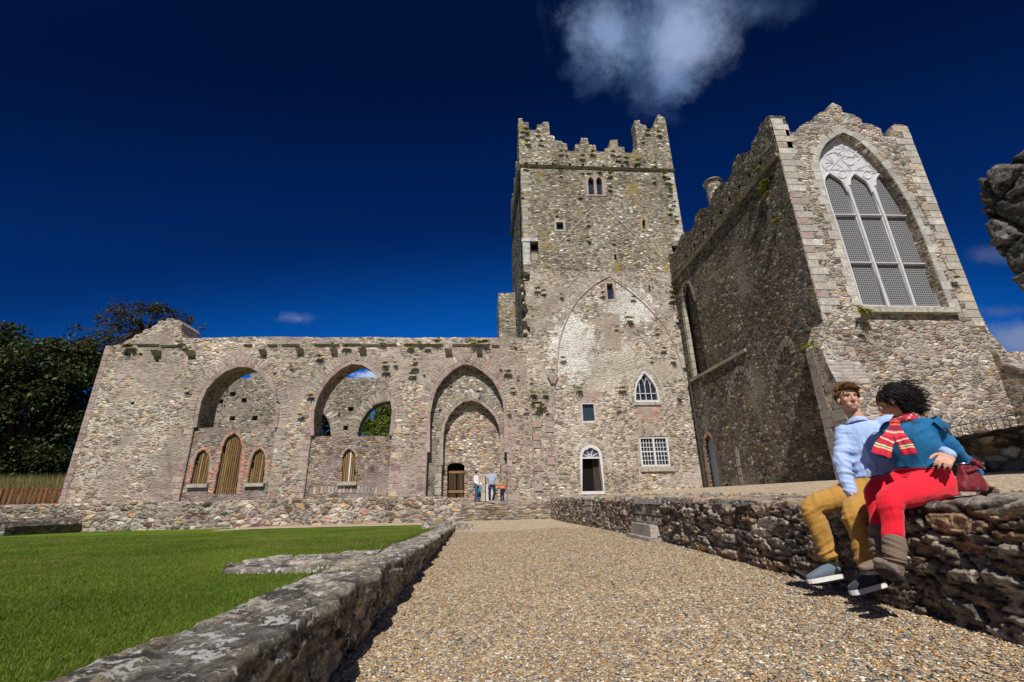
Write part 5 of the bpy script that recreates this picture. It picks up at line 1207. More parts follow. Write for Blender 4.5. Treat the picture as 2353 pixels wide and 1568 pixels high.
def tree(label, base, top, rad, n, leaf, cols, seed, group, clumps=40, flat=.8, trunk=.3, crown_lo=.25, sparse=1., lean=(0, 0), name='tree'):
    rg = np.random.default_rng(seed); rr = random.Random(seed); base = Vector(base); H = top-base.z
    r_ = root(name, label, 'tree', base, group); mb = MB(); ctr = []
    hub = base+Vector((lean[0]*.5, lean[1]*.5, H*(crown_lo+.12)))
    mb.tube([base-Vector((0, 0, .3)), base+Vector((.05, .05, H*crown_lo*.5)), hub], [trunk*1.25, trunk, trunk*.8], 9)
    for i in range(clumps):
        th = rr.uniform(0, 6.283); ph = rr.random(); q = rr.random()**.45
        zz = crown_lo+(1-crown_lo)*ph; prof = math.sin(min(1, (ph*.92+.12))*math.pi)**.6
        p = base+Vector((math.cos(th)*rad*prof*q+lean[0]*zz, math.sin(th)*rad*prof*q*.9+lean[1]*zz, H*zz*.96))
        ctr.append(p)
        if i % 2 == 0:
            m = hub.lerp(p, .5)+Vector((rr.uniform(-.3, .3), rr.uniform(-.3, .3), rr.uniform(-.1, .5))); mb.tube([hub, m, p], [trunk*.4, trunk*.2, trunk*.05], 6)
    mb.build('trunk', M['bark'], r_)
    C0 = np.array([tuple(p) for p in ctr]); k = rg.integers(0, clumps, n); cr = rad*.34*(.6+.7*rg.random(clumps))*sparse
    d = rg.normal(size=(n, 3)); d /= np.linalg.norm(d, axis=1)[:, None]; d *= (rg.random(n)**.4)[:, None]; d[:, 2] *= flat
    P = C0[k]+d*cr[k][:, None]; P[:, 2] = np.minimum(P[:, 2], top+.2*rg.random(n)); P[:, 2] = np.maximum(P[:, 2], base.z+.25)
    V, Q = leaf_verts(rg, P, leaf*(.6+.8*rg.random(n)), np.array((0, -.6, .8)))
    cc = np.array(cols)[rg.integers(0, len(cols), n)]*(.55+.9*rg.random((n, 1)))*(.75+.5*rg.random(clumps))[k][:, None]
    np_mesh('crown', V, Q, M['leaf'], r_, np.repeat(cc, 4, 0)); return r_
GREEN = [(.020, .034, .008), (.03, .045, .010), (.015, .028, .007), (.045, .055, .014), (.10, .115, .035)]  # dark greens carry deep crown shade; the last paints sunlit leaves
def tpos(u, v, Y): p = onY(u, v, Y); return p
for i, (u, vt, Y, rad, lab) in enumerate(((20, 752, 38, 5.2, 'dark evergreen tree at the left edge of the picture'), (-90, 735, 44, 6.5, 'tall dark tree partly cut off by the left edge'), (125, 785, 37, 4.3, 'dark evergreen tree between the left edge and the arcade wall'), (205, 772, 40, 4.2, 'dark tree rising just behind the left end of the arcade wall'), (140, 985, 39, 2.6, 'low brighter green bush at the foot of the left trees'))):
    p = tpos(u, vt, Y)
    tree(lab, (p.x, Y, 1.9), p.z, rad, 15000 if i < 4 else 4500, .16 if i < 4 else .10, GREEN if i < 4 else [(.09, .13, .02), (.07, .11, .02)], 20+i, 'trees left of the arcade wall', clumps=60, crown_lo=.10 if i < 4 else .05, trunk=.35 if i < 4 else .1, name='tree' if i < 4 else 'bush')
p = tpos(345, 712, 32.5); p2 = tpos(330, 760, 32.5)
tree('wind-bent thorn tree with sparse twiggy crown behind the broken wall top', (p2.x-.2, 32.5, 1.0), p.z+.8, 4.3, 4200, .10, [(.045, .045, .012), (.06, .04, .015), (.05, .055, .015)], 41, None, clumps=80, crown_lo=.70, trunk=.22, sparse=.42, lean=(.6, 0), name='thorn_tree')
p = onY(*K2(1640, 640), 47.); tree('bright green tree seen through the round arch behind the middle arch', (p.x+.4, 47., .9), p.z, 3.6, 14000, .16, [(.13, .17, .02), (.10, .14, .02), (.17, .19, .03), (.07, .10, .015)], 51, 'trees behind the abbey', clumps=60, crown_lo=.08)
p = onY(*K2(1175, 660), 47.); tree('dark tree seen through the left round arch behind the middle arch', (p.x, 47., .9), p.z+.6, 2.6, 9000, .16, [(.05, .08, .015), (.035, .06, .012)], 52, 'trees behind the abbey', clumps=50, crown_lo=.08)

# ferns and tufts rooted in the masonry
def fern_mesh(seed, n, cols, droop):
    rg = np.random.default_rng(seed); V = []; Q = []; Cc = []
    for i in range(n):
        th = rg.uniform(0, 6.283); up = rg.uniform(.15, 1.); L = rg.uniform(.5, 1.); dr = np.array((math.cos(th), -abs(math.sin(th))*.9-.1, up)); dr /= np.linalg.norm(dr)
        side = np.cross(dr, (0, 0, 1)); side /= np.linalg.norm(side)+1e-6; w = rg.uniform(.07, .14); pts = []
        o = np.array((rg.uniform(-.25, .25), 0, rg.uniform(-.12, .12)))
        for k in range(4):
            t = k/3; c = o+dr*L*t+np.array((0, 0, -droop*t*t*L)); ww = w*(1-t)*(1 if k else .5)+.004; pts += [c-side*ww, c+side*ww]
        b = len(V); V += pts; Q += [(b+2*k, b+2*k+1, b+2*k+3, b+2*k+2) for k in range(3)]
        c = np.array(cols[rg.integers(0, len(cols))])*rg.uniform(.6, 1.4); Cc += [c]*8
    me = bpy.data.meshes.new('fern_tuft'); me.from_pydata([tuple(p) for p in V], [], Q); at = me.color_attributes.new('Col', 'FLOAT_COLOR', 'POINT')
    a = np.ones((len(V), 4), np.float32); a[:, :3] = Cc; at.data.foreach_set('color', a.ravel()); me.materials.append(M['leaf']); return me
FG = [(.22, .28, .04), (.28, .31, .06), (.16, .22, .03), (.34, .30, .08)]
fm = [fern_mesh(1, 70, FG, .5), fern_mesh(2, 55, FG, .75), fern_mesh(3, 60, [(.28, .25, .05), (.34, .28, .06), (.20, .22, .04)], .6)]
fi = 0
def ferns(K, pts, lab, grp, Y=None, X=None, k=1.0):
    global fi
    for q in pts:
        a, b, r_ = q
        p = onY(*K(a, b), Y) if Y else onX(*K(a, b), X)
        if Y: sc0 = (onY(*K(a+r_, b), Y)-p).length
        else: sc0 = .3*r_/20
        o = bpy.data.objects.new('fern_tuft', fm[fi % 3]); fi += 1; COL.objects.link(o)
        o.location = p+(Vector((0, -.10, -.1*sc0)) if Y else Vector((-.03, 0, 0))); s = sc0*k*1.7*rnd.uniform(.85, 1.15); o.scale = (s, s, s); o.rotation_euler = (0, 0, 0 if Y else R(-90)); tag(o, lab, 'fern', grp)
g = 'fern tufts growing from the old walls'
ferns(K2, [(1135, 248, 26), (1625, 125, 26), (1345, 168, 30), (1650, 302, 26), (1725, 297, 18), (1655, 357, 28), (1880, 275, 16), (1882, 322, 24), (1860, 382, 28), (1845, 162, 24), (1920, 142, 20), (915, 328, 14), (92, 505, 18), (85, 168, 20), (40, 132, 18), (1240, 150, 14), (1500, 660, 10)], 'small green fern tuft rooted high on the arcade wall', g+' on the arcade wall', FY-.04)
ferns(K2, [(1068, 552, 28), (985, 706, 24), (780, 355, 12), (810, 585, 12)], 'small green fern tuft rooted between the first two arches', g+' between the first arches', FY-.05)
ferns(K3, [(75, 167, 28), (160, 138, 22), (215, 170, 26), (290, 133, 30), (565, 125, 32), (620, 138, 26), (665, 135, 34), (895, 148, 18), (115, 322, 24), (95, 384, 28), (185, 368, 12)], 'green fern tuft rooted above the third arch', g+' above the third arch', FY-.05)
ferns(K3, [(845, 365, 32), (880, 503, 24), (850, 680, 20), (1030, 434, 12), (925, 408, 10), (785, 328, 12), (905, 647, 12), (608, 472, 10)], 'green fern tuft beside the third arch', g+' beside the third arch', FY-.05)
ferns(K3, [(1040, 528, 32), (1110, 630, 34), (1085, 660, 28), (1035, 603, 18), (990, 667, 18), (1150, 680, 18), (1135, 530, 30)], 'green fern tuft on the pilaster left of the tower door', g+' on the pilaster', FY-.05)
ferns(K1, [(820, 368, 34), (800, 375, 24), (1125, 338, 18), (1160, 365, 16), (1200, 383, 14)], 'green fern tuft under the broken wall top at the left', g+' at the left wall top', FY-.05)
ferns(K4, [(265, 210, 24), (240, 238, 22), (350, 232, 16), (275, 292, 26), (370, 297, 16), (510, 366, 16), (545, 366, 12), (660, 397, 16), (730, 367, 18), (960, 412, 22), (910, 408, 18), (1045, 427, 20), (1160, 442, 14), (870, 368, 16), (470, 432, 12), (1190, 230, 20), (1110, 222, 20), (1080, 280, 12)], 'green tuft growing on the tower parapet', g+' on the tower parapet', FY-.08)
ferns(K4, [(775, 487, 20), (710, 492, 16), (850, 517, 18), (660, 492, 12), (265, 468, 18), (510, 515, 12), (1225, 517, 20), (1255, 562, 18), (1268, 602, 18), (1268, 648, 18), (1295, 717, 16), (1270, 777, 14), (1310, 822, 14), (850, 612, 16), (640, 667, 12), (1155, 557, 14), (700, 858, 14), (480, 790, 12), (240, 660, 12), (860, 620, 10), (560, 955, 14), (700, 965, 16), (880, 985, 12)], 'green tuft growing on the upper wall of the tower', g+' on the upper tower', FY-.06)
ferns(K5, [(215, 617, 18), (305, 787, 20), (553, 787, 22), (440, 248, 18), (592, 388, 22), (615, 270, 14), (750, 460, 14), (840, 622, 18), (790, 562, 14), (533, 902, 14), (205, 255, 12), (70, 222, 16), (105, 236, 16), (570, 362, 10), (520, 440, 10), (720, 622, 10), (875, 832, 14)], 'green fern tuft on the lower wall of the tower', g+' on the lower tower', FY-.06)
ferns(K5, [(842, 245, 16), (838, 275, 18), (870, 395, 16), (920, 655, 22), (935, 770, 14), (830, 215, 14), (968, 850, 16), (945, 635, 14)], 'green fern tuft in the corner between tower and gabled building', g+' in the tower corner', FY-.08)
ferns(K6, [(1318, 1408, 48)], 'large fern at the left end of the great window sill', None, GY-.12)
ferns(K6, [(1318, 1522, 18), (1900, 1200, 20)], 'small fern tuft below the great window', g+' below the great window', GY-.05)
ferns(K7, [(1012, 205, 34)], 'yellow green fern on the shoulder of the left buttress', None, None, WX-.6, .6)
ferns(K10, [(355, 1060, 20), (345, 1120, 20), (268, 900, 16), (385, 1195, 14), (480, 1530, 14)], 'yellow green tuft on the shaded side wall of the gabled building', g+' on the shaded side wall', None, WX-.05)

# mown lawn and rough grass
def blades(name, X, Y, Z, h, w, cols, seed, lean=.5, mat=None):
    rg = np.random.default_rng(seed); n = len(X); th = rg.random(n)*6.283; ln = lean*h*rg.normal(size=n); l2 = lean*h*rg.normal(size=n)
    dx, dy = np.cos(th)*w, np.sin(th)*w
    b0 = np.stack([X-dx, Y-dy, Z-.004], -1); b1 = np.stack([X+dx, Y+dy, Z-.004], -1); t = np.stack([X+ln, Y+l2, Z+h], -1)
    V = np.stack([b0, b1, t], 1).reshape(-1, 3); Q = np.arange(3*n).reshape(n, 3); c = np.array(cols)[rg.integers(0, len(cols), n)]*(.6+.8*rg.random((n, 1)))
    if name == 'lawn_grass':
        c = c*(.45+1.1*fbm(X*.9, Y*.7, 61))[:, None]; d_ = sstep(.50, .62, fbm(X*.7+9, Y*.6, 71))[:, None]*.75; c = c*(1-d_)+np.array((.24, .24, .06))*d_
    return np_mesh(name, V, Q, mat or M['grass'], None, np.repeat(c, 3, 0))
rg = np.random.default_rng(77); n = 420000
Y = 1.6+18*rg.random(n)**2.1; X = -1.25-(1.0+Y*1.25)*rg.random(n); 
fl_ = fbm(X*.45, Y*.9, 31); keep = (rg.random(n) < .55+.9*fl_); X, Y = X[keep], Y[keep]; fl_ = fl_[keep]
h = (.009+.012*rg.random(len(X)))*(.6+1.0*fl_); w = .0013*(1+.22*Y)
o = blades('lawn_grass', X, Y, lawn_z(X, Y), h, w, [(.13, .20, .018), (.16, .235, .025), (.10, .165, .014), (.20, .26, .04), (.12, .185, .018), (.26, .26, .08)], 3, .8); tag(o, 'short mown green grass covering the lawn', 'grass', kind='stuff')
n = 26000; Y = 28.2+9*rg.random(n); X = -24-18*rg.random(n); o = blades('dry_grass', X, Y, 1.0+.95*sstep(28.0, 30.5, Y), .5+.75*rg.random(n), .012+.01*rg.random(n), [(.34, .27, .11), (.26, .22, .09), (.14, .17, .04), (.40, .33, .16)], 5, .22); tag(o, 'tall dry grass behind the wooden fence', 'grass', kind='stuff')
n = 2600; Y = 4+20.5*rg.random(n); X = np.where(rg.random(n) < .5, -1.30-.06*rg.random(n), -1.26); o = blades('edge_grass', X, Y, lawn_z(X, Y), .06+.07*rg.random(n), np.full(n, .004), [(.12, .17, .02), (.18, .20, .05)], 6, .5); tag(o, 'longer grass left along the edge of the low wall', 'grass', kind='stuff')
# ------------------------------------------------------------------ people
W_ = onY
def ball(mb, c, r_, ax=None, n=14, m=9):
    c = Vector(c); r3 = (r_,)*3 if not hasattr(r_, '__len__') else r_
    A = ax or (Vector((1, 0, 0)), Vector((0, 1, 0)), Vector((0, 0, 1))); vs = [c+A[2]*r3[2]]
    for i in range(1, m):
        t = math.pi*i/m
        for k in range(n):
            p = 2*math.pi*k/n; vs.append(c+A[0]*(math.sin(t)*math.cos(p)*r3[0])+A[1]*(math.sin(t)*math.sin(p)*r3[1])+A[2]*(math.cos(t)*r3[2]))
    vs.append(c-A[2]*r3[2]); L = len(vs)-1
    fs = [(0, 1+k, 1+(k+1) % n) for k in range(n)]+[(L, L-n+(k+1) % n, L-n+k) for k in range(n)]
    fs += [(1+i*n+k, 1+(i+1)*n+k, 1+(i+1)*n+(k+1) % n, 1+i*n+(k+1) % n) for i in range(m-2) for k in range(n)]
    mb.add(vs, fs)
def limb(mb, pts, rad, n=14, sub=6):
    q = smoothline([tuple(p) for p in pts], sub); rr_ = np.interp(np.linspace(0, len(pts)-1, len(q)), range(len(pts)), rad)
    mb.tube(q, rr_, n); ball(mb, pts[0], rad[0]*.995); ball(mb, pts[-1], rad[-1]*.995)
def loft(mb, secs, n=24, sub=4, pw=2.4):
    """secs: (centre, lateral, forward, half width, half depth)"""
    C0 = [tuple(s[0]) for s in secs]; k = len(secs); t = np.linspace(0, k-1, (k-1)*sub+1); Cs = smoothline(C0, sub)
    def ip(j): return np.stack([np.interp(t, range(k), [s[j][a] for s in secs]) for a in range(3)], 1)
    Lx, Fy = ip(1), ip(2); a = np.interp(t, range(k), [s[3] for s in secs]); b = np.interp(t, range(k), [s[4] for s in secs]); vs = []
    for i, c in enumerate(Cs):
        l = Vector(Lx[i]).normalized(); f = Vector(Fy[i]); f = (f-l*f.dot(l)).normalized()
        for q in range(n):
            th = 2*math.pi*q/n; cx, sx = math.cos(th), math.sin(th)
            vs.append(Vector(c)+l*(a[i]*math.copysign(abs(cx)**(2/pw), cx))+f*(b[i]*math.copysign(abs(sx)**(2/pw), sx)))
    m = len(Cs); fs = [(i*n+q, i*n+(q+1) % n, (i+1)*n+(q+1) % n, (i+1)*n+q) for i in range(m-1) for q in range(n)]
    fs += [tuple(range(n-1, -1, -1)), tuple(range((m-1)*n, m*n))]; mb.add(vs, fs)
def frame(fwd, roll=0., pitch=0.):
    f = Vector((fwd[0], fwd[1], 0)).normalized(); u = Vector((0, 0, 1)); r_ = f.cross(u)
    f2 = f*math.cos(R(pitch))+u*math.sin(R(pitch)); u2 = u*math.cos(R(pitch))-f*math.sin(R(pitch))
    r2 = r_*math.cos(R(roll))+u2*math.sin(R(roll)); u3 = u2*math.cos(R(roll))-r_*math.sin(R(roll))
    return r2, f2, u3
def cloth(name, col, rough=.8, fine=900., fb=.15, spec=.2, wr=.35, ws=(26, 26, 9), wd_=.012):
    t = NT(name); oc = t.obj(); f = t.noise(t.vmul(oc, ws), 1., 4, .55); g = t.noise(oc, fine, 2, .5)
    t.base(t.mix(1., col if not isinstance(col, bpy.types.NodeSocket) else col, t.ramp(g, [(.3, (.88,)*3), (.7, (1.1,)*3)]), 'MULTIPLY'))
    t.b.inputs['Roughness'].default_value = rough; t.b.inputs['Specular IOR Level'].default_value = spec; t.b.inputs['Sheen Weight'].default_value = .15
    t.bump(t.math('ADD', f, t.math('MULTIPLY', g, fb)), wr, wd_); return t.m
def skin_mat():
    t = NT('skin'); c = t.attr(); t.base(c); t.b.inputs['Roughness'].default_value = .5; t.b.inputs['Specular IOR Level'].default_value = .35
    t.b.inputs['Subsurface Weight'].default_value = .12; t.b.inputs['Subsurface Radius'].default_value = (.012, .005, .003)
    t.bump(t.noise(t.obj(), 160, 3, .6), .12, .003); return t.m
M['skin'] = skin_mat()
def hair_mat(name, col, col2):
    t = NT(name); c = t.attr(); t.base(t.mix(1., c, t.ramp(t.noise(t.obj(), 60, 4, .7), [(.3, col), (.7, col2)]), 'MULTIPLY')); t.b.inputs['Roughness'].default_value = .55; t.b.inputs['Specular IOR Level'].default_value = .18; return t.m
M['hair'] = hair_mat('hair', (.7, .7, .7), (1.3, 1.3, 1.3))

def head_parts(mb, o, fr, s=1., woman=False):
    rx, fy, uz = fr; o = Vector(o)
    P = lambda x, y, z: o+rx*(x*s)+fy*(y*s)+uz*(z*s)
    E = lambda c, r_: ball(mb, P(*c), tuple(q*s for q in r_), fr, 20, 14)
    E((0, -.018, .034), (.073, .094, .082)); E((0, .018, -.018), (.063, .068, .078)); E((0, .030, -.066), (.050, .055, .050)); E((0, .058, -.096), (.027 if not woman else .022, .025, .020))
    for k in (1, -1):
        E((k*.037, .012, -.070), (.020, .036, .028)); E((k*.041, .053, -.028), (.018, .017, .017)); E((k*.076, -.012, -.020), (.009, .018, .030)); E((k*.0115, .092, -.041), (.009, .010, .008))
        E((k*.022, .072, -.072), (.022, .014, .02))
    mb.tube([P(0, .082, .012), P(0, .093, -.010), P(0, .105, -.034)], [.008*s, .010*s, .0125*s], 10); E((0, .104, -.037), (.0125, .012, .011))
    mb.tube([P(-.046, .062, .018), P(-.024, .078, .024), P(0, .082, .020), P(.024, .078, .024), P(.046, .062, .018)], .010*s, 8)
    E((0, .081, -.0695), (.023, .011, .0065)); E((0, .080, -.0800), (.019, .011, .0075))
def head_paint(V, N, C, o, fr, s, skin, lips, brow, hairline=None, eye=(.05, .035, .03)):
    """eye hollows, brows, lips: pushes and tints the vertices of the face"""
    D = V-np.array(o); L = np.stack([D@np.array(a) for a in fr], 1)/s; x, y, z = L.T; ax = np.abs(x)
    face = (y > .03) & (np.abs(z) < .12) & (ax < .09)
    g = np.exp(-(((ax-.031)/.015)**2+((z+.001)/.010)**2))*face; V -= N*(g*.010*s)[:, None]
    g2 = np.exp(-((ax/.030)**2+((z+.0748)/.0028)**2))*face; V -= N*(g2*.004*s)[:, None]
    def tint(m, col):
        m = np.clip(m, 0, 1)[:, None]; C[:] = C*(1-m)+np.array(col)*m
    tint((np.exp(-(((ax-.045)/.022)**2+((z+.035)/.02)**2)))*face*.35, tuple(q*k for q, k in zip(skin, (1.1, .75, .7))))
    tint(np.exp(-((ax/.02)**2+((z+.038)/.014)**2))*(y > .09)*.35, tuple(q*k for q, k in zip(skin, (1.1, .75, .7))))
    tint((((ax-.031)/.0145)**2+((z+.001)/.0055)**2 < 1)*face*.9, (.62, .55, .52)); tint((((ax-.030)/.0062)**2+((z+.001)/.0062)**2 < 1)*face*.95, eye)
    tint((((ax-.031)/.017)**2+((z-.0055)/.0028)**2 < 1)*face*.9, (.06, .04, .035))
    tint((((ax-.033)/.021)**2+((z-.0205-.10*(.033-ax)*0)/.0045)**2 < 1)*face*.85, brow)
    tint(((ax/.024)**2+((z+.0748)/.0105)**2 < 1)*(y > .06)*.8, lips); tint(((ax/.021)**2+((z+.0748)/.0016)**2 < 1)*(y > .06)*.8, tuple(q*.25 for q in lips))
def hand(mb, wrist, palm_dir, back, spread, s=1., curl=(.3, .5, .4), thumb=1):
    """palm and five bent fingers; palm_dir = along the hand, back = out of the back of the hand, spread = towards the thumb side"""
    d = Vector(palm_dir).normalized(); b = Vector(back); b = (b-d*b.dot(d)).normalized(); t = Vector(spread); t = (t-d*t.dot(d)-b*t.dot(b)).normalized()
    w = Vector(wrist); ball(mb, w+d*.045*s, (.042*s, .050*s, .015*s), (t, d, b)); ball(mb, w+d*.075*s, (.041*s, .020*s, .013*s), (t, d, b)); ball(mb, w+d*.005*s, (.027*s, .02*s, .019*s), (t, d, b))
    for i, (off, L) in enumerate(((.032, .072), (.011, .080), (-.011, .075), (-.031, .060))):
        p = w+d*.082*s+t*off*s; a = 0.; pts = [p-d*.02*s, p]; fd = (d+t*off*2.5).normalized()
        for k in range(3):
            a += curl[k]*(1+.12*i); q = fd*math.cos(a)-b*math.sin(a); p = p+q*(L*s*(.46, .31, .23)[k]); pts.append(p)
        mb.tube(pts, [.0095*s, .0092*s, .0085*s, .0078*s, .0062*s], 9); ball(mb, pts[-1], .0063*s)
    p = w+d*.02*s+t*.028*s; q = (t*.75+d*.65-b*.25).normalized(); p1 = p+q*.035*s; p2 = p1+(q*.5+d*.8-b*.2).normalized()*.032*s; p3 = p2+(d*.9+q*.2-b*.3).normalized()*.024*s
    mb.tube([p, p1, p2, p3], [.015*s, .0115*s, .0098*s, .0075*s], 9); ball(mb, p3, .0076*s)
def strands(name, curves, w0, cols, parent, seed, n=5):
    mb = MB(); r_ = random.Random(seed)
    for c in curves:
        q = smoothline([tuple(p) for p in c], 3); m = len(q); w = w0*r_.uniform(.7, 1.3); col = tuple(a*r_.uniform(.6, 1.5) for a in r_.choice(cols))
        mb.tube(q, [w*(1-.75*(i/(m-1))**2) for i in range(m)], n, col, cap=True)
    return mb.build(name, M['hair'], parent, smooth=True, recalc=False)
def fold(V, N, amp, k, d1, d2, seed, mask=None):
    a = V@np.array(d1)*k[0]; b = V@np.array(d2)*k[1]; f = fbm(a, b, seed, 3)-.45
    rg_ = 1-2*np.abs(fbm(a*.8+7, b*.8+3, seed+40, 2)-.40)*2
    f = f*amp*1.0+(rg_-.5)*amp*.62
    if mask is not None: f = f*mask
    return V+N*f[:, None]
def seg_t(V, a, b):
    a = np.array(a); b = np.array(b); d = b-a; t = (V-a)@d/(d@d); dist = np.linalg.norm(V-a-np.clip(t, 0, 1)[:, None]*d, axis=1); return t, dist
def shoe(name, ankle, heel, toe, up, parent, col, sole, s=1., mat=None):
    """slip-on: sole, rounded upper"""
    h = Vector(heel); t = Vector(toe); d = (t-h); Ln = d.length; d.normalize(); u = Vector(up); u = (u-d*u.dot(d)).normalized(); l = d.cross(u)
    W0 = [(0., .022, .055), (.08, .032, .078), (.25, .036, .088), (.45, .040, .082), (.62, .046, .066), (.80, .045, .052), (.93, .034, .040), (1., .015, .026)]
    mb = MB(); vs = []; n = 16
    for (a, w, hh) in W0:
        c = h+d*(Ln*a)
        for q in range(n):
            th = 2*math.pi*q/n; zz = math.sin(th); vs.append(c+l*(w*s*math.cos(th))+u*(hh*s*(.55+.5*zz) if zz > 0 else hh*s*.55+zz*hh*s*.5))
    m = len(W0); fs = [(i*n+q, i*n+(q+1) % n, (i+1)*n+(q+1) % n, (i+1)*n+q) for i in range(m-1) for q in range(n)]+[tuple(range(n-1, -1, -1)), tuple(range((m-1)*n, m*n))]; mb.add(vs, fs)
    o = mb.build(name, mat, parent, smooth=True)
    sb_ = MB(); vs = []
    ring_ = [(a, w*1.06) for a, w, _ in W0]; out_ = [h+d*(Ln*(a*1.02-.01))+l*(w*s) for a, w in ring_]+[h+d*(Ln*(a*1.02-.01))-l*(w*s) for a, w in ring_[::-1]]
    k = len(out_); vs = [p-u*.016*s for p in out_]+[p+u*.014*s for p in out_]; sb_.add(vs, [tuple(range(k)), tuple(range(2*k-1, k-1, -1))]+[(i, (i+1) % k, k+(i+1) % k, k+i) for i in range(k)])
    sb_.build('sole', sole, o)
    return o

M['shirt'] = cloth('pale_blue_shirt', (.40, .53, .84), .75, 700, .1, .2, .45, (20, 20, 6), .03)
M['chino'] = cloth('tan_chinos', (.46, .25, .055), .85, 800, .15, .15, .55, (16, 16, 14), .03)
M['red'] = cloth('red_trousers', (.86, .012, .035), .8, 800, .12, .2, .4, (16, 16, 10), .022)
M['teal'] = cloth('teal_top', (.004, .13, .30), .7, 900, .1, .25, .5, (16, 16, 7), .03)
M['sock'] = cloth('black_sock', (.012, .012, .014), .9)
M['shoe'] = cloth('grey_canvas', (.12, .155, .20), .85, 400, .3, .15, .3)
M['shoe_dark'] = cloth('dark_canvas', (.035, .04, .06), .85, 400, .3, .15, .3)  # darker copy of the canvas for the other shoe of the pair
M['sole'] = plain('white_sole', (.70, .68, .66), .6, .3, 30, .06)
M['boot'] = cloth('brown_suede', (.20, .145, .105), .85, 300, .3, .15, .7, (30, 30, 40), .012)
M['bootsole'] = plain('dark_rubber_sole', (.035, .032, .03), .7, .3, 60, .2, .4)
M['belt'] = plain('dark_belt', (.05, .03, .015), .5, .4, 30, .2)

# ---- seated man
SKM = (.56, .315, .215)
hipC = W_(2022, 1118, 3.84); lat = (W_(2058, 965, 3.70)-W_(1940, 985, 3.93)).normalized()
shR, shL = W_(1941, 992, 3.93), W_(2050, 972, 3.70); neckM = W_(1968, 964, 3.86); chestM = W_(1998, 1030, 3.84); waistM = W_(2012, 1082, 3.84)
fwdM = Vector((lat.y, -lat.x, 0)); fwdM = fwdM if fwdM.x < 0 else -fwdM
hM = W_(1949, 916, 3.86); frM = frame((-.34, -.94), 3, 4)
elR, wrR = W_(1934, 1064, 3.90), W_(1954, 1128, 3.84)
kR, aR, kL, aL = W_(1866, 1166, 4.0), W_(1905, 1276, 3.99), W_(1962, 1176, 3.70), W_(1994, 1300, 3.66)
hjR = hipC-lat*.10+fwdM*.03; hjL = hipC+lat*.10+fwdM*.03
elL = W_(2120, 1020, 3.62); wrL = W_(2180, 1046, 3.09)
mb = MB(); head_parts(mb, hM, frM, 1.03); limb(mb, [hM-frM[2]*.06-frM[1]*.02, neckM+Vector((0, 0, .02)), neckM-Vector((0, 0, .06))], [.060, .063, .075])
loft(mb, [(hipC, lat, fwdM, .15, .10), (waistM, lat, fwdM, .13, .09), (chestM, lat, fwdM, .15, .09), (neckM-Vector((0, 0, .08)), lat, fwdM, .15, .07), (neckM-Vector((0, 0, .02)), lat, fwdM, .06, .055)])
for a, b, c, e_ in ((shR, elR, wrR, 0), (shL, elL, wrL, 1)): limb(mb, [a, b, c], [.042, .034, .027])
for a, b, c in ((hjR, kR, aR), (hjL, kL, aL)): limb(mb, [a, b, b.lerp(c, .5), c], [.06, .04, .036, .034])
hand(mb, wrL, W_(2160, 1074, 2.98)-wrL, Vector((-.7, -.7, .15)), Vector((-.5, .2, .9)), 1.12, (.35, .5, .4))
hand(mb, wrR, W_(1968, 1166, 3.82)-wrR, Vector((-.6, .7, .2)), fwdM, 1.0, (.4, .5, .4))
V, N, Q = remesh(mb, .0052, 3); C = np.tile(np.array(SKM), (len(V), 1)); head_paint(V, N, C, hM, frM, 1.03, SKM, (.48, .17, .14), (.20, .10, .045))
D = V-np.array(hM); red = np.exp(-(np.linalg.norm(V-np.array(W_(2163, 1072, 3.0)), axis=1)/.06)**2)[:, None]; C = C*(1-.25*red)+np.array((.55, .22, .15))*.25*red
man = np_mesh('person', V, Q, M['skin'], None, C, tuple(hipC), True)
tag(man, 'young man in pale blue shirt and tan trousers sitting on the wall beside the woman', 'person')
# shirt
mb = MB(); loft(mb, [(waistM-Vector((0, 0, .05)), lat, fwdM, .168, .125), (waistM+Vector((0, 0, .04)), lat, fwdM, .175, .135), (chestM, lat, fwdM, .186, .125), (chestM+(neckM-chestM)*.55, lat, fwdM, .195, .105), (neckM-Vector((0, 0, .055)), lat, fwdM, .155, .085), (neckM-Vector((0, 0, .028)), lat, fwdM, .085, .068)], pw=2.3)
limb(mb, [chestM+(neckM-chestM)*.55-lat*.12, shR, shR+(elR-shR)*.5, elR, elR+(wrR-elR)*.55, wrR], [.07, .072, .070, .070, .064, .054])
limb(mb, [chestM+(neckM-chestM)*.55+lat*.12, shL, elL, wrL], [.07, .068, .056, .046])
V, N, Q = remesh(mb, .008, 5)
t, ds = seg_t(V, shR, wrR); armm = np.exp(-(ds/.09)**4)
V = fold(V, N, .034, (5, 24), tuple((wrR-shR).cross(fwdM).normalized()), tuple((wrR-shR).normalized()), 5, armm)
V = fold(V, N, .040, (15, 4.5), tuple((lat+Vector((0, 0, .5))).normalized()), (-.3, .3, 1), 9, (1-armm)*sstep(chestM.z+.08, waistM.z, V[:, 2])); V = fold(V, N, .010, (14, 5), tuple(lat), (0, 0, 1), 12, 1-armm)
V = fold(V, N, .005, (20, 12), tuple(lat), (0, 0, 1), 19, 1-armm); sh = np_mesh('shirt', V, Q, M['shirt'], man, None, None, True)
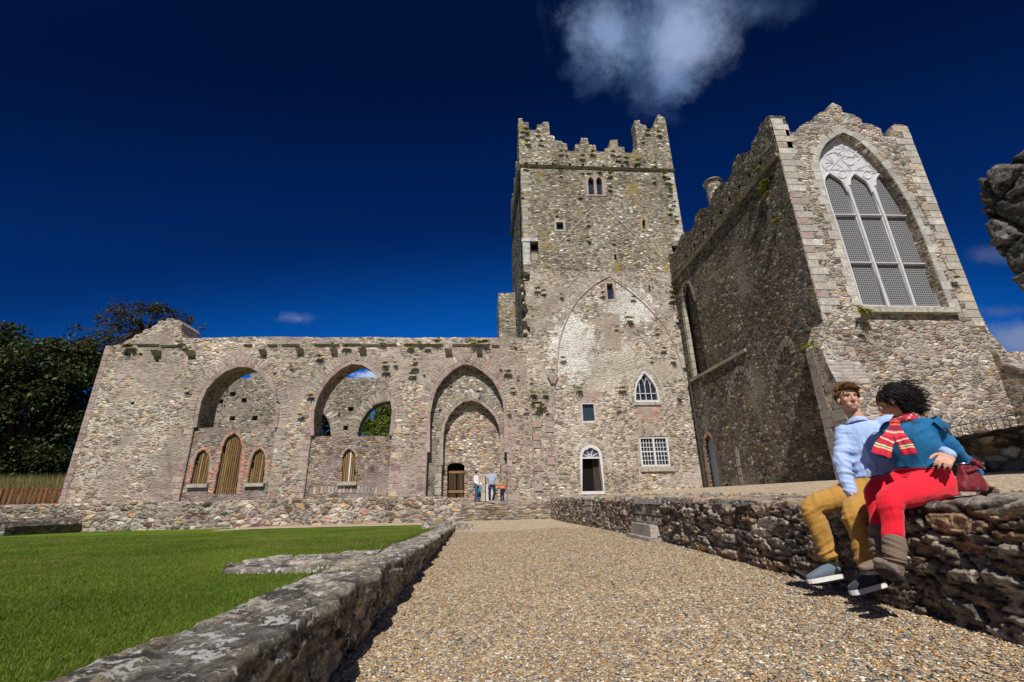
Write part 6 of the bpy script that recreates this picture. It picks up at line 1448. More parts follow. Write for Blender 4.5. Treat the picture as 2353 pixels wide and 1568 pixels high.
# collar, placket, cuff
mb = MB(); cn = neckM-Vector((0, 0, .028)); f0 = (fwdM+Vector((0, 0, -.1))).normalized()
for k in (1, -1):
    A_, B_ = [], []
    for a in np.linspace(0, 1, 9):
        th = math.pi*(.5+.5*a); c = cn+fwdM*(-.062*math.cos(math.pi*(1-a)))+lat*(k*.066*math.sin(math.pi*(1-a)))+Vector((0, 0, .012-.03*(a)))
        o_ = (c-cn).normalized(); A_.append(c+Vector((0, 0, .030-.006*a))); B_.append(c+o_*(.030+.012*a)-Vector((0, 0, .012+.040*a**3))+lat*(k*.012*a**2))
    vs = A_+B_; vs += [p+Vector((0, 0, .005))+(p-cn).normalized()*.004 for p in vs]; n = 9
    mb.add(vs, [(i, i+1, n+i+1, n+i) for i in range(n-1)]+[(2*n+i, 3*n+i, 3*n+i+1, 2*n+i+1) for i in range(n-1)]+[(n+i, n+i+1, 3*n+i+1, 3*n+i) for i in range(n-1)])
mb.build('collar', M['shirt'], sh, smooth=True)
mb = MB(); pl_ = []
for t in np.linspace(0, 1, 12):
    c = cn.lerp(waistM, t); r0 = np.interp(t, [0, .25, .6, 1], [.070, .104, .140, .150]); pl_.append(c+fwdM*r0-lat*.01)
for a, b in zip(pl_, pl_[1:]): mb.hexa([a-lat*.014, a+lat*.014, a+lat*.014-fwdM*.02, a-lat*.014-fwdM*.02, b-lat*.014, b+lat*.014, b+lat*.014-fwdM*.02, b-lat*.014-fwdM*.02])
mb.build('placket', M['shirt'], sh)
mb = MB(); 
for i in (1, 3, 5, 7, 9): ball(mb, pl_[i]+fwdM*.002, (.006, .006, .006), n=8, m=6)
mb.build('buttons', M['sole'], sh, smooth=True)
# trousers
mb = MB(); loft(mb, [(hipC-Vector((0, 0, .10)), lat, fwdM, .17, .15), (hipC, lat, fwdM, .178, .145), (waistM-Vector((0, 0, .035)), lat, fwdM, .158, .118)], pw=2.6)
for a, b, c in ((hjR, kR, aR), (hjL, kL, aL)): limb(mb, [a, a.lerp(b, .55), b, b.lerp(c, .45), c], [.108, .102, .084, .078, .066])
V, N, Q = remesh(mb, .008, 5)
for b, c, sd_ in ((kR, aR, 1), (kL, aL, 2)):
    t, ds = seg_t(V, b, c); m = np.exp(-(ds/.10)**4)*np.clip(sstep(-.15, .1, t)*(.55+.9*np.exp(-((t-.92)/.16)**2)+.8*np.exp(-((t-.05)/.18)**2)), 0, 1.6); ax_ = (c-b).normalized()
    V = fold(V, N, .040, (4, 22), tuple(ax_.cross(fwdM).normalized()), tuple((ax_+.35*lat).normalized()), 30+sd_, m)
V = fold(V, N, .018, (16, 5), tuple(lat), tuple(fwdM), 35); np_mesh('trousers', V, Q, M['chino'], man, None, None, True)
mb = MB(); limb(mb, [waistM-Vector((0, 0, .045))+fwdM*.117*math.cos(a)+lat*.158*math.sin(a) for a in np.linspace(-2.4, 2.4, 14)], [.016]*14, 8, 2); mb.build('belt', M['belt'], man, smooth=True)
for a, hp, tp_, mt in ((aR, W_(1936, 1322, 3.94), W_(1856, 1336, 4.0), M['shoe']), (aL, W_(2032, 1342, 3.62), W_(1954, 1362, 3.66), M['shoe_dark'])):
    mb = MB(); b_ = hp.lerp(tp_, .18)+Vector((0, 0, .035)); limb(mb, [a+Vector((0, 0, .07)), a, b_], [.040, .038, .040]); mb.build('sock', M['sock'], man, smooth=True)
    up_ = Vector((.05, .05, 1)); shoe('shoe', a, hp, tp_, up_, man, None, M['sole'], 1.08, mt)
# hair: close cap with short swept strands
HM = [(.15, .070, .024), (.19, .09, .03), (.12, .055, .02)]
def P_(o, fr, s, x, y, z): return o+fr[0]*(x*s)+fr[1]*(y*s)+fr[2]*(z*s)
def short_hair(o, fr, s, n, cols, parent, seed, L=.035, w=.004, front=.042, cap=True):
    r_ = random.Random(seed); cs = []
    while len(cs) < n:
        th = r_.uniform(0, 6.283); ph = r_.uniform(0, 2.0); x, y, z = math.sin(ph)*math.cos(th), math.sin(ph)*math.sin(th), math.cos(ph)
        p = (x*.076, -.018+y*.097, .034+z*.086)
        lim = .058 if p[1] > .035 else (.058-(.035-p[1])*1.25 if p[1] > -.02 else max(-.075, -.010-(-.02-p[1])*1.3))
        if p[2] < lim: continue
        fl = Vector((-.5+.25*r_.random(), .62 if p[1] > .0 else -.15, .12)) if z > .35 else Vector((x*.2, -.35, -.85)); nn = Vector((x, y, z)); d = (fl-nn*fl.dot(nn)*.85+nn*.28).normalized(); l = L*r_.uniform(.6, 1.3)*(1.25 if z > .35 else .75)
        q = Vector(p); pts = [q-nn*.006, q+d*l*.5+nn*.004, q+d*l]; cs.append([P_(o, fr, s, *v) for v in pts])
    return strands('hair', cs, w*s, cols, parent, seed)
short_hair(hM, frM, 1.03, 2400, HM, man, 4, .040, .0033)
mb = MB(); ball(mb, P_(hM, frM, 1.03, 0, -.022, .040), (.078, .096, .084), frM, 20, 14); V, N, Q = remesh(mb, .006, 2); L = np.stack([(V-np.array(hM))@np.array(a) for a in frM], 1)/1.03; lim = np.where(L[:, 1] > .035, .060, np.where(L[:, 1] > -.02, .060-(.035-L[:, 1])*1.25, -.06)); V -= N*((L[:, 2] < lim)*.024)[:, None]; np_mesh('hair_cap', V, Q, M['hair'], man, np.tile(np.array((.13, .06, .022)), (len(V), 1)), None, True)

# ---- seated woman
SKW = (.50, .27, .18)
hipW = W_(2122, 1112, 3.32); waistW = W_(2112, 1070, 3.33); chestW = W_(2098, 1012, 3.32); neckW = W_(2080, 962, 3.36)
wsR, wsL = W_(2052, 990, 3.48), W_(2146, 986, 3.20); latW = (wsL-wsR); latW.z = 0; latW.normalize(); fwdW = Vector((latW.y, -latW.x, 0)); fwdW = fwdW if fwdW.x < 0 else -fwdW
hW = W_(2046, 919, 3.385); frW = frame((-.72, .66), -2, 3)
wel, wwr = W_(2196, 1036, 3.17), W_(2238, 1086, 3.22); whand = W_(2262, 1114, 3.27)
wkR, wkL = W_(2016, 1128, 3.42), W_(2050, 1148, 3.17); waR, waL = W_(2022, 1272, 3.34), W_(2056, 1290, 3.17)
hlat = (latW+Vector((0, 0, 0))).normalized(); whR = hipW-hlat*.095; whL = hipW+hlat*.085
mb = MB(); head_parts(mb, hW, frW, .97, True); limb(mb, [hW-frW[2]*.06-frW[1]*.02, neckW+Vector((0, 0, .01)), neckW-Vector((0, 0, .07))], [.048, .05, .06])
loft(mb, [(hipW, latW, fwdW, .15, .10), (waistW, latW, fwdW, .12, .09), (chestW, latW, fwdW, .13, .09), (neckW-Vector((0, 0, .08)), latW, fwdW, .12, .06), (neckW-Vector((0, 0, .02)), latW, fwdW, .05, .05)])
limb(mb, [wsL, wel, wwr, whand], [.042, .036, .030, .024]); limb(mb, [wsR, W_(2035, 1040, 3.55)], [.04, .035])
for a, b, c in ((whR, wkR, waR), (whL, wkL, waL)): limb(mb, [a, b, b.lerp(c, .5), c], [.06, .04, .036, .03])
hd = W_(2300, 1130, 3.36)-whand; hand(mb, whand-hd.normalized()*.005, hd, Vector((-.1, -.3, 1)), Vector((-.6, .75, .1)), .95, (.1, .12, .1))
V, N, Q = remesh(mb, .0052, 3); C = np.tile(np.array(SKW), (len(V), 1)); head_paint(V, N, C, hW, frW, .97, SKW, (.38, .07, .07), (.05, .03, .025), eye=(.03, .02, .018))
woman = np_mesh('person', V, Q, M['skin'], None, C, tuple(hipW), True)
tag(woman, 'dark-haired woman in teal top, striped scarf and red trousers sitting on the wall', 'person')
mb = MB(); loft(mb, [(waistW-Vector((0, 0, .03)), latW, fwdW, .178, .142), (waistW+Vector((0, 0, .05)), latW, fwdW, .172, .138), (chestW+Vector((0, 0, .0)), latW, fwdW, .168, .142), (chestW+(neckW-chestW)*.5, latW, fwdW, .170, .112), (neckW-Vector((0, 0, .06)), latW, fwdW, .125, .082), (neckW-Vector((0, 0, .03)), latW, fwdW, .075, .062)], pw=2.2)
limb(mb, [chestW+(neckW-chestW)*.5+latW*.10, wsL, wsL.lerp(wel, .5), wel, wwr], [.068, .068, .058, .052, .041]); limb(mb, [chestW+(neckW-chestW)*.5-latW*.10, wsR, W_(2035, 1040, 3.55)], [.066, .064, .055])
V, N, Q = remesh(mb, .008, 5); t, ds = seg_t(V, wsL, wwr); m = np.exp(-(ds/.09)**4); ax_ = (wwr-wsL).normalized()
V = fold(V, N, .028, (4, 28), tuple(ax_.cross(Vector((0, 0, 1))).normalized()), tuple(ax_), 51, m*(.3+1.2*sstep(.45, .8, t))); V = fold(V, N, .040, (13, 4.5), tuple((latW-Vector((0, 0, .6))).normalized()), (.3, .3, 1), 55, (1-m)); V = fold(V, N, .004, (22, 12), tuple(latW), (0, 0, 1), 59, 1-m)
top_ = np_mesh('top', V, Q, M['teal'], woman, None, None, True)
# shoulder flounce
mb = MB(); n = 16; A_, B_ = [], []
for i in range(n):
    a = -1.9+3.5*i/(n-1); axd = (wel-wsL).normalized(); u0 = (Vector((0, 0, 1))-axd*axd.z).normalized(); v0 = axd.cross(u0); rr_ = .078
    c = wsL-axd*.035+(u0*math.cos(a)+v0*math.sin(a))*rr_; A_.append(c-axd*.03); B_.append(c+axd*(.075+.012*math.sin(i*2.3))+(u0*math.cos(a)+v0*math.sin(a))*(.016+.010*math.sin(i*1.7)))
vs = A_+B_+[p-(p-wsL).normalized()*.006 for p in A_+B_]; mb.add(vs, [(i, i+1, n+i+1, n+i) for i in range(n-1)]+[(2*n+i, 3*n+i, 3*n+i+1, 2*n+i+1) for i in range(n-1)]+[(n+i, n+i+1, 3*n+i+1, 3*n+i) for i in range(n-1)])
mb.build('shoulder_flounce', M['teal'], top_, smooth=True)
mb = MB(); loft(mb, [(hipW-Vector((0, 0, .085)), latW, fwdW, .172, .145), (hipW+Vector((0, 0, .01)), latW, fwdW, .180, .148), (waistW-Vector((0, 0, .02)), latW, fwdW, .165, .132)], pw=2.6)
for a, b, c in ((whR, wkR, waR), (whL, wkL, waL)): limb(mb, [a, a.lerp(b, .5), b, b.lerp(c, .35), b.lerp(c, .70)], [.112, .102, .082, .066, .050])
V, N, Q = remesh(mb, .008, 5)
for b, c, sd_ in ((wkR, waR, 1), (wkL, waL, 2)):
    t, ds = seg_t(V, b, c); m = np.exp(-(ds/.11)**4)*(.35+.8*np.exp(-((t-.75)/.2)**2)); ax_ = (c-b).normalized(); V = fold(V, N, .028, (4, 20), tuple(ax_.cross(fwdW).normalized()), tuple((ax_+.4*latW).normalized()), 60+sd_, m)
V = fold(V, N, .015, (15, 5), tuple(latW), tuple(fwdW), 65); np_mesh('trousers', V, Q, M['red'], woman, None, None, True)
mb = MB(); limb(mb, [waistW-Vector((0, 0, .03))+fwdW*.142*math.cos(a)+latW*.176*math.sin(a) for a in np.linspace(-.6, 2.3, 12)], [.011]*12, 8, 2); mb.build('belt', plain('dark_red_belt', (.16, .006, .012), .35, .5, 30, .1), woman, smooth=True)
def boot(knee, ankle, toe, heel, up):
    mb = MB(); d = (toe-heel).normalized(); u = Vector(up); u = (u-d*u.dot(d)).normalized(); l = d.cross(u); top = ankle.lerp(knee, .33)
    ft = heel.lerp(toe, .2); limb(mb, [top, ankle.lerp(top, .45), ankle, ft+u*.05], [.068, .064, .053, .046])
    for a, w, h_ in ((.16, .036, .045), (.35, .036, .042), (.55, .040, .036), (.75, .041, .031), (.90, .034, .026)): ball(mb, heel.lerp(toe, a)+u*(h_*.85+.012), (w, .05, h_), (l, d, u))
    V, N, Q = remesh(mb, .006, 4); t, ds = seg_t(V, top, ankle); ax_ = (ankle-top).normalized(); V = fold(V, N, .016, (6, 30), tuple(ax_.cross(l).normalized()), tuple((ax_+.3*l).normalized()), 71, sstep(1.35, .9, t)*sstep(-.1, .15, t))
    o = np_mesh('boot', V, Q, M['boot'], woman, None, None, True)
    sb_ = MB(); pr = [(0, .030), (.2, .036), (.4, .034), (.6, .042), (.8, .044), (.93, .034), (1., .016)]; oo = [heel.lerp(toe, a)+l*w for a, w in pr]+[heel.lerp(toe, a)-l*w for a, w in pr[::-1]]; k = len(oo)
    sb_.add([p-u*.008 for p in oo]+[p+u*.012 for p in oo], [tuple(range(k)), tuple(range(2*k-1, k-1, -1))]+[(i, (i+1) % k, k+(i+1) % k, k+i) for i in range(k)])
    for i in range(5): c = heel.lerp(toe, .45+.1*i)-u*.012; sb_.hexa([c-l*.034-d*.008-u*.004, c+l*.034-d*.008-u*.004, c+l*.034+d*.008-u*.004, c-l*.034+d*.008-u*.004, c-l*.034-d*.008+u*.008, c+l*.034-d*.008+u*.008, c+l*.034+d*.008+u*.008, c-l*.034+d*.008+u*.008])
    c = heel.lerp(toe, .11); sb_.hexa([c-l*.030-d*.03-u*.035, c+l*.030-d*.03-u*.035, c+l*.030+d*.025-u*.035, c-l*.030+d*.025-u*.035, c-l*.033-d*.035, c+l*.033-d*.035, c+l*.033+d*.035, c-l*.033+d*.035]); sb_.build('sole', M['bootsole'], o)
    mb = MB(); cc = ankle.lerp(top, .02); axd = (top-ankle).normalized(); u0 = axd.orthogonal().normalized(); v0 = axd.cross(u0); mb.tube([cc+(u0*math.cos(a)+v0*math.sin(a))*.060 for a in np.linspace(0, 6.283, 17)], .007, 6); mb.build('strap', M['boot'], o, smooth=True)
boot(wkR, waR, W_(1984, 1318, 3.26), W_(2040, 1312, 3.42), (.1, .1, 1)); boot(wkL, waL, W_(2018, 1302, 3.02), W_(2074, 1340, 3.20), (.3, .35, 1))
# hair blown back by the wind
HW = [(.012, .008, .007), (.018, .011, .009), (.009, .006, .006)]; r9 = random.Random(9); cs = []
rightw = (W_(2120, 930, 3.385)-W_(2040, 930, 3.385)).normalized()
while len(cs) < 1500:
    th = r9.uniform(0, 6.283); ph = r9.uniform(0, 2.05); x, y, z = math.sin(ph)*math.cos(th), math.sin(ph)*math.sin(th), math.cos(ph); p = (x*.074, -.018+y*.096, .034+z*.084)
    lim = .055 if p[1] > .03 else (.055-(.03-p[1])*1.9 if p[1] > -.02 else -.075)
    if p[2] < lim: continue
    q = P_(hW, frW, .97, *p); nn = (frW[0]*x+frW[1]*y+frW[2]*z); back = (-frW[1]*.8+rightw*.30-Vector((0, 0, 1))*r9.uniform(.5, 1.7)).normalized(); L = r9.uniform(.11, .19); wv = r9.choice((-1, 1))*r9.uniform(.008, .018); wy = nn.cross(back)
    if r9.random() < .06: L *= 1.45; back = (rightw*1.0+Vector((0, 0, 1))*r9.uniform(-.35, .25)-frW[1]*.3).normalized()
    tg = (back-nn*back.dot(nn)*.9).normalized(); p1 = q+nn*.008+tg*L*.22+wy*wv*.25; p2 = p1+(tg*.8+back*.3)*L*.22-wy*wv*1.1+nn*.004; p3 = p2+(tg*.3+back*.7)*L*.22+wy*wv*1.8; p4 = p3+back*L*.2-wy*wv*1.8-Vector((0, 0, 1))*L*.05; p5 = p4+back*L*.16+wy*wv*1.6+Vector((0, 0, 1))*L*.06; cs.append([q-nn*.006, q+nn*.004+tg*.02, p1, p2, p3, p4, p5])
strands('hair', cs, .0036, HW, woman, 9, 5)
mb = MB(); ball(mb, P_(hW, frW, .97, 0, -.026, .032), (.075, .090, .081), frW, 20, 14); ball(mb, P_(hW, frW, .97, 0, -.075, -.055), (.062, .055, .080), frW); V, N, Q = remesh(mb, .008, 4)
Lz = np.stack([(V-np.array(hW))@np.array(a) for a in frW], 1); V = fold(V, N, .012, (30, 30), tuple(frW[0]), tuple(frW[2]), 77); np_mesh('hair_mass', V, Q, M['hair'], woman, np.tile(np.array(HW[0]), (len(V), 1)), None, True)
# loose wind-blown locks on the shoulder side
# scarf: collar roll and two hanging tails with woven stripes
def stripes(s):
    c = np.tile(np.array((.55, .010, .028)), (len(s), 1))
    for a, b, col in ((.06, .10, (.8, .25, .06)), (.13, .22, (.22, .008, .05)), (.25, .27, (.85, .62, .38)), (.31, .40, (.72, .02, .06)), (.42, .46, (.25, .01, .08)), (.50, .515, (.85, .65, .45)), (.55, .60, (.28, .01, .06)), (.635, .71, (.86, .66, .40)), (.665, .675, (.05, .03, .02)), (.73, .745, (.05, .03, .02)), (.745, .78, (.86, .62, .36)), (.93, .96, (.35, .01, .03))):
        m = (s >= a) & (s < b); c[m] = col
    return c
def tail(name, pts, widths, thick, normal, parent, seed):
    q = np.array(smoothline([tuple(p) for p in pts], 10)); m = len(q); w = np.interp(np.linspace(0, 1, m), np.linspace(0, 1, len(widths)), widths); n = 22
    T = np.gradient(q, axis=0); T /= np.linalg.norm(T, axis=1)[:, None]; nn = np.array(normal)/np.linalg.norm(normal); S_ = np.cross(T, nn); S_ /= np.linalg.norm(S_, axis=1)[:, None]
    P = np.zeros((m, n, 3)); th = np.linspace(0, 2*math.pi, n)
    for j in range(n):
        x = math.cos(th[j]); y = math.sin(th[j]); rip = .010*np.sin(x*6+np.arange(m)*.05+seed)*np.linspace(.4, 1.2, m)
        P[:, j] = q+S_*(x*w)[:, None]+nn*(y*thick*(1-.3*abs(x))+rip*1.)[:, None]
    s = np.repeat(np.linspace(0, 1, m)[:, None], n, 1); c = stripes(s.ravel()).reshape(m, n, 3); c *= (.9+.2*(np.sin(th*9)[None, :, None] > .2))
    o = grid_mesh(name, P, M['scarf'], parent, c, None, True); return o
tS = NT('scarf_cloth'); tS.base(tS.attr()); tS.b.inputs['Roughness'].default_value = .7; tS.b.inputs['Sheen Weight'].default_value = .2; tS.bump(tS.noise(tS.obj(), 90, 3, .6), .3, .006); M['scarf'] = tS.m
mb = MB(); ring_ = []
cN = neckW+Vector((0, 0, -.012))
Pn = []; n1, n2 = 40, 14
for i in range(n1+1):
    a = 2*math.pi*i/n1; c = cN+fwdW*(.068*math.cos(a))+latW*(.070*math.sin(a))+Vector((0, 0, -.02*math.cos(a)+.012*math.sin(a*2)))
    o_ = (fwdW*math.cos(a)+latW*math.sin(a)); row = []
    for j in range(n2+1):
        b = 2*math.pi*j/n2; rr_ = .030+.006*math.sin(b*3+a*2); row.append(c+o_*(rr_*math.cos(b))+Vector((0, 0, 1))*(rr_*1.45*math.sin(b)))
    Pn.append([tuple(p) for p in row])
Pn = np.array(Pn); s_ = ((np.linspace(0, 3.2, n2+1)[None, :]*.33+np.linspace(0, 1, n1+1)[:, None]*2.) % 1); col_ = stripes(s_.ravel()).reshape(n1+1, n2+1, 3)
scarf = grid_mesh('scarf', Pn, M['scarf'], woman, col_, None, True)
kn = W_(2056, 972, 3.24)
mb = MB(); ball(mb, kn, (.034, .034, .036)); V, N, Q = remesh(mb, .006, 3); np_mesh('scarf_knot', V, Q, M['scarf'], scarf, stripes((V[:, 2]*9) % 1), None, True)
tail('scarf_tail', [kn, W_(2046, 1000, 3.17), W_(2032, 1022, 3.14), W_(2024, 1046, 3.13)], [.020, .036, .050, .058], .012, (-.65, -.75, .1), scarf, 1)
tail('scarf_tail', [kn, W_(2066, 1000, 3.13), W_(2080, 1022, 3.09), W_(2090, 1044, 3.08)], [.022, .036, .044, .046], .016, (-.65, -.75, .1), scarf, 2.4)

# ---- bag hanging from her wrist, its base on the wall
bgc = W_(2236, 1100, 3.16); bag = MB(); bl = (W_(2262, 1128, 3.16)-W_(2200, 1128, 3.16)).normalized(); bf = bl.cross(Vector((0, 0, 1)))
b0 = W_(2231, 1129, 3.16); b1 = W_(2228, 1098, 3.17); b2 = W_(2214, 1070, 3.17)
loft(bag, [(b0, bl, bf, .100, .045), (b0.lerp(b1, .3), bl, bf, .104, .055), (b1, bl, bf, .080, .045), (b1.lerp(b2, .55), bl, bf, .052, .034), (b2, bl, bf, .036, .026)], pw=2.6)
V, N, Q = remesh(bag, .006, 3); V = fold(V, N, .020, (34, 7), tuple(bl), (0, 0, 1), 81); 
M['bag'] = cloth('dark_red_cloth', (.15, .004, .012), .6, 600, .15, .35, .3)
bo = np_mesh('bag', V, Q, M['bag'], None, None, tuple(b0), True); tag(bo, 'dark red cloth bag tied at the wrist of the woman, resting on the wall', 'bag')
mb = MB(); mb.tube([b2+bl*(.036*math.cos(a))+bf*(.03*math.sin(a))+Vector((0, 0, .012)) for a in np.linspace(0, 6.283, 17)], .006, 6); mb.build('ring', plain('silver_ring', (.6, .6, .62), .25, .5, 20, .05, metal=1.), bo, smooth=True)
mb = MB(); mb.tube([b2+Vector((0, 0, .015)), W_(2225, 1056, 3.16), W_(2240, 1062, 3.12), W_(2258, 1066, 3.12)], [.012, .016, .018, .012], 8); mb.tube([W_(2240, 1062, 3.12), W_(2252, 1072, 3.12), W_(2262, 1078, 3.13)], [.016, .018, .008], 8); mb.tube([b2, W_(2222, 1086, 3.14), W_(2244, 1074, 3.12)], [.012, .017, .015], 8); mb.build('tie', M['bag'], bo, smooth=True)

# ---- three visitors by the third arch
def visitor(label, x, y, z0, H, face, body, pose, group='visitors standing in front of the third arch', hair=(.03, .02, .015), skin=(.55, .33, .24), hairlen=.5, build=1.0, sleeves='long'):
    s = H/1.75; fr = frame(face); rx, fy, uz = fr; O = Vector((x, y, z0)); P = lambda a, b, c: O+rx*(a*s)+fy*(b*s)+Vector((0, 0, c*s)); child = H < 1.2; hs = 1.35*s if child else 1.1*s
    sh_, hip_ = 1.455, .92
    if child: sh_, hip_ = 1.34, .82
    hc = P(0, .02, 1.75)-Vector((0, 0, .125*hs)); fh = frame(pose.get('look', face))
    mb = MB(); head_parts(mb, hc, fh, hs*1.0); limb(mb, [hc-Vector((0, 0, .07*hs)), P(0, -.01, sh_+.02)], [.052*s, .055*s])
    loft(mb, [(P(0, 0, hip_-.05), rx, fy, .15*s, .1*s), (P(0, .0, 1.12), rx, fy, .13*s, .09*s), (P(0, 0, sh_-.1), rx, fy, .16*s, .09*s), (P(0, 0, sh_+.02), rx, fy, .07*s, .06*s)])
    arms = []
    for k, key in ((1, 'armR'), (-1, 'armL')):
        e, w = pose[key]; a = P(k*.175*build, 0, sh_-.05); arms.append((a, P(*e), P(*w), key)); limb(mb, [a, P(*e), P(*w)], [.045*s, .038*s, .028*s]); hd_ = (P(*w)-P(*e)).normalized(); hand(mb, P(*w), hd_, rx*k, fy, s*1.05, (.25, .35, .3))
    legs = []
    for k, key in ((1, 'legR'), (-1, 'legL')):
        kn_, an = pose[key]; a = P(k*.09, 0, hip_); legs.append((a, P(*kn_), P(*an))); limb(mb, [a, P(*kn_), P(*an)], [.07*s, .05*s, .035*s])
    V, N, Q = remesh(mb, .010 if not child else .008, 2); C = np.tile(np.array(skin), (len(V), 1)); head_paint(V, N, C, hc, fh, hs, skin, (.45, .16, .13), hair)
    o = np_mesh('person', V, Q, M['skin'], None, C, tuple(O), True); tag(o, label, 'person', None)
    g = build; mb = MB(); loft(mb, [(P(0, .01, hip_-.02), rx, fy, .175*s*g, .135*s*g), (P(0, .025*g, 1.10), rx, fy, .172*s*g, .142*s*g), (P(0, .01, sh_-.12), rx, fy, .185*s*g, .122*s), (P(0, 0, sh_), rx, fy, .13*s, .08*s), (P(0, 0, sh_+.04), rx, fy, .065*s, .06*s)])
    for a, e, w, key in arms: limb(mb, [a, a.lerp(e, .55) if sleeves == 'short' else e] if sleeves == 'short' else [a, e, e.lerp(w, .9)], [.068*s, .07*s] if sleeves == 'short' else [.066*s, .056*s, .044*s])
    V, N, Q = remesh(mb, .011, 4); V = fold(V, N, .014*s, (7, 12), tuple(rx), (.3, 0, 1), 5); c0 = body['top']; C = np.tile(np.array(c0), (len(V), 1))
    if 'yoke' in body: C[V[:, 2] > O.z+(sh_-.19)*s] = body['yoke']
    tb = np_mesh('top', V, Q, M['cloth_attr'], o, C, None, True)
    mb = MB(); loft(mb, [(P(0, 0, hip_-.12), rx, fy, .165*s*g, .125*s), (P(0, 0, hip_+.02), rx, fy, .165*s*g, .125*s)])
    for a, b, c in legs: limb(mb, [a, a.lerp(b, .5), b, b.lerp(c, .5), c], [.10*s, .092*s, .072*s, .068*s, .066*s])
    V, N, Q = remesh(mb, .011, 4); V = fold(V, N, .018*s, (7, 14), tuple(rx), (.3, 0, 1), 7); np_mesh('trousers', V, Q, M['cloth_attr'], o, np.tile(np.array(body['legs']), (len(V), 1)), None, True)
    for a, b, c in legs: 
        h_ = c-fy*.07*s-Vector((0, 0, c.z-z0-.015)); shoe('shoe', c, h_, h_+fy*.27*s, (0, 0, 1), o, None, M['sole'], s*1.1, body['shoe'])
    hm = MB(); ball(hm, P_(hc, fh, hs, 0, -.024, .040), (.080*hs, .098*hs, .086*hs), fh, 20, 14); V, N, Q = remesh(hm, .012*hs/s, 1); L = np.stack([(V-np.array(hc))@np.array(a) for a in fh], 1)/hs
    lim = np.where(L[:, 1] > .03, .052, np.where(L[:, 1] > -.03, .052-(.03-L[:, 1])*hairlen*2.4, -.07*hairlen*2)); V -= N*((L[:, 2] < lim)*.022*hs)[:, None]; V = fold(V, N, .008*hs, (40, 40), tuple(fh[0]), tuple(fh[2]), 3); np_mesh('hair', V, Q, M['hair'], o, np.tile(np.array(hair), (len(V), 1)), None, True)
    return o, P, hc, fh, hs
tC = NT('cloth_attr'); tC.base(tC.attr()); tC.b.inputs['Roughness'].default_value = .85; tC.bump(tC.noise(tC.obj(), 30, 4, .6), .4, .02); M['cloth_attr'] = tC.m
M['beige'] = plain('beige_shoe', (.45, .38, .28), .8, .2, 30, .1); M['tealshoe'] = plain('teal_trainer', (.10, .28, .33), .7, .3, 30, .1); M['dkshoe'] = plain('dark_shoe', (.05, .045, .04), .7, .3, 30, .1)
KP = crop(1850, 1830, 6.816)
def at_(a, b, Y): return onY(*KP(a, b), Y)
ZP = .845
gm = at_(800, 1250, 26.25); gh = at_(815, 298, 26.25)
visitor('man in grey polo shirt and navy trousers holding the hand of a child', gm.x, 26.25, ZP, gh.z-ZP, (.05, -1), dict(top=(.33, .37, .46), legs=(.018, .022, .05), shoe=M['beige']),
        dict(look=(.12, -1), armR=((.27, .06, 1.12), (.20, .16, .90)), armL=((-.26, .05, 1.14), (-.36, .12, .93)), legR=((.12, .06, .50), (.10, -.02, .09)), legL=((-.13, .16, .50), (-.06, .02, .10))), hair=(.035, .022, .015), build=1.12, sleeves='short')
sg = None
gc = at_(1085, 1245, 26.2); gch = at_(1080, 655, 26.2)
visitor('small child in navy and orange jacket beside the man in grey', gc.x, 26.2, ZP, gch.z-ZP, (-.15, -1), dict(top=(.015, .02, .05), yoke=(.85, .16, .03), legs=(.012, .018, .04), shoe=M['tealshoe']),
        dict(look=(-.75, -.65), armR=((.26, .05, 1.20), (.33, .18, 1.22)), armL=((-.25, .0, 1.05), (-.24, .10, .82)), legR=((.10, .03, .46), (.10, .0, .08)), legL=((-.10, .10, .46), (-.12, .03, .09))), hair=(.20, .10, .035), hairlen=.35)
gw_ = at_(385, 1270, 26.1); gwh = at_(420, 368, 26.1)
visitor('short-haired woman in white cardigan and blue jeans looking at the man', gw_.x, 26.1, ZP, gwh.z-ZP, (.82, -.45), dict(top=(.72, .70, .74), legs=(.035, .085, .17), shoe=M['dkshoe']),
        dict(look=(.95, .05), armR=((.24, .02, 1.12), (.14, .22, .98)), armL=((-.22, .06, 1.12), (-.12, .25, .96)), legR=((.10, .06, .48), (.12, -.02, .08)), legL=((-.10, .14, .48), (-.14, .10, .08))), hair=(.018, .012, .010), hairlen=.55)
# sunglasses on the man, leaflet and bag held by the woman
pm = bpy.data.objects['person.002']
fhm = frame((.12, -1)); hs_ = (gh.z-ZP)/1.75; hcm = Vector((gm.x, 26.25, ZP))+Vector((0, 0, 1.75*hs_-.1375*hs_))+frame((.05, -1))[1]*(.02*hs_)
mb = MB(); mb.tube([P_(hcm, fhm, hs_*1.1, a, b, c) for a, b, c in ((-.074, .0, .004), (-.062, .06, .004), (-.03, .088, .002), (0, .094, .004), (.03, .088, .002), (.062, .06, .004), (.074, .0, .004))], [.006, .010, .017, .010, .017, .010, .006], 8); sgo = mb.build('sunglasses', plain('dark_lens', (.012, .012, .014), .2, .5, 10, .05), pm, smooth=True)
lf = at_(470, 885, 25.85); mb = MB(); mb.hexa([lf+Vector(v) for v in ((-.09, 0, -.09), (.10, 0, -.05), (.10, .012, -.05), (-.09, .012, -.09), (-.06, 0, .10), (.11, 0, .14), (.11, .012, .14), (-.06, .012, .10))]); tag(mb.build('leaflet', plain('teal_card', (.02, .22, .28), .5, .3, 10, .1), None, origin=tuple(lf)), 'teal folded leaflet held by the woman in white', 'leaflet')
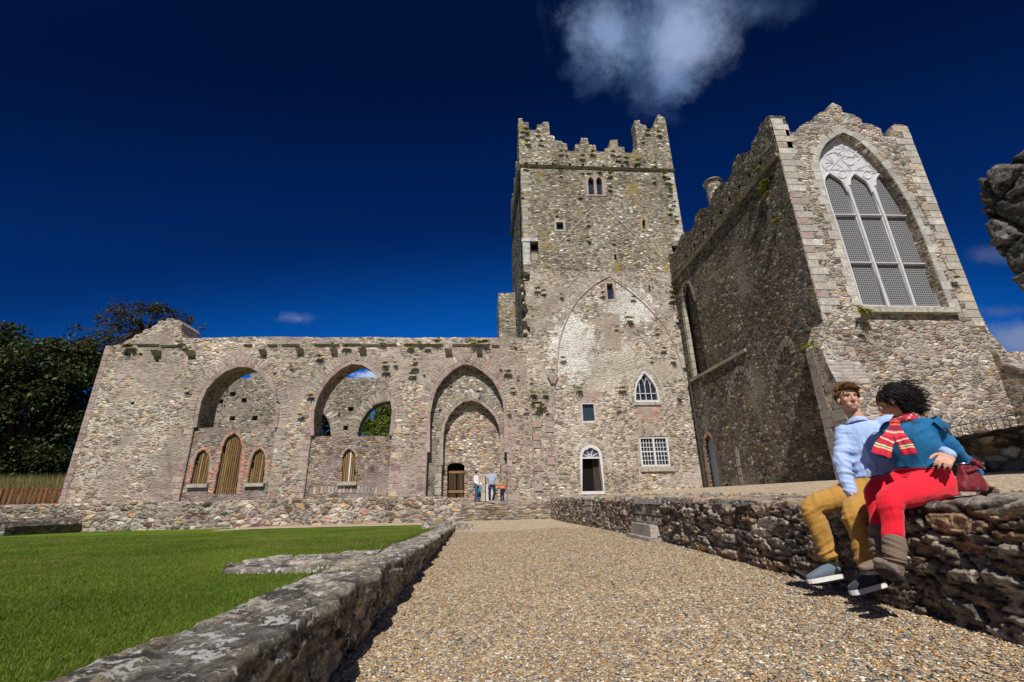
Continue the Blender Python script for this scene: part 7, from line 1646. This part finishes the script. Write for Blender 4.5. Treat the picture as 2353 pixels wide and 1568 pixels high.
rb = at_(420, 1010, 26.15); mb = MB(); loft(mb, [(rb+Vector((.0, .16, -.16)), Vector((1, 0, 0)), Vector((0, 1, 0)), .17, .05), (rb+Vector((0, .16, 0)), Vector((1, 0, 0)), Vector((0, 1, 0)), .18, .06), (rb+Vector((.03, .16, .13)), Vector((1, 0, 0)), Vector((0, 1, 0)), .13, .04)]); tag(mb.build('bag', plain('bright_red_cloth', (.55, .012, .03), .7, .3, 20, .1), None, True, tuple(rb)), 'bright red bag carried at the far side of the woman in white', 'bag')
# ------------------------------------------------------------------ sun and sky
SUN_EL, SUN_AZ = R(49), R(9)               # azimuth measured from straight behind the camera towards the left
sd = Vector((-math.sin(SUN_AZ)*math.cos(SUN_EL), -math.cos(SUN_AZ)*math.cos(SUN_EL), math.sin(SUN_EL)))
sl = bpy.data.lights.new('sun', 'SUN'); sl.energy = 5.0; sl.angle = R(.53); sl.color = (1, .955, .88)
so = bpy.data.objects.new('sun', sl); COL.objects.link(so); so.rotation_euler = sd.to_track_quat('Z', 'Y').to_euler(); so.location = (0, -5, 30)
wd = bpy.data.worlds.new('World'); S.world = wd; wd.use_nodes = True
nt = wd.node_tree; nt.nodes.clear(); L_ = nt.links.new
def wn(t, **k):
    o = nt.nodes.new(t)
    for a, b in k.items(): setattr(o, a, b)
    return o
out = wn('ShaderNodeOutputWorld'); bg = wn('ShaderNodeBackground'); L_(bg.outputs[0], out.inputs[0]); bg.inputs[1].default_value = .10
sky = wn('ShaderNodeTexSky', sky_type='NISHITA'); sky.sun_disc = False; sky.sun_elevation = SUN_EL
sky.sun_rotation = math.atan2(sd.x, sd.y); sky.air_density = 1.0; sky.dust_density = .3; sky.ozone_density = 2.5
tc = wn('ShaderNodeTexCoord'); dr_ = tc.outputs['Generated']
# polarised sky: darkest at right angles to the sun
dot = wn('ShaderNodeVectorMath', operation='DOT_PRODUCT'); L_(dr_, dot.inputs[0]); dot.inputs[1].default_value = sd
rp2 = wn('ShaderNodeValToRGB'); mr = wn('ShaderNodeMapRange'); L_(dot.outputs['Value'], mr.inputs[0]); mr.inputs[1].default_value = -1; mr.inputs[2].default_value = 1
L_(mr.outputs[0], rp2.inputs[0]); e = rp2.color_ramp; e.interpolation = 'EASE'
stops = [(.0, (.05, .7, 1.45)), (.17, (.03, .68, 1.45)), (.30, (.014, .37, 1.0)), (.45, (.007, .10, .34)), (.60, (.006, .05, .17)), (1., (.3, .4, .6))]
while len(e.elements) < len(stops): e.elements.new(.5)
for x, (p, c) in zip(e.elements, stops): x.position = p; x.color = (*c, 1)
mx = wn('ShaderNodeMix', data_type='RGBA', blend_type='MULTIPLY'); mx.inputs[0].default_value = 1; L_(sky.outputs[0], mx.inputs[6]); L_(rp2.outputs[0], mx.inputs[7])
cur = mx.outputs[2]
def mth(op, a, b=0., clamp=False):
    o = wn('ShaderNodeMath', operation=op, use_clamp=clamp)
    for i, x in ((0, a), (1, b)):
        if isinstance(x, (int, float)): o.inputs[i].default_value = x
        else: L_(x, o.inputs[i])
    return o.outputs[0]
def cloud(u, v, ru, rv, col, thr, sc, amt, seed, soft=.35, warp=1.3):
    """wispy cloud round one direction of the sky"""
    global cur
    c = _ray(u, v).normalized(); side = (_ray(u+20, v).normalized()-c).normalized(); upv = c.cross(side)
    k = .00085
    cmp = []
    for ax, r_ in ((side, ru*k), (upv, rv*k)):
        d = wn('ShaderNodeVectorMath', operation='DOT_PRODUCT'); L_(dr_, d.inputs[0]); d.inputs[1].default_value = ax
        cmp.append(mth('POWER', mth('ABSOLUTE', mth('DIVIDE', d.outputs['Value'], r_)), 2.))
    d = wn('ShaderNodeVectorMath', operation='DOT_PRODUCT'); L_(dr_, d.inputs[0]); d.inputs[1].default_value = c
    rr = mth('SQRT', mth('ADD', cmp[0], cmp[1]))
    n = wn('ShaderNodeTexNoise'); a = wn('ShaderNodeVectorMath', operation='ADD'); L_(dr_, a.inputs[0]); a.inputs[1].default_value = (seed, seed*.7, 0); L_(a.outputs[0], n.inputs['Vector'])
    n.inputs['Scale'].default_value = sc; n.inputs['Detail'].default_value = 9; n.inputs['Roughness'].default_value = .64; n.inputs['Distortion'].default_value = .15
    m = mth('ADD', mth('SUBTRACT', 1., rr), mth('MULTIPLY', mth('SUBTRACT', n.outputs[0], .5), warp*2))
    mp = wn('ShaderNodeMapRange', interpolation_type='SMOOTHSTEP'); L_(m, mp.inputs[0]); mp.inputs[1].default_value = thr; mp.inputs[2].default_value = thr+soft*3; mp.inputs[4].default_value = amt
    f = mth('MULTIPLY', mp.outputs[0], mth('GREATER_THAN', d.outputs['Value'], .2))
    x = wn('ShaderNodeMix', data_type='RGBA'); L_(f, x.inputs[0]); L_(cur, x.inputs[6]); x.inputs[7].default_value = (*col, 1); cur = x.outputs[2]
cloud(1480, 90, 230, 175, (1.2, 2.1, 4.2), .12, 6., .75, 3.1, soft=.4, warp=1.15)
cloud(1395, 80, 115, 110, (2.6, 3.6, 5.9), .12, 9., .8, 7.7, soft=.3, warp=1.)
cloud(1560, 75, 130, 130, (3.3, 4.3, 6.6), .08, 7., .9, 5.2, soft=.32, warp=.95)
cloud(1520, 195, 90, 60, (1.8, 2.8, 5.2), .15, 11., .7, 2.9, soft=.3, warp=1.)
cloud(1740, 20, 150, 50, (.8, 1.5, 3.0), .2, 7., .45, 1.7)
cloud(672, 732, 56, 26, (2.2, 3.0, 5.0), .12, 14., .62, 2.3, soft=.42, warp=1.5)
cloud(842, 862, 40, 16, (5.5, 6.3, 8.), .0, 20., .9, 4.1, soft=.2)
cloud(2345, 775, 90, 40, (2.2, 2.7, 4.0), .05, 10., .8, 6.1)
cloud(2262, 585, 80, 30, (1.0, 1.4, 2.6), .3, 10., .5, 8.2)
cloud(2310, 715, 70, 22, (1.2, 1.6, 2.8), .2, 12., .5, 9.4)
L_(cur, bg.inputs[0])
S.view_settings.view_transform = 'Standard'; S.view_settings.look = 'None'; S.view_settings.gamma = 1; S.view_settings.exposure = 0
S.cycles.max_bounces = 6; S.cycles.diffuse_bounces = 3; S.cycles.glossy_bounces = 2
